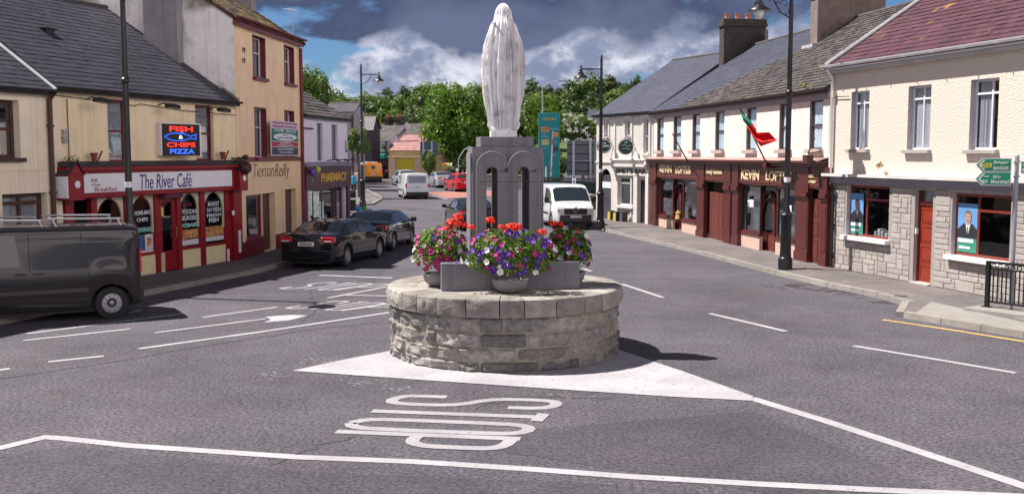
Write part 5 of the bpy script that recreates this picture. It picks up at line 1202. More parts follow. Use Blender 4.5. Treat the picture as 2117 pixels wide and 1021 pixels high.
for (a, c) in ((1392, 1410), (1573, 1605)):
    ua_, ub_ = ku(a, 430, .3), ku(c, 430, .3); z_m = 1.62
    window(KE, (ua_, ub_, zr + .08, zFb - .03), .34, MAHO, (), (), .06, glass=GLASS2)
    r_ = MB(); r_.box(ua_, ub_, .26, .4, .12, zr + .06); r_.build('shop_panel', MAHO2, KE)
    um = (ua_ + ub_) / 2; rw = (ub_ - ua_) / 2 - .06; r_ = MB(); r_.tube([(um + rw * cos(pi - pi * k / 14), .28, z_m - .2 + rw * 1.2 * sin(pi - pi * k / 14)) for k in range(15)], .05, 6); r_.tube([(um + rw * .8 * cos(pi - pi * k / 14), .28, z_m - .25 + rw * .9 * sin(pi - pi * k / 14)) for k in range(15)], .03, 6)
    for s_ in (-1, 1): r_.tube([(um + s_ * rw, .28, z_m - .2), (um + s_ * rw, .28, zr + .1)], .05, 6)
    r_.build('arched_grille', MAHO2, KE)
for (a, c, m_, z0_, z1_, v) in ((1537, 1570, BLUEG, .75, 2.15, .35), (1608, 1644, BLUEG, .75, 2.15, .35), (1368, 1390, BLUEG, 1.35, 2.1, .55), (1413, 1440, BLUEG, .8, 1.3, .6)):
    b = MB(); b.box(ku(a, 430, v), ku(c, 430, v), v, v + .02, z0_, z1_); b.build('display_backdrop', m_, KE)
def mannequin(u, v, z, h, col, nm):
    b = MB(); b.lathe(u, v, [(.03, z), (.20, z + .02), (.20, z + h * .1), (.14, z + h * .55), (.19, z + h * .78), (.06, z + h * .86), (.05, z + h * .9), (.08, z + h * .95), (.05, z + h)], 14, sy=.6); b.build('shop_mannequin', mat(nm, col, .8, .3, 6), KE, smooth=True)
mannequin(ku(1376, 430, .25), .25, zr, 1.0, (.35, .03, .05), 'red_garment'); mannequin(ku(1383, 430, .3), .3, zr, .7, (.10, .12, .18), 'navy_garment'); mannequin(ku(1425, 430, .3), .3, zr, .95, (.12, .05, .2), 'violet_garment'); mannequin(ku(1371, 430, .35), .35, zr, .8, (.45, .10, .22), 'pink_garment')
for a in (1402, 1422): mannequin(ku(a, 430, .18), .18, zr, .38, (.55, .33, .12), 'tan_garment')
for (a, c) in ((1550, 1558), (1630, 1637)):
    b = MB(); b.box(ku(a, 410, -.06), ku(c, 410, -.06), -.065, -.055, fK.uz(a, 427 if a < 1600 else 437)[1], fK.uz(a, 412 if a < 1600 else 424)[1]); b.build('window_notice', BOARD, KE)
# doors
pb = MB(); ua_, ub_ = ku(1456, 430, .1), ku(1500, 430, .1)
pb.box(ua_, ub_, .5, .54, zFb - .6, zFb - .02); pb.build('door_recess', BROWN, KE)
panel_door(KE, (ku(1467, 430, .06), ku(1485, 430, .06), .13, zFb - .42), .06, MAHO2, None, panels=()); panel_door(KE, (ku(1486, 430, .06), ku(1498, 430, .06), .13, zFb - .44), .03, MAHO2, None, ((.15, .85, .06, .2), (.15, .85, .24, .96)))
panel_door(KE, (ku(1678, 460, .02), ku(1697.5, 460, .02) + .42, .13, zFb - .32), .02, MAHO2, BRASS, ((.12, .45, .06, .36), (.55, .9, .06, .36), (.12, .45, .42, .66), (.55, .9, .42, .66), (.12, .45, .72, .95), (.55, .9, .72, .95)))
b = MB(); b.box(LK_ - .45, LK_ - .15, -.60, -.40, zC - .02, zC + .2); b.tube([(LK_ - .3, -.1, zC + .3), (LK_ - .3, -.5, zC + .25), (LK_ - .1, -.4, zC + .7)], .025, 6); b.build('alarm_lamp', BROWN, KE)
# flag and bare pole
fu, fz_ = fK.uz(1587, 330, -.25); flg = thing('flag', 'green and red flag hanging from a slanted pole on the Loftus shopfront', 'flag', fK.w(fu, -.3, zC - .05), fK.rz)
tip = P(1528, 222, 34.0)
def loc_of(t_, w_): return Matrix.Rotation(-t_.rotation_euler.z, 3, 'Z') @ (Vector(w_) - t_.location)
base_l = Vector((0, 0, 0)); tu, tz = fK.uz(1528, 222, -1.5); tl = loc_of(flg, fK.w(tu, -1.5, tz))
b = MB(); b.tube([base_l, tl], [.028, .018], 8); b.build('flagpole', MAHO2, flg)
b = MB(); b.box(-.12, .12, -.06, .28, -.18, .06); b.build('pole_holder', MAHO, flg)
fm = [mat('flag_green', (.01, .32, .20), .8, .1, 6), mat('flag_red', (.80, .012, .015), .8, .1, 6)]
pb_ = tl + (base_l - tl) * .05; grid = []; b = MB(); NU, NV = 10, 30
def fpt(px, py, v): u_, z_ = fK.uz(px, py, v); return loc_of(flg, fK.w(u_, v, z_))
top_e = [(1528, 222), (1541, 238), (1556, 256), (1566, 275), (1590, 274), (1606, 291)]; bot_e = [(1528, 223), (1537, 250), (1546, 262), (1562, 290), (1573, 303), (1604, 292)]
def samp(L_, t_): k = min(len(L_) - 2, int(t_ * (len(L_) - 1))); f_ = t_ * (len(L_) - 1) - k; return (L_[k][0] * (1 - f_) + L_[k + 1][0] * f_, L_[k][1] * (1 - f_) + L_[k + 1][1] * f_)
for i in range(NV + 1):
    row = []
    for j in range(NU + 1):
        a = samp(top_e, i / NV); c = samp(bot_e, i / NV); s_ = j / NU; v = -1.45 + .9 * i / NV * .8 + .10 * sin(s_ * 7 + i * .25) * min(1, i / 8)
        p = fpt(a[0] * (1 - s_) + c[0] * s_, a[1] * (1 - s_) + c[1] * s_, v); row.append(b.V(*p))
    grid.append(row)
for i in range(NV):
    b.k = 0 if i < NV * .40 else 1
    for j in range(NU): b.F((grid[i][j], grid[i][j + 1], grid[i + 1][j + 1], grid[i + 1][j]))
fo_ = b.build('cloth', fm, flg, smooth=True, angle=80); sm = fo_.modifiers.new('solid', 'SOLIDIFY'); sm.thickness = .006
p0 = fK.uz(1420, 316, -.3); bp_ = thing('bare_flagpole', 'bare slanted flagpole above the left Loftus window', 'flagpole', fK.w(p0[0], -.3, zC), fK.rz)
tu, tz = fK.uz(1389, 275, -1.2); b = MB(); b.tube([(0, 0, 0), loc_of(bp_, fK.w(tu, -1.2, tz))], [.03, .02], 8); b.build('flagpole_shaft', MAHO2, bp_); b = MB(); b.box(-.06, .06, -.02, .25, -.1, .05); b.build('pole_holder', MAHO, bp_)

# ---------- stone fronted house
DASH = mat('pebble_dash', (0.67, 0.59, 0.53), 0.95, 0.10, 30, bump=0.03, bscale=22, col2=(0.30, 0.24, 0.20), c2s=26, c2t=0.66)
ASH = mat('cut_stone_cladding', (0.37, 0.335, 0.325), 0.85, 0.12, 6, bump=0.006, bscale=30, tone=0.13, streak=.1)
JNT = mat('stone_mortar', (0.31, 0.285, 0.27), 0.95, 0.15, 8)
GLASS3 = glass_mat('clear_shop_glass', (.9, .92, .94), .0)
REDW = mat('red_oxide_frame', (0.20, 0.035, 0.025), 0.4, 0.1, 4)
SH = building('stone_fronted_house', 'house with pebble dashed upper floor, cut stone ground floor and purple slate roof', fR)
LS = fR.L; 
r1 = fR.R(1761, 1798, 189, 309); r2 = fR.R(1879, 1926, 177, 310); r3 = fR.R(2008, 2066.5, 163, 310)
s1 = fR.R(1752, 1840, 384, 492); s2 = fR.R(1970, 2092, 402, 535); zdt = fR.uz(1910, 394)[1]; s3 = (fR.uz(1890, 480)[0], fR.uz(1927, 480)[0], .12, zdt)
zL = fR.uz(1860, 366)[1]
r4 = (r3[0] + 3.3, r3[1] + 3.3, r3[2], r3[3]); s4 = (s2[1] + .9, s2[1] + 1.9, .12, zdt); 
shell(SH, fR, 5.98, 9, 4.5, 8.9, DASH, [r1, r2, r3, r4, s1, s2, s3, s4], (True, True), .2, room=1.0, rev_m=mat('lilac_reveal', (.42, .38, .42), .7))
roof(SH, -.1, LS, 5.98, 4.5, 8.9, 9, SLATE_P, over=.25, pitch=.25, wid=.34, lift=.018, jit=.006, verge=None)
vb = MB(); vb.tube([(-.08, -.2, 5.98), (-.08, 4.5, 9.0)], .06, 6); vb.build('verge_mortar', LEAD, SH)
gutter(SH, -.15, LS, 5.95, WHITEP, y=-.3, r=.075)
b = MB(); b.box(0, LS, -.22, -.002, 5.72, 5.78); b.box(0, LS, -.2, -.002, 5.781, 5.94); b.build('soffit', mat('grey_soffit', (.45, .42, .42), .7), SH)
for o_, bv, cu_ in ((r1, (.5,), (.1, .9)), (r2, (.5,), (.02, .98)), (r3, (.62,), (.1, .6)), (r4, (.5,), (.1, .9))):
    window(SH, o_, .16, WINF, bv, (.80,), .055, glass=GLASSU, sill=mat('grey_sill', (.38, .34, .32), .8), sill_d=.12, sill_h=.09, curtain=(NET, cu_))
chimney(SH, -.45, .15, 3.3, 4.9, 7.4, 9.6, CHIM, SOOT, 2)
lb_ = MB(); lb_.box(-.1, LS, -.24, -.002, zL - .04, zL + .04); lb_.build('string_ledge', mat('pale_ledge', (.60, .57, .57), .7), SH); lb_ = MB(); lb_.box(-.05, LS, -.12, -.002, zL - .24, zL - .041); lb_.build('ledge_band', mat('grey_band', (.22, .21, .25), .7), SH)
cl = MB(); cw_ = .135; ch_ = .135; NXs = int(LS / cw_); ops_ = [s1, s2, s3, s4]; zmax = zL - .26
nrow = int((zmax - .12) / ch_)
archr = [(s1, zL - .26), (s2, zL - .26), (s3, zL - .26)]
def mk(i, j):
    ua_, ub_ = i * cw_, (i + 1) * cw_; za, zb_ = .12 + j * ch_, .12 + (j + 1) * ch_
    for o_ in ops_:
        if ub_ > o_[0] - .02 and ua_ < o_[1] + .02 and zb_ > o_[2] - (.05 if o_ not in (s1, s2) else .12) and za < o_[3] + .30: return False
    return True
for (a, c, e, f_) in pack(LS, nrow * ch_ + .001, cw_, ch_, mk, 5, 2, seed=21, wts=(1, 3, 4, 3, 1)):
    cl.tn = rnd.random(); g_ = .007; y1_ = -.016 - rnd.uniform(0, .009); x0_, x1_, z0_, z1_ = a + g_, c - g_, .12 + e + g_, .12 + f_ - g_; h_ = .012
    base_ = [(x0_, -.003, z0_), (x1_, -.003, z0_), (x1_, -.003, z1_), (x0_, -.003, z1_)]; top_ = [(x0_ + h_, y1_, z0_ + h_), (x1_ - h_, y1_, z0_ + h_), (x1_ - h_, y1_, z1_ - h_), (x0_ + h_, y1_, z1_ - h_)]
    cl.poly(top_)
    for k in range(4): cl.poly([base_[k], base_[(k + 1) % 4], top_[(k + 1) % 4], top_[k]])
for o_ in (s1, s2, s3, s4):       # soldier course of wedge stones over each opening
    n_ = max(3, int((o_[1] - o_[0] + .3) / .17)); w_ = (o_[1] - o_[0] + .3) / n_
    for k in range(n_):
        cl.tn = rnd.random(); x0_ = o_[0] - .15 + k * w_ + .007; x1_ = x0_ + w_ - .014; zz0 = o_[3] + .015; zz1 = o_[3] + .28 + (.03 if k == n_ // 2 else 0); sl_ = .04
        cl.prism([(x0_, zz0), (x1_, zz0), (x1_ + sl_, zz1), (x0_ + sl_, zz1)], -.045, -.003)
cl.tn = .3; jm = MB(); wall_mesh(jm, LS, zmax, [s1, s2, s3, s4], .0, .1, .0, 0); jj = [f for f in range(len(jm.f))]
jm = MB(); 
usx = sorted([0, LS] + sum(([o_[0], o_[1]] for o_ in ops_), [])); zsx = sorted([.12, zmax] + sum(([o_[2], o_[3]] for o_ in ops_ if o_[2] > .13), []) + [zdt])
usx = sorted(set(usx)); zsx = sorted(set(zsx))
for i in range(len(usx) - 1):
    for j in range(len(zsx) - 1):
        uc = (usx[i] + usx[i + 1]) / 2; zc_ = (zsx[j] + zsx[j + 1]) / 2
        if any(o_[0] < uc < o_[1] and o_[2] < zc_ < o_[3] for o_ in ops_): continue
        jm.poly([(usx[i], -.003, zsx[j]), (usx[i + 1], -.003, zsx[j]), (usx[i + 1], -.003, zsx[j + 1]), (usx[i], -.003, zsx[j + 1])])
jm.build('mortar_bed', JNT, SH); cl.build('stone_cladding', ASH, SH)
PINKC = mat('pinkish_cladding', (.40, .31, .27), .85, .12, 6, tone=.2)
for o_, bv, bh in ((s1, (.40,), ()), (s2, (.40,), ())):
    w_ = window(SH, o_, .14, REDW, bv, bh, .07, glass=GLASS3, sill=WHITEP, sill_d=.16, sill_h=.11)
    b = MB(); um = o_[0] + (o_[1] - o_[0]) * .40; b.box(um + .03, o_[1] - .07, .12, .16, o_[3] - .42, o_[3] - .36); b.build('transom_bar', REDW, w_)
dd = panel_door(SH, (s3[0] + .03, s3[1] - .03, .15, fR.uz(1910, 424)[1]), .14, mat('brick_red_door', (.26, .035, .018), .35, .08, 4), BRASS, tuple((a, c, e, f_) for (e, f_) in ((.04, .22), (.27, .47), (.52, .72), (.77, .95)) for (a, c) in ((.12, .88),)))
b = MB(); zz_ = fR.uz(1910, 424)[1]; b.box(s3[0], s3[1], .1, .2, zz_ + .001, zz_ + .08); b.box(s3[0], s3[0] + .03, .1, .2, .12, zdt); b.box(s3[1] - .03, s3[1], .1, .2, .12, zdt); b.build('door_frame', REDW, SH); b = MB(); b.poly([(s3[0], .15, zz_ + .08), (s3[1], .15, zz_ + .08), (s3[1], .15, zdt), (s3[0], .15, zdt)]); b.build('fanlight', GLASS2, SH)
b = MB(); b.box(s3[0] + .0, s3[0] + .05, .02, .09, 1.38, 1.52); b.build('entry_bell', BOARD, SH)
b = MB(); b.box(s3[0] - .02, s3[1] + .02, -.10, .14, .121, .16); b.build('door_step', mat('pale_step', (.45, .42, .40), .8), SH)
# posters of a generic candidate in a suit
SUIT = mat('poster_suit', (.02, .022, .03), .6); SKIN = mat('poster_skin', (.42, .25, .18), .6); PBL = mat('poster_sky', (.12, .30, .60), .6, .1, 3); PGR = mat('poster_green', (.03, .22, .16), .6, .15, 4); HAIR = mat('poster_hair', (.13, .10, .085), .7); SHRT = mat('poster_shirt', (.65, .68, .75), .6)
for o_, (xa, xb, ya, yb), lab in ((s1, (1759, 1785, 400, 484), 1), (s2, (1981, 2021, 421, 522), 0)):
    v = .10; q = fR.R(xa, xb, ya, yb, v); w_ = q[1] - q[0]; h_ = q[3] - q[2]
    b = MB(); b.box(q[0], q[1], v + .012, v + .02, q[2] + h_ * .30, q[3]); po = b.build('election_poster', PBL, SH)
    b = MB(); b.box(q[0], q[1], v + .012, v + .02, q[2], q[2] + h_ * .299); b.build('poster_strip', PGR, po)
    um = q[0] + w_ * .55; ys = q[2] + h_ * .30
    b = MB(); b.prism([(q[0], ys), (q[1], ys), (q[1], ys + h_ * .18), (um + w_ * .22, ys + h_ * .29), (um - w_ * .22, ys + h_ * .29), (q[0], ys + h_ * .16)], v + .005, v + .010); b.build('poster_suit', SUIT, po)
    b = MB(); b.prism([(um - .012, ys + h_ * .02), (um + .012, ys + h_ * .02), (um + .018, ys + h_ * .2), (um, ys + h_ * .25), (um - .018, ys + h_ * .2)], v - .002, v + .0008); b.build('poster_tie', SUIT, po)
    b = MB(); b.prism([(um, ys + h_ * .02), (um + w_ * .13, ys + h_ * .30), (um - w_ * .13, ys + h_ * .30)], v + .001, v + .004); b.build('poster_shirt', SHRT, po)
    b = MB(); b.prism([(um + w_ * .155 * cos(a), ys + h_ * .42 + h_ * .125 * sin(a)) for a in [2 * pi * k / 20 for k in range(20)]], v - .004, v + .0005); b.prism([(um - w_ * .09, ys + h_ * .27), (um + w_ * .09, ys + h_ * .27), (um + w_ * .09, ys + h_ * .34), (um - w_ * .09, ys + h_ * .34)], v - .003, v + .0007); b.build('poster_face', SKIN, po)
    b = MB(); b.prism([(um + w_ * .17 * cos(a), ys + h_ * .45 + h_ * .115 * sin(a)) for a in [pi * k / 12 for k in range(13)]] + [(um - w_ * .13, ys + h_ * .50), (um, ys + h_ * .515), (um + w_ * .13, ys + h_ * .50)], v - .008, v - .0045)
    b.build('poster_hair', HAIR, po); b = MB()
    for ex in (-.08, .08): b.box(um + w_ * (ex - .03), um + w_ * (ex + .03), v - .006, v - .0045, ys + h_ * .43, ys + h_ * .445)
    b.box(um - w_ * .06, um + w_ * .06, v - .006, v - .0045, ys + h_ * .345, ys + h_ * .355); b.build('poster_features', HAIR, po)
    b = MB(); b.box(q[0] + w_ * .05, q[1] - w_ * .15, v + .004, v + .011, q[2] + h_ * .20, q[2] + h_ * .28); b.box(q[0] + w_ * .1, q[1] - w_ * .3, v + .004, v + .011, q[2] + h_ * .07, q[2] + h_ * .12); b.build('poster_caption', SHRT, po)
wd = MB(); u0_ = s1[0] + (s1[1] - s1[0]) * .45
for k in range(5): wd.box(u0_ + k * .16, u0_ + k * .16 + rnd.uniform(.08, .14), .3, .5, s1[2] + .05, s1[2] + rnd.uniform(.12, .3))
wd.box(u0_ + .55, u0_ + .68, .35, .36, s1[2] + .75, s1[2] + .83); wd.build('window_display', mat('display_papers', (.4, .42, .45), .7, .4, 6), SH)
downpipe(SH, fR.uz(1727, 450)[0], .12, zL - .25, GUTTER, y=-.09, r=.045)
b = MB(); b.tube([(.12, -.28, 5.85), (.12, -.08, 5.55), (.12, -.08, zL + .05)], .05, 8); b.build('white_downpipe', WHITEP, SH, smooth=True)
u_, z_ = fR.uz(1727, 195); b = MB(); b.box(u_ - .06, u_ + .07, -.12, -.002, z_ - .1, z_ + .1); b.build('alarm_box', mat('beige_box', (.5, .47, .40), .5), SH)
u_, z_ = fR.uz(1829, 340); tuft(SH, 'ledge_weed', (u_, -.15, z_ - .02), (.12, .06, .12), 40, 6, leaf_mat('dry_weed', (.2, .12, .05), (.4, .28, .12)), .05)
b = MB(); u_ = fR.uz(1757, 200)[0]; b.tube([(.9, -.05, fR.uz(1752, 200)[1]), (.25, -.05, fR.uz(1752, 200)[1] + .02)], .012, 5); b.build('cable', GUTTER, SH)

# ---------- houses continuing behind the camera on the right (they bounce light and show in reflections)
for (A_, B_, nm_, lb_2, m_, rm_) in ((V2(13.4, 14.8), V2(17.2, 1.5), 'terraced_house', 'pale rendered terraced house behind the viewer on the right', BLUSH, SLATE_M), (V2(17.4, 1.2), V2(17.0, -14), 'terraced_house', 'white rendered terraced house furthest behind the viewer', PUBW, SLATE_B)):
    fX = Fac(A_, B_); X_ = building(nm_, lb_2, fX); LX = fX.L; oX = [(LX * k / 5 - .5, LX * k / 5 + .4, 3.5, 5.0) for k in (1, 2, 3, 4)] + [(LX * k / 4 - .8, LX * k / 4 + .8, .9, 2.5) for k in (1, 3)] + [(LX * .5 - .5, LX * .5 + .5, .1, 2.3)]
    shell(X_, fX, 5.9, 8, 4, 8.7, m_, oX, (True, True), .18); roof(X_, 0, LX, 5.9, 4, 8.7, 8, rm_, pitch=.5, wid=.6)
    for o_ in oX[:-1]: window(X_, o_, .14, WINF, (), (.5,), .06)
    panel_door(X_, oX[-1], .1, MAHO, BRASS)

# ================================================================== FAR BUILDINGS
fF = Fac(V2(-17.0, 118.0), V2(-11.6, 115.5))
FB = building('timbered_far_building', 'far white building with black timbering, grey roof and green awning', fF)
LF = fF.L; zgF = 0.84
fw = [fF.R(780, 786, 298, 318), fF.R(806, 811, 296, 314), fF.R(815, 819, 296, 314)]
shell(FB, fF, 5.0, 8, 3.5, 6.6, mat('white_wash', (.66, .62, .68), .8, .08, 2), fw, (True, True), .12, zb=.5)
roof(FB, -.1, LF + .3, 5.0, 3.5, 6.9, 8, SLATE_M, pitch=.5, wid=.6)
for o_ in fw: window(FB, o_, .1, BLACK, (), (.5,), .06)
b = MB()
for u_ in (0, .9, 1.6, 2.9, 3.6, 4.6): b.box(u_, u_ + .16, -.04, -.002, 3.7, 4.9)
b.box(0, LF, -.05, -.002, 3.55, 3.72); b.build('timbering', BLACK, FB)
b = MB(); b.box(0, LF, -.15, -.002, .7, 3.54); b.build('dark_shopfront', mat('dark_shop', (.05, .02, .02), .5), FB)
b = MB(); b.box(3.7, 4.5, -.2, -.151, 1.2, 3.2); b.build('shop_pane', mat('greenish_pane', (.10, .22, .22), .2, .5, 3), FB)
for u_ in (.3, 1.9): b = MB(); b.prism([(u_, 3.5), (u_ + 1.5, 3.5), (u_ + 1.5, 2.9), (u_, 2.9)], -.9, -.16); b.build('awning', mat('green_awning', (.01, .28, .18), .6), FB, bevel=.1)
for k in range(2): chimney(FB, .8 + k * 1.5, 1.4 + k * 1.5, 3.2, 4.2, 6.2, 7.7, SOOT, SOOT, 3)
tuft(FB, 'hanging_basket', (2.9, -.4, 4.3), (.4, .3, .4), 120, 12, None, .12)
# gable sign building and yellow shop with pink roof
fG = Fac(V2(-13.4, 111.8), V2(-7.2, 109.5))
FG = building('yellow_far_shop', 'far yellow fronted shop with pink tiled roof partly behind the big tree', fG); LG = fG.L
shell(FG, fG, 3.9, 7, 3.3, 5.4, mat('yellow_render', (.50, .40, .20), .8, .1, 2), [(.9, 3.0, 1.0, 3.0)], (True, True), .12, zb=.4, gable_m=mat('pink_gable', (.55, .32, .32), .8))
roof(FG, -.1, LG, 3.9, 3.3, 5.6, 7, mat('pink_tiles_roof', (.30, .14, .14), .7, .12, 2, tone=.15), pitch=.35, wid=.4)
b = MB(); b.box(.9, 3.0, .05, .1, 1.0, 3.0); b.build('shutter', mat('mustard_shutter', (.55, .43, .02), .6, .12, 4), FG); b = MB(); b.box(0, LG, -.3, -.002, 3.1, 3.3); b.box(0, .8, -.08, -.002, .6, 3.1); b.box(3.1, 3.9, -.08, -.002, .6, 3.1); b.build('shop_trim', mat('salmon_trim', (.6, .42, .30), .7), FG)
sgH = thing('hotel_sign', 'slanted white sign lettered Hotel running up the roof line of the far street', 'sign', P(812, 303, 113.5), radians(-20))
d_ = P(852, 266, 113.5) - P(812, 303, 113.5); Ls_ = d_.length; an_ = atan2(d_.z, Vector((d_.x, d_.y)).length)
b = MB(); b.box(0, Ls_ * 1.05, -.08, .08, 0, .75); bo_ = b.build('sign_panel', mat('lilac_panel', (.52, .46, .58), .7), sgH); bo_.rotation_euler = (0, -an_, 0)
to_ = text('Hotel', bo_, 1.2, 2.5, .15, .6, -.09, BLACK, bold=.03)
# grey building behind the lamp, dark gable
fN = Fac(V2(-15.2, 84.0), V2(-12.75, 83.6))
FN = building('grey_cement_building', 'grey cement rendered building with pipes behind the pharmacy gable', fN)
shell(FN, fN, 6.9, 2.6, 1.3, 7.4, mat('grey_render', (.30, .27, .32), .9, .2, 1.2, streak=.3), [(1.2, 1.9, 4.1, 5.0)], (True, True), .12, zb=.2)
roof(FN, -.1, fN.L + .1, 6.9, 1.3, 7.6, 2.6, SLATE, pitch=.4, wid=.5)
for (a, z0_, z1_) in ((1.0, 3, 6.5), (2.3, 2, 6.6)): downpipe(FN, a, z0_, z1_, GUTTER, r=.07)
window(FN, (1.2, 1.9, 4.1, 5.0), .1, WINF, (), (.5,), .06)
fM = Fac(V2(-16.4, 112.0), V2(-15.2, 111.8))
FM = building('slate_hung_building', 'dark slate hung gable beyond the left lamp post', fM)
shell(FM, fM, 6.2, 3, 1.2, 7.6, mat('dark_slate_wall', (.05, .048, .065), .8, .2, 2), [], (True, True), .1, zb=.3)
roof(FM, -.2, fM.L + .2, 6.2, 1.2, 7.6, 3, SLATE, pitch=.4, wid=.5)
fQ = Fac(V2(-22, 128), V2(-12, 126)); FQ = building('grey_terrace', 'grey roofed terrace far up the street below the woods', fQ)
shell(FQ, fQ, 4.4, 8, 4, 6.4, mat('grey_wash', (.45, .42, .46), .8, .1, 2), [(2, 3, 2.6, 3.8), (6, 7, 2.6, 3.8)], (True, True), .12, zb=.5)
roof(FQ, 0, fQ.L, 4.4, 4, 6.7, 8, SLATE_M, pitch=.5, wid=.6)
fS = Fac(V2(7.0, 96), V2(13, 95)); FS_ = building('grey_roofed_shed', 'grey roofed shed behind the teal totem sign', fS)
shell(FS_, fS, 6.2, 7, 3.5, 7.4, mat('shed_wall', (.25, .24, .27), .8), [], (True, True), .1, zb=.4); roof(FS_, -.2, fS.L, 6.2, 3.5, 7.6, 7, SLATE_B, pitch=.5, wid=.7)

# ================================================================== VEHICLES
TYRE = mat('tyre_rubber', (0.018, 0.018, 0.02), 0.85, 0.2, 10)
RIM = mat('alloy_rim', (0.45, 0.45, 0.48), 0.3, 0.08, 8, metal=0.8)
CAP = mat('silver_hubcap', (0.38, 0.38, 0.41), 0.4, 0.12, 8, metal=0.4)
TRIM = mat('black_trim', (0.02, 0.02, 0.023), 0.6, 0.2, 8)
REDL = mat('tail_lamp_red', (0.50, 0.02, 0.03), 0.12, 0.1, 12, coat=.6)
CLRL = mat('clear_lamp', (0.65, 0.67, 0.70), 0.08, 0.1, 12, coat=.8)
CHRM = mat('chrome', (0.75, 0.75, 0.78), 0.12, 0.03, 4, metal=1)
PLATE = mat('number_plate', (0.66, 0.66, 0.70), 0.4, 0.05, 8)
INT = mat('car_interior', (0.03, 0.03, 0.034), 0.9, 0.2, 5)
def lerp_prof(pr, x):
    if x <= pr[0][0]: return pr[0][1]
    for a, c in zip(pr, pr[1:]):
        if x <= c[0]: return a[1] + (c[1] - a[1]) * (x - a[0]) / (c[0] - a[0])
    return pr[-1][1]
def vehicle(sp):
    """x forward from the rear bumper (0) to the front (L)"""
    L_, Wd, z0, ax, r = sp['L'], sp['W'] / 2, sp['z0'], sp['axles'], sp['r']
    top, belt, tum = sp['top'], sp['belt'], sp['tumble']; paint = sp['paint']; arch = r + sp.get('arch', .06)
    t = thing(sp['name'], sp['label'], sp['cat'], sp['loc'], sp['rz'])
    def hw(x):
        e = 0.0
        rn, fn = sp.get('rear_round', .06), sp.get('front_round', .22); rl, fl = sp.get('rl', .45), sp.get('fl', .9)
        if x < rl: e = rn * (1 - x / rl) ** 2.2
        if x > L_ - fl: e = fn * ((x - (L_ - fl)) / fl) ** 2.4
        return Wd - e
    def zb(x):
        z = z0 + (.05 * max(0, 1 - x / .35) + .06 * max(0, 1 - (L_ - x) / .35))
        for a in ax:
            d = abs(x - a)
            if d < arch: z = max(z, r * .98 + sqrt(arch * arch - d * d) * .98)
        return z
    def sec(x):
        T = lerp_prof(top, x); B = min(lerp_prof(belt, x), T - .05); w = hw(x); b0 = min(zb(x), B - .05)
        wt_ = w - .012 - tum * max(0, T - B - .02); rc = min(sp.get('rc', .10), (T - B) * .7); H = B - b0
        pts = [(0, b0 + .02), (w * .86, b0 + .01), (w - .025, b0 + .0), (w - .004, b0 + H * .12), (w + .006, b0 + H * .35), (w + .008, b0 + H * .62), (w - .006, b0 + H * .86), (w - .018, B)]
        x1, z1 = pts[-1]; zc_, wc_ = T - rc, wt_
        for k in (1, 2, 3): pts.append((x1 + (wc_ - x1) * k / 3, z1 + (zc_ - z1) * k / 3))
        for k in (1, 2, 3, 4): a = pi / 2 * k / 4; pts.append((wc_ - rc * 1.3 * (1 - cos(a)), zc_ + rc * sin(a) * .92))
        cr = sp.get('crown', .03); wl, zl = pts[-1]
        pts += [(wl * .6, zl + cr * .75), (wl * .25, zl + cr), (0, zl + cr * 1.05)]
        return pts
    xs = set([0, .012, .04, .09, .16, L_ - .16, L_ - .09, L_ - .04, L_ - .012, L_])
    x = 0
    while x < L_: xs.add(round(x, 3)); x += .07
    for a in ax:
        for k in range(-8, 9): xs.add(round(a + arch * sin(pi / 2 * k / 8), 4))
        xs.add(round(a - arch - .006, 4)); xs.add(round(a + arch + .006, 4))
    for p in top: xs.add(p[0])
    xs = sorted(q for q in xs if 0 <= q <= L_); b = MB(); prev = None; first = last = None
    for x in xs:
        pts = sec(x)
        if x < .05 or x > L_ - .05:      # soften the ends
            e = (x if x < .05 else L_ - x) / .05; s = .955 + .045 * sqrt(e); zc_ = (pts[2][1] + pts[-1][1]) / 2
            pts = [(y * s, zc_ + (z - zc_) * (s + .005)) for y, z in pts]
        ring = [b.V(x, y, z) for y, z in pts] + [b.V(x, -y, z) for y, z in pts[-2:0:-1]]
        if prev: 
            n = len(ring)
            for j in range(n): b.F((prev[j], ring[j], ring[(j + 1) % n], prev[(j + 1) % n]))
        else: b.F(ring)
        prev = ring
    b.F(prev[::-1]); body = b.build('body', paint, t, smooth=True, angle=32)
    # dark under-body and cabin mass
    u = MB(); u.box(.15, L_ - .15, -Wd + .22, Wd - .22, .16, .5); u.build('underbody', TRIM, t)
    def side_patch(x0_, x1_, f0, f1, s, off, seg=(7, 10), n=12, slope=0.0, slope1=0.0):
        q = MB(); pv = None
        for i in range(n + 1):
            x = x0_ + (x1_ - x0_) * i / n; pts = sec(x); A, C = pts[seg[0]], pts[seg[1]]
            row = []
            for k, f in enumerate((f0, (f0 + f1) / 2, f1)):
                y = A[0] + (C[0] - A[0]) * f; z = A[1] + (C[1] - A[1]) * f; row.append(q.V(x + (slope * f if i == 0 else slope1 * f if i == n else 0), s * (y + off), z))
            if pv:
                for k in range(2): q.F((pv[k], row[k], row[k + 1], pv[k + 1]))
            pv = row
        return q
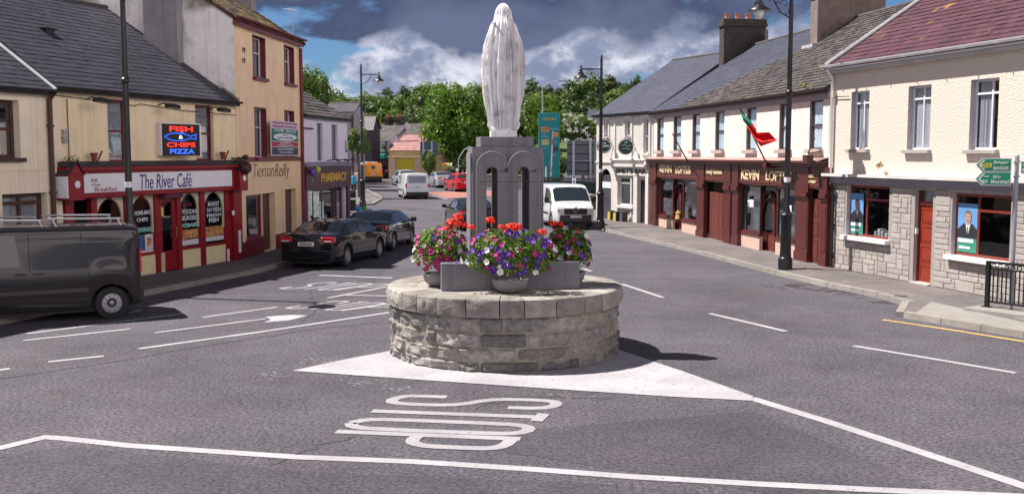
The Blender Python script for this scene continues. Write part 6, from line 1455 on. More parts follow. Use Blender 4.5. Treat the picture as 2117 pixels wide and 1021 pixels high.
    def top_patch(x0_, x1_, f, off, n=8, m=10):
        q = MB(); pv = None
        for i in range(n + 1):
            x = x0_ + (x1_ - x0_) * i / n; pts = sec(x)
            T2 = lerp_prof(top, x + .02); T1 = lerp_prof(top, x - .02); sl = (T2 - T1) / .04; nl = sqrt(1 + sl * sl); row = []
            hc = [(p[0], p[1]) for p in pts[11:]]
            wmax = pts[12][0] * f
            for j in range(m + 1):
                y = wmax * (1 - 2 * j / m); ay = abs(y); z = hc[-1][1]
                for a, c in zip(hc, hc[1:]):
                    if c[0] <= ay <= a[0]: z = a[1] + (c[1] - a[1]) * ((a[0] - ay) / max(1e-6, a[0] - c[0])); break
                else:
                    if ay > hc[0][0]: z = hc[0][1]
                row.append(q.V(x - sl / nl * off, y, z + off / nl))
            if pv:
                for j in range(m): q.F((pv[j], row[j], row[j + 1], pv[j + 1]))
            pv = row
        return q
    DG = sp.get('glassm') or mat('tinted_glass', (0.018, 0.026, 0.034), 0.03, 0.1, 2, spec=.5, coat=.6)
    ws = sp['windscreen']; top_patch(ws[0], ws[1], .95, .006).build('windscreen', DG, t, smooth=True, angle=60)
    if 'rear_window' in sp: rw = sp['rear_window']; top_patch(rw[0], rw[1], .94, .006).build('rear_window', DG, t, smooth=True, angle=60)
    if 'rear_panes' in sp:
        for (ya, yb, za, zc_) in sp['rear_panes']: q = MB(); q.box(-.012, .03, ya, yb, za, zc_); q.build('rear_window', DG, t, bevel=.02)
    for s in (-1, 1):
        for (a, c, sa, sc2) in sp['side_glass']: side_patch(a, c, .10, .93, s, .007, slope=sa, slope1=sc2).build('side_window', DG, t, smooth=True, angle=60)
        for i, xx in enumerate(sp.get('seams', ())):
            q = side_patch(xx, xx + .014, .12, 1.0, s, .003, (2, 7), 1); q2 = side_patch(xx, xx + .014, 0, .98, s, .003, (7, 10), 1)
            o = len(q.v); q.v += q2.v; q.f += [tuple(k + o for k in f) for f in q2.f]; q.m += q2.m; q.t += q2.t
            q.build('door_seam', TRIM, t)
        for (xa, xb, za) in sp.get('mould', ()):
            q = MB(); n = 14; pv = None
            for i in range(n + 1):
                x = xa + (xb - xa) * i / n; w = hw(x) + .012; row = [q.V(x, s * (w - .03), za), q.V(x, s * (w + .012), za + .01), q.V(x, s * (w + .012), za + sp.get('mh', .10)), q.V(x, s * (w - .03), za + sp.get('mh', .10) + .01)]
                if pv:
                    for k in range(3): q.F((pv[k], row[k], row[k + 1], pv[k + 1]))
                pv = row
            q.build('side_moulding', sp.get('mouldm', TRIM), t)
        for xh, zh in sp.get('handles', ()):
            q = MB(); w = hw(xh); q.box(xh - .10, xh + .10, s * (w - .01), s * (w + .035), zh - .014, zh + .014); q.build('door_handle', sp.get('handlem', paint), t, bevel=.01)
        xm, zm = sp['mirror']; q = MB(); w = hw(xm); q.box(xm - .06, xm + .07, s * (w + .06), s * (w + .26), zm - .07, zm + sp.get('mirh', .09)); q.box(xm - .02, xm + .03, s * (w - .08), s * (w + .07), zm - .06, zm - .01); q.build('mirror', sp.get('mirm', paint), t, bevel=.03)
        xl, zl, lx, ly, lz = sp['tail']; w = hw(.05); q = MB(); q.box(-.012, lx, s * (w - ly), s * (w + .010), zl, zl + lz); tl_ = q.build('tail_light', REDL, t, bevel=.03)
        if sp.get('tailclear'): q = MB(); q.box(-.016, .02, s * (w - ly * .75), s * (w - ly * .15), zl + .02, zl + lz * .38); q.build('reversing_lens', CLRL, tl_, bevel=.01)
        hx, hz_, hl, hwid, hh = sp['head']; w = hw(L_ - .10); q = MB(); q.prism([(L_ - hl, hz_ + hh * .6), (L_ - .05, hz_), (L_ - .02, hz_ + hh * .5), (L_ - .10, hz_ + hh), (L_ - hl, hz_ + hh)], s * (w - hwid), s * (w + .02)); q.build('headlight', CLRL, t, bevel=.02)
    # bumpers, plates, wheels
    q = MB(); bw = hw(0) - .03; q.box(-.05, .12, -bw, bw, z0 + .06, sp['bump']); q.build('rear_bumper', sp.get('bumpm', paint), t, bevel=.04)
    q = MB(); fw_ = hw(L_) - .02; q.box(L_ - .10, L_ + .04, -fw_, fw_, z0 + .04, sp['bump']); q.build('front_bumper', sp.get('bumpm', paint), t, bevel=.04)
    q = MB(); q.box(L_ - .03, L_ + .03, -fw_ * .72, fw_ * .72, sp['bump'] + .03, sp['bump'] + sp.get('grh', .14)); gr_ = q.build('grille', TRIM, t, bevel=.02)
    px_ = sp.get('plate_y', 0); q = MB(); q.box(-.065, -.05 if not sp.get('plate_up') else -.01, px_ - .26, px_ + .26, sp['plate'], sp['plate'] + .12); pl_ = q.build('number_plate', PLATE, t)
    q = MB()
    for k in range(7): q.box(-.067, -.0655, px_ - .19 + k * .055, px_ - .155 + k * .055, sp['plate'] + .03, sp['plate'] + .09)
    q.build('plate_marks', TRIM, pl_)
    q = MB(); q.box(L_ + .04, L_ + .055, -.26, .26, sp['bump'] - .13, sp['bump'] - .02); q.build('number_plate', PLATE, t)
    for a in ax:
        for s in (-1, 1):
            wy = Wd - .02; q = MB(); tw = sp.get('tw', .21)
            prf = [(r * .62, wy - tw), (r * .95, wy - tw), (r, wy - tw + .03), (r, wy - .03), (r * .96, wy - .004), (r * .66, wy)]
            N_ = 32; rings = []
            for rr2, yy in prf: rings.append([q.V(a + rr2 * cos(2 * pi * i / N_), s * yy, r + rr2 * sin(2 * pi * i / N_)) for i in range(N_)])
            for A_, C_ in zip(rings, rings[1:]):
                for i in range(N_): q.F((A_[i], A_[(i + 1) % N_], C_[(i + 1) % N_], C_[i]))
            q.F(rings[0]); wh = q.build('wheel', TYRE, t, smooth=True)
            q = MB(); ri = r * sp.get('rimf', .66); 
            if sp.get('steel'):
                prf = [(ri, wy - .01), (ri * .93, wy - .03), (ri * .88, wy - .012), (ri * .55, wy - .006), (ri * .45, wy - .03), (ri * .2, wy - .03), (.01, wy - .02)]
            else: prf = [(ri, wy - .008), (ri * .93, wy - .02), (ri * .90, wy - .06), (.01, wy - .07)]
            rings = []
            for rr2, yy in prf: rings.append([q.V(a + rr2 * cos(2 * pi * i / N_), s * yy, r + rr2 * sin(2 * pi * i / N_)) for i in range(N_)])
            for k_, (A_, C_) in enumerate(zip(rings, rings[1:])):
                q.k = 1 if (not sp.get('steel') and k_ == 2) or (sp.get('steel') and k_ in (4,)) else 0
                for i in range(N_): q.F((A_[i], A_[(i + 1) % N_], C_[(i + 1) % N_], C_[i]))
            q.k = 0
            if sp.get('steel'):
                q.k = 1
                for i in range(10): an = 2 * pi * i / 10; q.disc(a + ri * .74 * cos(an), r + ri * .74 * sin(an), ri * .075, s * (wy - .012), s * (wy - .004), 8)
            else:
                ns = sp.get('spokes', 7)
                for i in range(ns):
                    an = 2 * pi * i / ns + .2; c_, s_ = cos(an), sin(an); w1, w2 = ri * .10, ri * .13
                    P4 = [(a + .02 * c_ - w1 * s_, r + .02 * s_ + w1 * c_), (a + ri * .93 * c_ - w2 * s_, r + ri * .93 * s_ + w2 * c_), (a + ri * .93 * c_ + w2 * s_, r + ri * .93 * s_ - w2 * c_), (a + .02 * c_ + w1 * s_, r + .02 * s_ - w1 * c_)]
                    q.prism(P4, s * (wy - .035), s * (wy - .012))
                q.disc(a, r, ri * .2, s * (wy - .035), s * (wy - .006), 12)
            q.build('rim', [sp.get('rimm', RIM), TRIM], wh, smooth=True, angle=30)
    return t, hw, sec
def paint(n, c, rough=.25, coat=1.0, metal=0.0): return mat('paint_' + n, c, rough * .5, .04, 1.2, coat=coat * .7, metal=metal, spec=.2)
def hd(dx, dy): return atan2(dy, dx)
SALOON = dict(L=4.70, W=1.81, z0=.20, axles=(1.0, 3.70), r=.325, cat='car',
    top=[(0, .92), (.06, 1.02), (.14, 1.055), (.62, 1.09), (.72, 1.11), (1.35, 1.40), (1.75, 1.455), (2.3, 1.475), (2.75, 1.44), (3.0, 1.37), (3.62, 1.05), (3.72, 1.00), (4.35, .87), (4.60, .74), (4.70, .64)],
    belt=[(0, .88), (.8, .97), (2.5, .93), (3.7, .88), (4.7, .70)], tumble=.42, windscreen=(3.03, 3.60), rear_window=(.76, 1.36),
    side_glass=[(1.12, 1.98, .28, 0), (2.06, 3.42, 0, -.30)], seams=(1.35, 2.02, 3.15), handles=((1.55, .86), (2.6, .84)), mirror=(3.25, .98), tail=(0, .80, .20, .40, .17), tailclear=True,
    head=(0, .62, .42, .42, .15), bump=.58, plate=.70, rc=.10, plate_up=False, spokes=9)
def mk(base, **k): d = dict(base); d.update(k); return d
SALOON['top'] = [(x, z if z < 1.0 else 1.0 + (z - 1.0) * .80) for x, z in SALOON['top']]
vehicle(mk(SALOON, name='saloon_car', label='black saloon car parked nearest, in front of the apricot house', loc=(-6.10, 30.3, 0), rz=hd(.235, .972), paint=paint('black', (.008, .009, .013))))
vehicle(mk(SALOON, name='saloon_car', label='second black saloon parked ahead of the nearest one, outside the pharmacy', loc=(-5.22, 35.5, 0), rz=hd(.14, .99), paint=paint('blue_black', (.006, .010, .016)), spokes=5, tail=(0, .78, .2, .34, .18), tailclear=False))
vehicle(mk(SALOON, name='saloon_car', label='black car in the right lane partly hidden behind the stone pedestal', loc=(-1.45, 45.5, .0), rz=hd(-.22, .97), paint=paint('black2', (.008, .008, .010)), tail=(0, .80, .12, .26, .14)))
p_ = G(925, 389); vehicle(mk(SALOON, name='saloon_car', label='silver saloon driving away beyond the white small van, left of the red car', loc=(p_.x, p_.y, zg(p_.y)), rz=hd(-.32, .95), paint=paint('silver', (.46, .47, .50), .3, .8, .4)))
p_ = G(966, 397); HATCH = mk(SALOON, L=4.1, axles=(.75, 3.25), top=[(0, .95), (.05, 1.0), (.10, 1.04), (.50, 1.36), (.7, 1.41), (1.5, 1.46), (2.2, 1.44), (2.45, 1.38), (3.05, 1.05), (3.15, 1.0), (3.75, .87), (4.0, .74), (4.1, .64)], windscreen=(2.48, 3.04), rear_window=(.12, .50), side_glass=[(.75, 1.5, .1, 0), (1.58, 2.9, 0, -.3)], seams=(.95, 1.54, 2.6), handles=((1.1, .86), (2.1, .84)), mirror=(2.7, .98), belt=[(0, .9), (2, .92), (3.1, .88), (4.1, .7)])
vehicle(mk(HATCH, name='hatchback_car', label='bright red hatchback in the right lane just left of the stone pedestal', loc=(p_.x, p_.y, zg(p_.y)), rz=hd(-.35, .94), paint=paint('red', (.42, .008, .02), .25)))
p_ = P(845, 374, 92); vehicle(mk(HATCH, name='hatchback_car', label='pale blue silver car half hidden behind the small white van', loc=(p_.x, 92, zg(92)), rz=hd(-.30, .95), paint=paint('pale_blue', (.36, .42, .52), .3, .8, .3)))
p_ = P(812, 370, 112); vehicle(mk(HATCH, name='hatchback_car', label='small dark car beyond the yellow van in the far street', loc=(p_.x, 112, zg(112)), rz=hd(-.30, .95), paint=paint('navy', (.012, .016, .035))))
VANB = dict(cat='van', tumble=.10, rc=.12, crown=.02, rear_round=.04, rl=.3, fl=.7, front_round=.20, steel=True, rimm=CAP, rimf=.62, tailclear=False)
TRAF = mk(VANB, L=4.85, W=1.92, z0=.26, axles=(.88, 3.95), r=.335, arch=.07,
    top=[(0, 1.86), (.05, 1.91), (.3, 1.94), (2.8, 1.97), (3.35, 1.93), (3.60, 1.82), (4.22, 1.24), (4.34, 1.14), (4.68, 1.00), (4.80, .88), (4.85, .72)],
    belt=[(0, 1.12), (3.2, 1.10), (4.1, 1.0), (4.85, .80)], windscreen=(3.58, 4.24), rear_panes=[(-.70, -.08, 1.20, 1.68), (.08, .70, 1.20, 1.68)], side_glass=[(2.56, 3.94, .10, -.28)],
    seams=(1.42, 2.40, 4.08), handles=((2.25, 1.02), (2.58, 1.02)), handlem=TRIM, mirror=(3.85, 1.20), mirm=TRIM, mirh=.2, tail=(0, .95, .035, .12, .50), head=(0, .78, .55, .34, .22), bump=.62, bumpm=TRIM, plate=.75, mould=((1.3, 3.5, .60),), mh=.09)
DX = .28; sh = lambda pr: [(max(0, x - DX), z) for x, z in pr if x >= DX or x < .06]
TR2 = mk(TRAF, L=4.57, axles=(.60, 3.67), top=[(0, 1.86), (.05, 1.91), (.2, 1.94)] + [(x - DX, z) for x, z in TRAF['top'] if x > 1], belt=[(0, 1.12)] + [(x - DX, z) for x, z in TRAF['belt'] if x > 1], windscreen=(3.30, 3.96), side_glass=[(2.28, 3.66, .10, -.28)], seams=(1.14, 2.12, 3.80), handles=((1.97, 1.02), (2.30, 1.02)), mirror=(3.57, 1.20), mould=((1.05, 3.2, .60),))
tv, hwv, secv = vehicle(mk(TR2, name='panel_van', label='dark grey panel van with silver roof bars at the left edge', loc=(-8.24, 22.20, 0), rz=hd(-.875, -.485), paint=paint('anthracite', (.020, .018, .021), .3, .6), glassm=mat('van_glass', (.02, .024, .028), .04, .1, 2, spec=.4, coat=.3), mouldm=mat('grey_moulding', (.035, .032, .038), .5)))
for s in (-1, 1):
    for (xa, xb) in ((.35, 1.75), (1.85, 3.0)):
        q = MB(); q.tube([(xa, s * .72, 2.07), (xb, s * .72, 2.10)], .022, 8)
        for xx in (xa + .06, xb - .1): q.tube([(xx, s * .72, 2.08), (xx - .06, s * .74, 1.93)], .026, 6)
        q.build('roof_bar', mat('aluminium_bar', (.42, .42, .46), .45, .1, 5, metal=.3), tv, smooth=True)
WV, hwW, secW = vehicle(mk(TRAF, name='panel_van', label='white panel van facing the camera, parked right of the stone pedestal', loc=(1.95, 50.9, .07), rz=hd(.19, -.98), paint=paint('white', (.66, .67, .70), .35), grh=.30, bumpm=mat('dark_grey_bumper', (.05, .05, .055), .6)))
q = MB(); q.tube([(4.88, .13 * sin(a), .86 + .13 * cos(a)) for a in [2 * pi * k / 4 for k in range(5)]], .022, 5); q.build('diamond_badge', CHRM, WV)
q = MB(); q.poly([(4.40, .38, 1.155), (4.40, -.38, 1.155), (4.43, -.38, 1.143), (4.43, .38, 1.143)]); q.build('bonnet_stripe', mat('red_stripe', (.5, .03, .04), .5), WV)
CAD = mk(VANB, L=4.2, W=1.72, z0=.24, axles=(.85, 3.5), r=.31, top=[(0, 1.72), (.05, 1.77), (.3, 1.80), (2.4, 1.80), (2.7, 1.74), (3.3, 1.22), (3.4, 1.14), (3.95, 1.0), (4.1, .88), (4.2, .7)], belt=[(0, 1.05), (3.3, 1.0), (4.2, .8)], windscreen=(2.72, 3.28), rear_panes=[(-.62, .62, 1.12, 1.60)], side_glass=[(2.1, 3.05, .03, -.28)], seams=(1.3, 2.05, 3.1), handles=((2.2, .98),), handlem=TRIM, mirror=(2.95, 1.12), mirm=TRIM, tail=(0, .80, .08, .11, .30), head=(0, .72, .5, .34, .2), bump=.50, bumpm=TRIM, plate=.78, mould=((1.25, 3.1, .55),))
p_ = G(863, 412); vehicle(mk(CAD, name='small_van', label='small white van driving away in the middle of the far road', loc=(p_.x, p_.y, zg(p_.y)), rz=hd(-.25, .97), paint=paint('white2', (.62, .64, .68), .35), glassm=mat('pale_glass', (.22, .25, .33), .1, .1, 2, spec=1)))
p_ = G(772, 378); YV, *_ = vehicle(mk(TRAF, name='panel_van', label='bright orange yellow van driving away in the far street, ladders on the roof', loc=(p_.x, p_.y, zg(p_.y)), rz=hd(-.30, .95), paint=paint('orange', (.75, .27, .008), .35), rear_panes=[(-.2, .2, 1.35, 1.65)]))
q = MB(); q.disc(0, 0, .01, 0, .01, 6); q = MB(); q.prism([(-.02, 0)] * 0 + [(0, 0), (1.6, 0), (1.6, .06), (0, .06)], -.5, .5); ob = q.build('roof_load', mat('roof_load', (.45, .45, .5), .6), YV); ob.location = (.4, 0, 1.98)

# ================================================================== STREET LAMPS
def street_lamp(name, label, base, H, arm, armdir, rz, lantern=True, scroll=True, colr=.088):
    t = thing(name, label, 'street lamp', base, rz, 'black street lamps')
    b = MB(); b.lathe(0, 0, [(.20, 0), (.20, .30), (.185, .34), (.165, .36), (.155, .50), (.145, 1.45), (.17, 1.50), (.17, 1.58), (.13, 1.62)], 20); b.build('lamp_base', BLACK, t, smooth=True, angle=30)
    b = MB(); b.lathe(0, 0, [(.125, 1.62), (.11, 1.70), (.085, 1.78), (.078, 3.5), (.072, 4.95), (.10, 4.99), (.10, 5.06), (.068, 5.10), (.055, H)], 16); b.build('pole', BLACK, t, smooth=True, angle=30)
    b = MB(); b.lathe(0, 0, [(.05, H), (.075, H + .03), (.03, H + .07), (.055, H + .12), (.02, H + .2), (.0, H + .24)], 12); b.build('finial', BLACK, t, smooth=True)
    b = MB(); b.lathe(0, 0, [(.0825, 2.50), (.0825, 2.64)], 16, cap=False); b.build('reflective_band', BOARD, t)
    za = H - .42; s = armdir; b = MB(); b.tube([(0, 0, za), (s * arm, 0, za)], .028, 8); b.tube([(0, 0, za - .60), (s * arm * .35, 0, za - .42), (s * arm * .6, 0, za - .02)], .018, 6)
    if scroll:
        for (cx_, cz_, r_, a0, a1) in ((.18, -.20, .14, 0, 5.2), (.42, -.13, .10, 1, 6.5), (.62, -.08, .065, 0, 5.5), (.14, -.42, .09, 2, 7.5)):
            b.tube([(s * (cx_ * arm / .9 + r_ * (1 - .08 * k) * cos(a0 + (a1 - a0) * k / 12)), 0, za + cz_ + r_ * (1 - .06 * k) * sin(a0 + (a1 - a0) * k / 12)) for k in range(13)], .011, 5)
    b.build('scroll_bracket', BLACK, t, smooth=True)
    la = MB(); x = s * arm; la.lathe(x, 0, [(.02, za + .16), (.05, za + .10), (.03, za + .02), (.07, za - .02), (.07, za - .12), (.12, za - .15), (.13, za - .24), (.31, za - .36), (.32, za - .385), (.14, za - .36)], 22); lo = la.build('lantern', BLACK, t, smooth=True, angle=40)
    g = MB(); g.lathe(x, 0, [(.15, za - .37), (.155, za - .44), (.12, za - .54), (.05, za - .61), (.01, za - .62)], 18); g.build('lamp_bowl', mat('lamp_bowl_glass', (.60, .62, .66), .12, .1, 6, coat=1), lo, smooth=True)
    return t
Lh = 7.75
l1 = G(269, 556, .12); 
street_lamp('street_lamp', 'tall black street lamp behind the dark van, crossing the cafe front', (-9.16, 24.5, .12), Lh + .1, .95, 1, radians(-50))
p3 = G(1623, 557, .12); street_lamp('street_lamp', 'tall black street lamp on the right pavement before the Loftus shopfront', (p3.x, p3.y, .12), 8.1, .92, -1, radians(4))
p4 = G(1241, 472, .12); street_lamp('street_lamp', 'black street lamp beside the white van at the pub corner with a scroll bracket', (p4.x, p4.y, .12), 7.45, .92, -1, radians(8))
p2 = G(750, 428, .12); street_lamp('street_lamp', 'slim black street lamp on the kerb island left beyond the pharmacy', (p2.x, p2.y, zg(p2.y) + .12), 8.2, 1.05, 1, radians(0), scroll=False)

# ================================================================== SIGNS, RAILING, FAR STREET FURNITURE
SGREEN = mat('road_sign_green', (.0, .27, .15), .4, .05, 3); SW = mat('road_sign_white', (.75, .76, .78), .4, .05, 3); SY = mat('road_sign_yellow', (.70, .62, .05), .4); POLE = mat('galvanised_pole', (.33, .35, .42), .45, .1, 6, metal=.3)
pb0 = P(2092, 575, 21.2); pb0.z = .12; ptop = P(2101, 322, 21.2).z
dsg = thing('direction_sign', 'grey signpost with green N59 direction arrows in front of the stone house', 'road sign', pb0, radians(-20))
b = MB(); b.lathe(0, 0, [(.045, 0), (.045, ptop - .12), (.02, ptop - .09)], 12); b.build('post', POLE, dsg, smooth=True)
def arrow(x0, x1, z0, z1, nm='sign_panel', d=-1):
    b = MB(); m_ = (z0 + z1) / 2; k = .16
    b.prism([(x0, m_), (x0 + k * .8, z1), (x1, z1), (x1, z0), (x0 + k * .8, z0)] if d < 0 else [(x0, z0), (x0, z1), (x1 - k * .8, z1), (x1, m_), (x1 - k * .8, z0)], -.075, -.06); o = b.build(nm, SW, dsg)
    e = .018; b = MB(); x0 += e * 1.3 if d < 0 else e; x1 -= e
    b.prism([(x0, m_), (x0 + k * .78, z1 - e), (x1, z1 - e), (x1, z0 + e), (x0 + k * .78, z0 + e)] if d < 0 else [(x0, z0 + e), (x0, z1 - e), (x1 - k * .78, z1 - e), (x1, m_), (x1 - k * .78, z0 + e)], -.080, -.0755); b.build('green_face', SGREEN, o)
    if d < 0: b = MB(); b.prism([(x0 + .035, m_), (x0 + .13, z1 - .04), (x0 + .165, z1 - .04), (x0 + .075, m_), (x0 + .165, z0 + .04), (x0 + .13, z0 + .04)], -.0830, -.0805); b.build('chevron', SW, o)
    return o
sc = 21.2 / F * 1.06; zA = P(2060, 350, 21.2).z - .12; x_l = -(2101 - 2027) * sc; x_r = -(2101 - 2091) * sc; hS_ = 27 * sc; 
for k, (zt_, rows) in enumerate(((P(2060, 327, 21.2).z - .12, 0), (P(2060, 355.5, 21.2).z - .12, 1))):
    z1_ = zt_; z0_ = zt_ - hS_; o = arrow(x_l, x_r, z0_, z1_)
    if rows == 0:
        text('N59', o, x_l + .11, x_l + .31, z0_ + .08, z0_ + .19, -.083, SY, bold=.03, depth=.003); text('Baingear', o, x_l + .34, x_r - .05, z0_ + .15, z0_ + .235, -.083, SW, shear=.2, bold=.015, depth=.003); text('BANGOR', o, x_l + .34, x_r - .05, z0_ + .045, z0_ + .115, -.083, SW, bold=.02, depth=.003)
    else:
        text('Béal an', o, x_l + .34, x_r - .2, z0_ + .15, z0_ + .225, -.083, SW, shear=.2, bold=.015, depth=.003); text('Mhuirthead', o, x_l + .30, x_r - .03, z0_ + .045, z0_ + .125, -.083, SW, shear=.2, bold=.015, depth=.003); text('50', o, x_l + .14, x_l + .24, z0_ + .05, z0_ + .12, -.083, SW, bold=.02, depth=.003); b = MB(); b.box(x_l + .16, x_l + .26, -.083, -.081, z0_ + .18, z0_ + .20); b.build('km_dash', SW, o)
zt_ = P(2112, 333, 21.2).z - .12; o = arrow((2107 - 2101) * sc, 1.0, zt_ - .26, zt_, d=1); text('Béal an Átha', o, .10, .80, zt_ - .10, zt_ - .03, -.083, SW, shear=.2, bold=.015, depth=.003); text('BALLINA', o, .10, .6, zt_ - .22, zt_ - .15, -.083, SW, bold=.02, depth=.003)
b = MB()
for zz in (ptop - .25, ptop - .55): b.box(-.06, .06, -.062, .06, zz - .02, zz + .02)
b.build('clamp', POLE, dsg)
# pedestrian railing
r0 = G(2040, 640, .13); r1_ = G(2250, 668, .13); dr_ = Vector((r1_.x - r0.x, r1_.y - r0.y)); LR = dr_.length
stp = MB(); rzr = atan2(dr_.y, dr_.x)
so_ = thing('concrete_step', 'low pale concrete step under the black railing', 'step', (r0.x, r0.y, .12), rzr); stp.box(-.25, LR, -.45, .25, 0, .07); stp.build('step_slab', mat('pale_concrete', (.45, .43, .41), .85), so_, bevel=.01)
ra = thing('pedestrian_railing', 'black pedestrian railing with vertical bars and ringed top band at the right edge', 'railing', (r0.x, r0.y, .191), rzr)
b = MB(); b.box(-.04, .04, -.04, .04, 0, .98); b.box(-.10, .10, -.07, .07, 0, .02); b.build('post', BLACK, ra)
b = MB(); b.box(.041, LR, -.022, .022, .93, .98); b.box(.041, LR, -.018, .018, .80, .83); b.box(.041, LR, -.02, .02, .10, .14); b.build('rail', BLACK, ra)
x = .12; i = 0
while x < LR and i < 40:
    b = MB(); b.box(x - .011, x + .011, -.011, .011, .141, .799); b.build('bar', BLACK, ra); i += 1
    x += .095
b = MB()
for k in range(int(LR / .14)): xx = .12 + k * .14; b.tube([(xx + .045 * cos(a), 0, .88 + .045 * sin(a)) for a in [2 * pi * q_ / 10 for q_ in range(11)]], .010, 4, cap=False)
b.build('ring_band', BLACK, ra)

# teal totem
tY = 74.0; a_ = P(1115, 367, tY); c_ = P(1157, 234, tY); tt = thing('totem_sign', 'tall teal totem sign with gold lettering and food pictures beyond the white van', 'sign', (a_.x, tY, zg(tY)), radians(-6))
wT = c_.x - a_.x; zt1_ = c_.z - zg(tY); zt0_ = a_.z - zg(tY)
b = MB(); b.box(0, wT, -.15, .15, zt0_ - .0, zt1_); b.build('totem_panel', mat('teal_panel', (.0, .21, .235), .4, .08, 1.5), tt, bevel=.02)
b = MB(); b.box(-.07, -.002, -.16, .16, zt0_, zt1_ + .02); b.build('totem_edge', mat('mint_edge', (.05, .42, .32), .4), tt); b = MB(); b.box(.3, wT - .3, -.1, .1, 0, zt0_); b.build('plinth', TRIM, tt)
hT = zt1_ - zt0_; GLT = mat('totem_gold', (.50, .42, .08), .4); CYT = mat('totem_text', (.20, .55, .62), .4)
text('CENTRA', tt, wT * .14, wT * .86, zt0_ + hT * .885, zt0_ + hT * .925, -.17, GLT, bold=.02)
for (a, c, e, f_, body) in ((.5, .95, .74, .765, 'FRESH'), (.12, .42, .665, .69, 'HOT'), (.10, .45, .62, .645, 'DELI'), (.6, .92, .54, .565, 'COFFEE'), (.1, .42, .44, .465, 'WINES'), (.6, .85, .34, .37, '24H')):
    text(body, tt, wT * a, wT * c, zt0_ + hT * e, zt0_ + hT * f_, -.17, CYT, bold=.01)
for (a, c, e, f_, m_) in ((.08, .48, .705, .785, FOOD), (.1, .48, .50, .59, mat('salad_print', (.30, .36, .14), .5, .5, 8, col2=(.55, .4, .25), c2s=6, c2t=.5)), (.62, .97, .63, .70, FOOD), (.62, .95, .41, .48, mat('wine_print', (.05, .04, .06), .5))):
    b = MB(); b.box(wT * a, wT * c, -.165, -.151, zt0_ + hT * e, zt0_ + hT * f_); b.build('food_picture', m_, tt)
# leaning striped pole
pa, pc = P(1137, 400, 70), P(1143, 272, 70); lp = thing('bunting_pole', 'thin leaning pole wrapped in faded tape before the teal totem', 'pole', (pa.x, 70, zg(70)), 0); b = MB(); b.tube([(0, 0, 0), (pc.x - pa.x, 0, pc.z - zg(70))], .055, 6); b.build('pole_shaft', mat('striped_pole', (.50, .42, .38), .7, .3, 9, col2=(.3, .05, .06), c2s=2.2, c2t=.55), lp)
pa = P(1128.5, 400, 66); lp = thing('bunting_pole', 'white post standing just right of the pedestal top before the totem', 'pole', (pa.x, 66, zg(66)), 0); b = MB(); b.tube([(0, 0, 0), (0, 0, P(1128, 345, 66).z - zg(66))], .06, 6); b.build('pole_shaft', mat('striped_pole2', (.62, .60, .62), .7, .2, 9), lp)
def back_sign(label, px0, px1, yt, yb, Y, p0x, p1x, rz=0, col=(.10, .13, .15)):
    a_ = P(px0, yb, Y); c_ = P(px1, yt, Y); z_ = zg(Y); t = thing('road_sign_back', label, 'road sign', (a_.x, Y, z_), rz, 'road signs seen from behind'); w_ = c_.x - a_.x
    b = MB(); b.box(0, w_, 0, .04, a_.z - z_, c_.z - z_); b.build('sign_plate', mat('sign_back_%d' % int(px0), col, .5, .1, 2), t)
    b = MB(); n_ = 4
    for k in range(n_): zz = a_.z - z_ + (c_.z - a_.z) * (k + .5) / n_; b.box(.02, w_ - .02, -.04, -.001, zz - .03, zz + .03)
    b.build('sign_ribs', TRIM, t)
    for pp in (p0x, p1x): x_ = P(pp, 300, Y).x - a_.x; b = MB(); b.tube([(x_, -.12, 0), (x_, -.12, c_.z - z_ - .02)], .075, 10); b.build('post', POLE, t, smooth=True)
    x0_ = P(p0x, 300, Y).x - a_.x; x1_ = P(p1x, 300, Y).x - a_.x; zz = a_.z - z_ + (c_.z - a_.z) * .42; b = MB(); b.tube([(x0_, -.13, zz), (x1_, -.13, zz)], .05, 8); b.build('cross_tube', POLE, t)
back_sign('large grey backed road sign on two posts left of the pub corner', 1172, 1229, 291, 363, 66, 1186, 1220.5)
back_sign('small blue grey backed road sign on two posts in front of the big tree', 869, 903, 293, 325, 94, 875.5, 893, col=(.07, .12, .20))
# tall modern light mast
pm = P(1121, 400, 82); mm_ = thing('light_mast', 'thin grey modern street light mast above the teal totem', 'street light', (pm.x, 82, zg(82)), 0); hM = P(1121, 176, 82).z - zg(82)
b = MB(); b.tube([(0, 0, 0), (0, 0, hM)], [.09, .05], 8); b.build('mast', POLE, mm_); b = MB(); b.tube([(0, 0, hM - .05), (.6, 0, hM + .12), (1.3, 0, hM + .28)], .045, 6); b.box(1.25, 1.95, -.14, .14, hM + .26, hM + .36); b.build('arm', POLE, mm_)
# curved lamp arms left of pedestal
pg = P(948, 390, 88); cg = thing('curved_lamp', 'grey lamp with a curved arm beside the top of the pedestal', 'street light', (pg.x, 88, zg(88)), 0); b = MB(); hC = P(948, 322, 88).z - zg(88); b.tube([(0, 0, 0), (0, 0, hC - .4), (.15, 0, hC), (.5, 0, hC + .5), (.95, 0, hC + .75), (1.2, 0, hC + .7)], .05, 6); b.build('curved_mast', POLE, cg, smooth=True)
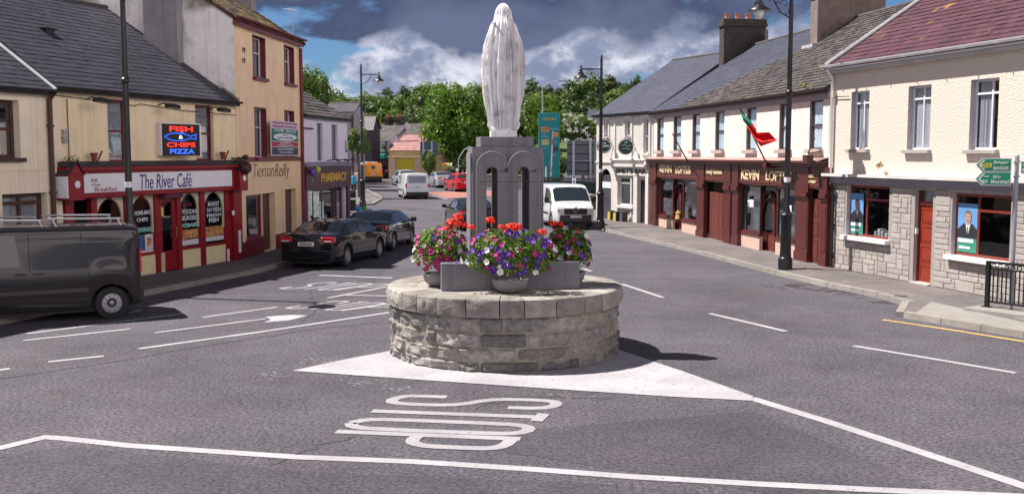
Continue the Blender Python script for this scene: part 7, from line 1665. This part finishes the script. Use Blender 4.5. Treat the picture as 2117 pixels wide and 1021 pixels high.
# dark fence and low bridge wall
def fence(label, A, B, h, Yb, dens, name='metal_fence', cat='fence'):
    A = Vector(A); B = Vector(B); d = B - A; L_ = d.length; z_ = zg((A.y + B.y) / 2); t = thing(name, label, cat, (A.x, A.y, z_), atan2(d.y, d.x)); b = MB()
    b.box(0, L_, -.03, .03, h - .08, h); b.box(0, L_, -.03, .03, .12, .2); b.build('rail', mat('dark_green_fence', (.015, .028, .028), .5), t)
    b = MB(); x = .06
    while x < L_: b.box(x - .018, x + .018, -.014, .014, .02, h - .08); x += dens
    b.build('palings', mat('dark_green_fence', (.015, .028, .028), .5), t)
    b = MB(); b.box(0, L_, .03, .10, .0, h * .86); b.build('mesh_screen', mat('fence_screen', (.02, .03, .03), .8), t)
    return t
fence('dark green metal fence behind the white van', (P(1110, 380, 66).x, 66.5), (P(1232, 380, 62).x, 62), 1.75, 66, .11)
nt_ = fK; b = MB(); pn = P(1187, 377, 63.2); nb = thing('fence_notice', 'small white notice hung on the dark green fence', 'notice', (pn.x, 63.3, pn.z), radians(-30)); b.box(-.12, .12, -.02, .0, -.25, .25); b.build('notice_plate', BOARD, nb); b = MB(); b.box(-.06, .06, -.024, -.021, -.15, .15); b.build('notice_print', mat('print_blue', (.1, .15, .4), .6), nb)
def stone_wall(label, A, B, h, th=.35):
    A = Vector(A); B = Vector(B); d = B - A; L_ = d.length; t = thing('parapet_wall', label, 'wall', (A.x, A.y, zg((A.y + B.y) / 2) - .1), atan2(d.y, d.x)); b = MB()
    b.box(0, L_, 0, th, 0, h); b.build('wall_body', mat('dark_stone_wall', (.085, .078, .08), .9, .35, 4, bump=.03, bscale=8), t); b = MB(); b.box(-.03, L_ + .03, -.05, th + .05, h + .001, h + .1); b.build('coping', mat('wall_coping', (.20, .19, .19), .8, .2, 4), t); return t
stone_wall('dark stone bridge parapet behind the silver and red cars', (P(886, 380, 97).x, 97), (P(1120, 380, 84).x, 84), 1.15)
stone_wall('low stone wall running towards the pub corner', (P(1085, 400, 84).x, 83.6), (P(1222, 400, 58).x, 58.5), .8)
b = MB(); fbk = thing('flower_basket', 'flower basket of yellow and red blooms on the bridge parapet', 'flower basket', P(924, 342, 95), 0); tuft(fbk, 'basket_leaves', (0, 0, -.1), (.5, .3, .3), 90, 31, LEAF, .12)
for c_, m_ in ((0, PM['red']), (1, mat('yellow_petal', (.7, .6, .08), .6)), (2, PM['white'])): tuft(fbk, 'basket_blooms', (-.2 + .25 * c_, -.25, .05), (.3, .1, .22), 30, 40 + c_, m_, .1)
# dark bin / board by the pharmacy corner
bz = G(727, 440); b_ = thing('litter_bin', 'dark litter bin with a white band at the pharmacy corner', 'bin', (bz.x, bz.y, .12 + zg(bz.y)), 0); b = MB(); b.lathe(0, 0, [(.2, 0), (.24, .05), (.26, .9), (.28, .95), (.2, 1.1), (.02, 1.15)], 16); b.build('bin_body', BLACK, b_, smooth=True); b = MB(); b.lathe(0, 0, [(.264, .62), (.268, .72)], 16, cap=False); b.build('band', BOARD, b_)

# ================================================================== PEOPLE
def person(label, loc, h, rz, coat, legs, hair, seed=0, arms='down', shirt2=None):
    """one continuous skinned body; clothing colour by height, hair as a child"""
    t = thing('person', label, 'person', loc, rz); k = h / 1.72; r_ = random.Random(seed)
    vs = [(0, 0, .93), (0, 0, 1.12), (0, .0, 1.34), (0, 0, 1.48), (0, -.01, 1.56), (0, -.02, 1.66),
          (.10, 0, .90), (.11, -.03, .50), (.115, .03, .09), (.12, -.10, .04), (-.10, 0, .90), (-.12, .06, .50), (-.125, .10, .09), (-.13, -.02, .04),
          (.19, 0, 1.42), (.25, .02, 1.16), (.22, -.10, .94), (.21, -.15, .86), (-.19, 0, 1.42), (-.25, .02, 1.16), (-.20, -.10, .95), (-.19, -.15, .87)]
    rd = [.15, .135, .16, .07, .065, .10, .10, .07, .05, .045, .10, .07, .05, .045, .065, .05, .038, .032, .065, .05, .038, .032]
    es = [(0, 1), (1, 2), (2, 3), (3, 4), (4, 5), (0, 6), (6, 7), (7, 8), (8, 9), (0, 10), (10, 11), (11, 12), (12, 13), (2, 14), (14, 15), (15, 16), (16, 17), (2, 18), (18, 19), (19, 20), (20, 21)]
    me = bpy.data.meshes.new('body'); me.from_pydata([(x * k, y * k, z * k) for x, y, z in vs], es, []); o = bpy.data.objects.new('body_tmp', me); COL.objects.link(o)
    sk = o.modifiers.new('skin', 'SKIN'); 
    if not me.skin_vertices: pass
    for v, q in zip(me.skin_vertices[0].data, rd): v.radius = (q * k, q * k * .8)
    me.skin_vertices[0].data[0].use_root = True
    ss = o.modifiers.new('sub', 'SUBSURF'); ss.levels = 1; ss.render_levels = 1
    dg = bpy.context.evaluated_depsgraph_get(); dg.update(); m2 = bpy.data.meshes.new_from_object(o.evaluated_get(dg)); bpy.data.objects.remove(o)
    for m_ in (coat, legs, mat('skin_tone', (.50, .30, .22), .6), TRIM): m2.materials.append(m_)
    for p in m2.polygons:
        c = p.center / k; p.use_smooth = True
        p.material_index = 2 if (c.z > 1.50 or (abs(c.x) > .16 and c.z < .92 and c.z > .8)) else 3 if c.z < .08 else 1 if (c.z < .93 and abs(c.x) < .185) else 0
    bo = bpy.data.objects.new('body', m2); COL.objects.link(bo); bo.parent = t
    b = MB(); b.lathe(0, .01 * k, [(.088 * k, 1.60 * k), (.105 * k, 1.66 * k), (.10 * k, 1.72 * k), (.06 * k, 1.765 * k), (.01, 1.78 * k)], 12); b.build('hair', hair, t, smooth=True)
    return t
HW = mat('white_hair', (.6, .58, .55), .8); HB = mat('brown_hair', (.08, .05, .03), .8)
p_ = P(945, 384, 84); person('person in a red coat with white hair standing behind the red car', (p_.x, 84, zg(84) + .0), 1.72, radians(25), mat('red_coat', (.42, .015, .04), .8), mat('dark_trousers', (.03, .03, .04), .8), HW, 1)
p_ = P(957, 384, 86); person('person in a pale top and dark green skirt beside the red coated one', (p_.x, 86, zg(86)), 1.62, radians(-20), mat('pale_top', (.55, .6, .65), .8), mat('green_skirt', (.03, .10, .12), .8), HB, 2)
p_ = P(966, 384, 88); person('person in white half hidden by the pedestal edge', (p_.x, 88, zg(88)), 1.62, radians(10), mat('white_shirt', (.65, .64, .66), .8), mat('navy_jeans', (.03, .05, .10), .8), HW, 3)
p_ = G(731, 408, .12); person('person in a bright blue jacket walking past the pharmacy corner', (p_.x, p_.y, p_.z), 1.70, radians(160), mat('blue_jacket', (.03, .28, .48), .8), mat('black_trousers', (.015, .015, .02), .8), HB, 4)
p_ = G(739, 396, .12); person('person in a white top behind the blue jacketed walker', (p_.x, p_.y, p_.z), 1.68, radians(30), mat('white_top', (.62, .55, .60), .8), mat('grey_jeans', (.10, .12, .18), .8), HB, 5)

# ================================================================== TREES
def crown_mesh(seed, n, leaf, clumps=26, mat_=None, sq=1.0):
    r = random.Random(seed); b = MB(); cs = []
    for i in range(clumps):
        d = Vector((r.gauss(0, 1), r.gauss(0, 1), r.gauss(0, 1) * .8 + .15)).normalized(); k = r.uniform(.35, .86); cs.append((d * k, r.uniform(.20, .42), r.uniform(-.22, .22)))
    for i in range(n):
        c, cr, ct = cs[int(r.random() * clumps)]; d = Vector((r.gauss(0, 1), r.gauss(0, 1), r.gauss(0, 1))).normalized(); rad = cr * (r.random() ** .35) * r.uniform(.85, 1.12); p = c + d * rad
        p.z = p.z * sq
        nrm = (d + Vector((r.uniform(-.6, .6), r.uniform(-.6, .6), r.uniform(-.2, .9)))).normalized(); a = nrm.orthogonal().normalized(); a = Matrix.Rotation(r.uniform(0, 6.28), 3, nrm) @ a; e = nrm.cross(a); s = leaf * r.uniform(.6, 1.25)
        b.tn = min(1, max(0, .5 + ct + r.gauss(0, .16)))
        b.poly([tuple(p - a * s), tuple(p - a * s * .2 + e * s * .55), tuple(p + a * s), tuple(p + a * s * .1 - e * s * .6)])
    return b
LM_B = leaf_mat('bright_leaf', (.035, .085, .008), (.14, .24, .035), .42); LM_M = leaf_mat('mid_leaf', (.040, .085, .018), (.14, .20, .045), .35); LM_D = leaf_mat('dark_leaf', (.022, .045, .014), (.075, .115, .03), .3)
BARK = mat('bark', (.09, .07, .055), .9, .3, 6)
CM = {}
def cmesh(key, *a, m=None, **k):
    if key not in CM: o = crown_mesh(*a, **k).build('crown', m); CM[key] = o.data; bpy.data.objects.remove(o)
    return CM[key]
def trunk_mesh(h, r, seed, th):
    q = random.Random(seed); b = MB(); b.tube([(0, 0, -.5), (.02 * h, .0, h * .5), (0, .02 * h, h)], [r * 1.3, r, r * .6], 8)
    for i in range(6):
        a = q.uniform(0, 6.28); z = h * q.uniform(.5, .95); e = q.uniform(.4, .75) * th; b.tube([(0, 0, z), (cos(a) * e * .5, sin(a) * e * .5, z + e * .45), (cos(a) * e, sin(a) * e, z + e * .7)], [r * .5, r * .3, r * .1], 5)
    return b
def tree(label, x, y, ground, cz, rx, rz_, key, group=None, cat='tree', name='tree', rot=0.0):
    t = thing(name, label, cat, (x, y, ground), rot, group)
    c = bpy.data.objects.new('crown', CM[key]); COL.objects.link(c); c.parent = t; c.location = (0, 0, cz - ground); c.scale = (rx, rx, rz_)
    trunk_mesh(max(.6, cz - ground - rz_ * .3), .03 * rx + .08, int(x * 7 + y), rx).build('trunk', BARK, t, smooth=True)
    return t
cmesh('big', 1, 15000, .042, 60, m=LM_B); cmesh('big2', 2, 9000, .05, 44, m=LM_B); cmesh('m1', 3, 4200, .075, 30, m=LM_M); cmesh('m2', 4, 4200, .075, 28, m=LM_M); cmesh('d1', 5, 4200, .075, 30, m=LM_D); cmesh('d2', 6, 4200, .08, 26, m=LM_D)
def ptree(px, py, Y, wpx, hpx, key, label, group=None, gz=None, **k):
    c = P(px, py, Y); g_ = zg(Y) if gz is None else gz
    return tree(label, c.x, Y, g_, c.z, wpx / 2 * Y / F, hpx / 2 * Y / F, key, group, **k)
ptree(935, 262, 108, 172, 190, 'big', 'big bright green tree rising behind the statue on the left side')
ptree(1010, 300, 112, 120, 130, 'big2', 'bright green tree directly behind the statue robes', rot=1)
ptree(1130, 250, 104, 110, 120, 'big2', 'bright green tree between the statue and the teal totem', rot=2)
ptree(652, 210, 92, 84, 150, 'm2', 'sunlit tree directly behind the pharmacy roof next to the apricot house', rot=.5)
ptree(688, 245, 98, 80, 90, 'm1', 'lower tree above the pharmacy ridge', rot=2.5)
ptree(741, 296, 72, 52, 66, 'm1', 'small dark street tree behind the left far lamp post', rot=1.5)
ptree(886, 340, 92, 36, 60, 'm2', 'bushy shrub under the small blue grey sign', cat='shrub', name='shrub')
ptree(1205, 268, 80, 90, 66, 'm2', 'flowering elder bush above the large grey sign', cat='shrub', name='shrub', rot=1.2)
c = P(1205, 268, 80); fl = thing('elder_blossom', 'white elder blossom clusters over the bush by the pub corner', 'blossom', c); q = random.Random(5); b = MB()
for i in range(34):
    d = Vector((q.uniform(-1.5, 1.5), -q.uniform(.9, 1.5), q.uniform(-1.0, 1.2)))
    for k in range(14): p = d + Vector((q.gauss(0, .10), q.gauss(0, .06), q.gauss(0, .06))); s = .05; b.poly([tuple(p + Vector((s, 0, 0))), tuple(p + Vector((0, -.02, s))), tuple(p - Vector((s, 0, 0))), tuple(p - Vector((0, .02, s)))])
b.build('flower_heads', PM['white'], fl); fl['kind'] = 'stuff'
ptree(1060, 372, 100, 120, 50, 'd1', 'dark hedge behind the bridge parapet', cat='hedge', name='hedge'); ptree(985, 352, 103, 110, 60, 'd2', 'dark shrubs under the big tree', cat='shrub', name='shrub'); ptree(1150, 345, 84, 80, 70, 'd1', 'dark hedge behind the fence by the totem', cat='hedge', name='hedge', rot=1)
# wooded hill
hb = MB(); NXh, NYh = 30, 10
grid = []
for j in range(NYh + 1):
    row = []
    for i in range(NXh + 1): x = -160 + 320 * i / NXh; y = 122 + 150 * j / NYh; s = min(1, j / 8); row.append(hb.V(x, y, zg(y) - .1 + 9 * s * s * (3 - 2 * s) + .8 * sin(x * .07) * s))
    grid.append(row)
for j in range(NYh):
    for i in range(NXh): hb.F((grid[j][i], grid[j][i + 1], grid[j + 1][i + 1], grid[j + 1][i]))
struct(hb.build('hill', GRASS, smooth=True))
def skyline(px):
    pts = [(600, 145), (640, 150), (690, 190), (760, 184), (800, 176), (850, 172), (900, 172), (960, 166), (1050, 166), (1110, 166), (1150, 168), (1200, 160), (1250, 152), (1300, 152), (1340, 160), (1500, 160)]
    return lerp_prof(pts, px)
lab = {'m1': 'mid green', 'm2': 'mid green', 'd1': 'dark green', 'd2': 'dark green'}
q = random.Random(9); i = 0
where = [(600, 'behind the apricot house'), (720, 'above the pharmacy roof'), (800, 'above the far street'), (900, 'left of the big bright tree top'), (1000, 'behind the statue shoulder'), (1100, 'right of the statue'), (1180, 'above the teal totem'), (1260, 'left of the pub roof'), (1400, 'by the pub gable')]
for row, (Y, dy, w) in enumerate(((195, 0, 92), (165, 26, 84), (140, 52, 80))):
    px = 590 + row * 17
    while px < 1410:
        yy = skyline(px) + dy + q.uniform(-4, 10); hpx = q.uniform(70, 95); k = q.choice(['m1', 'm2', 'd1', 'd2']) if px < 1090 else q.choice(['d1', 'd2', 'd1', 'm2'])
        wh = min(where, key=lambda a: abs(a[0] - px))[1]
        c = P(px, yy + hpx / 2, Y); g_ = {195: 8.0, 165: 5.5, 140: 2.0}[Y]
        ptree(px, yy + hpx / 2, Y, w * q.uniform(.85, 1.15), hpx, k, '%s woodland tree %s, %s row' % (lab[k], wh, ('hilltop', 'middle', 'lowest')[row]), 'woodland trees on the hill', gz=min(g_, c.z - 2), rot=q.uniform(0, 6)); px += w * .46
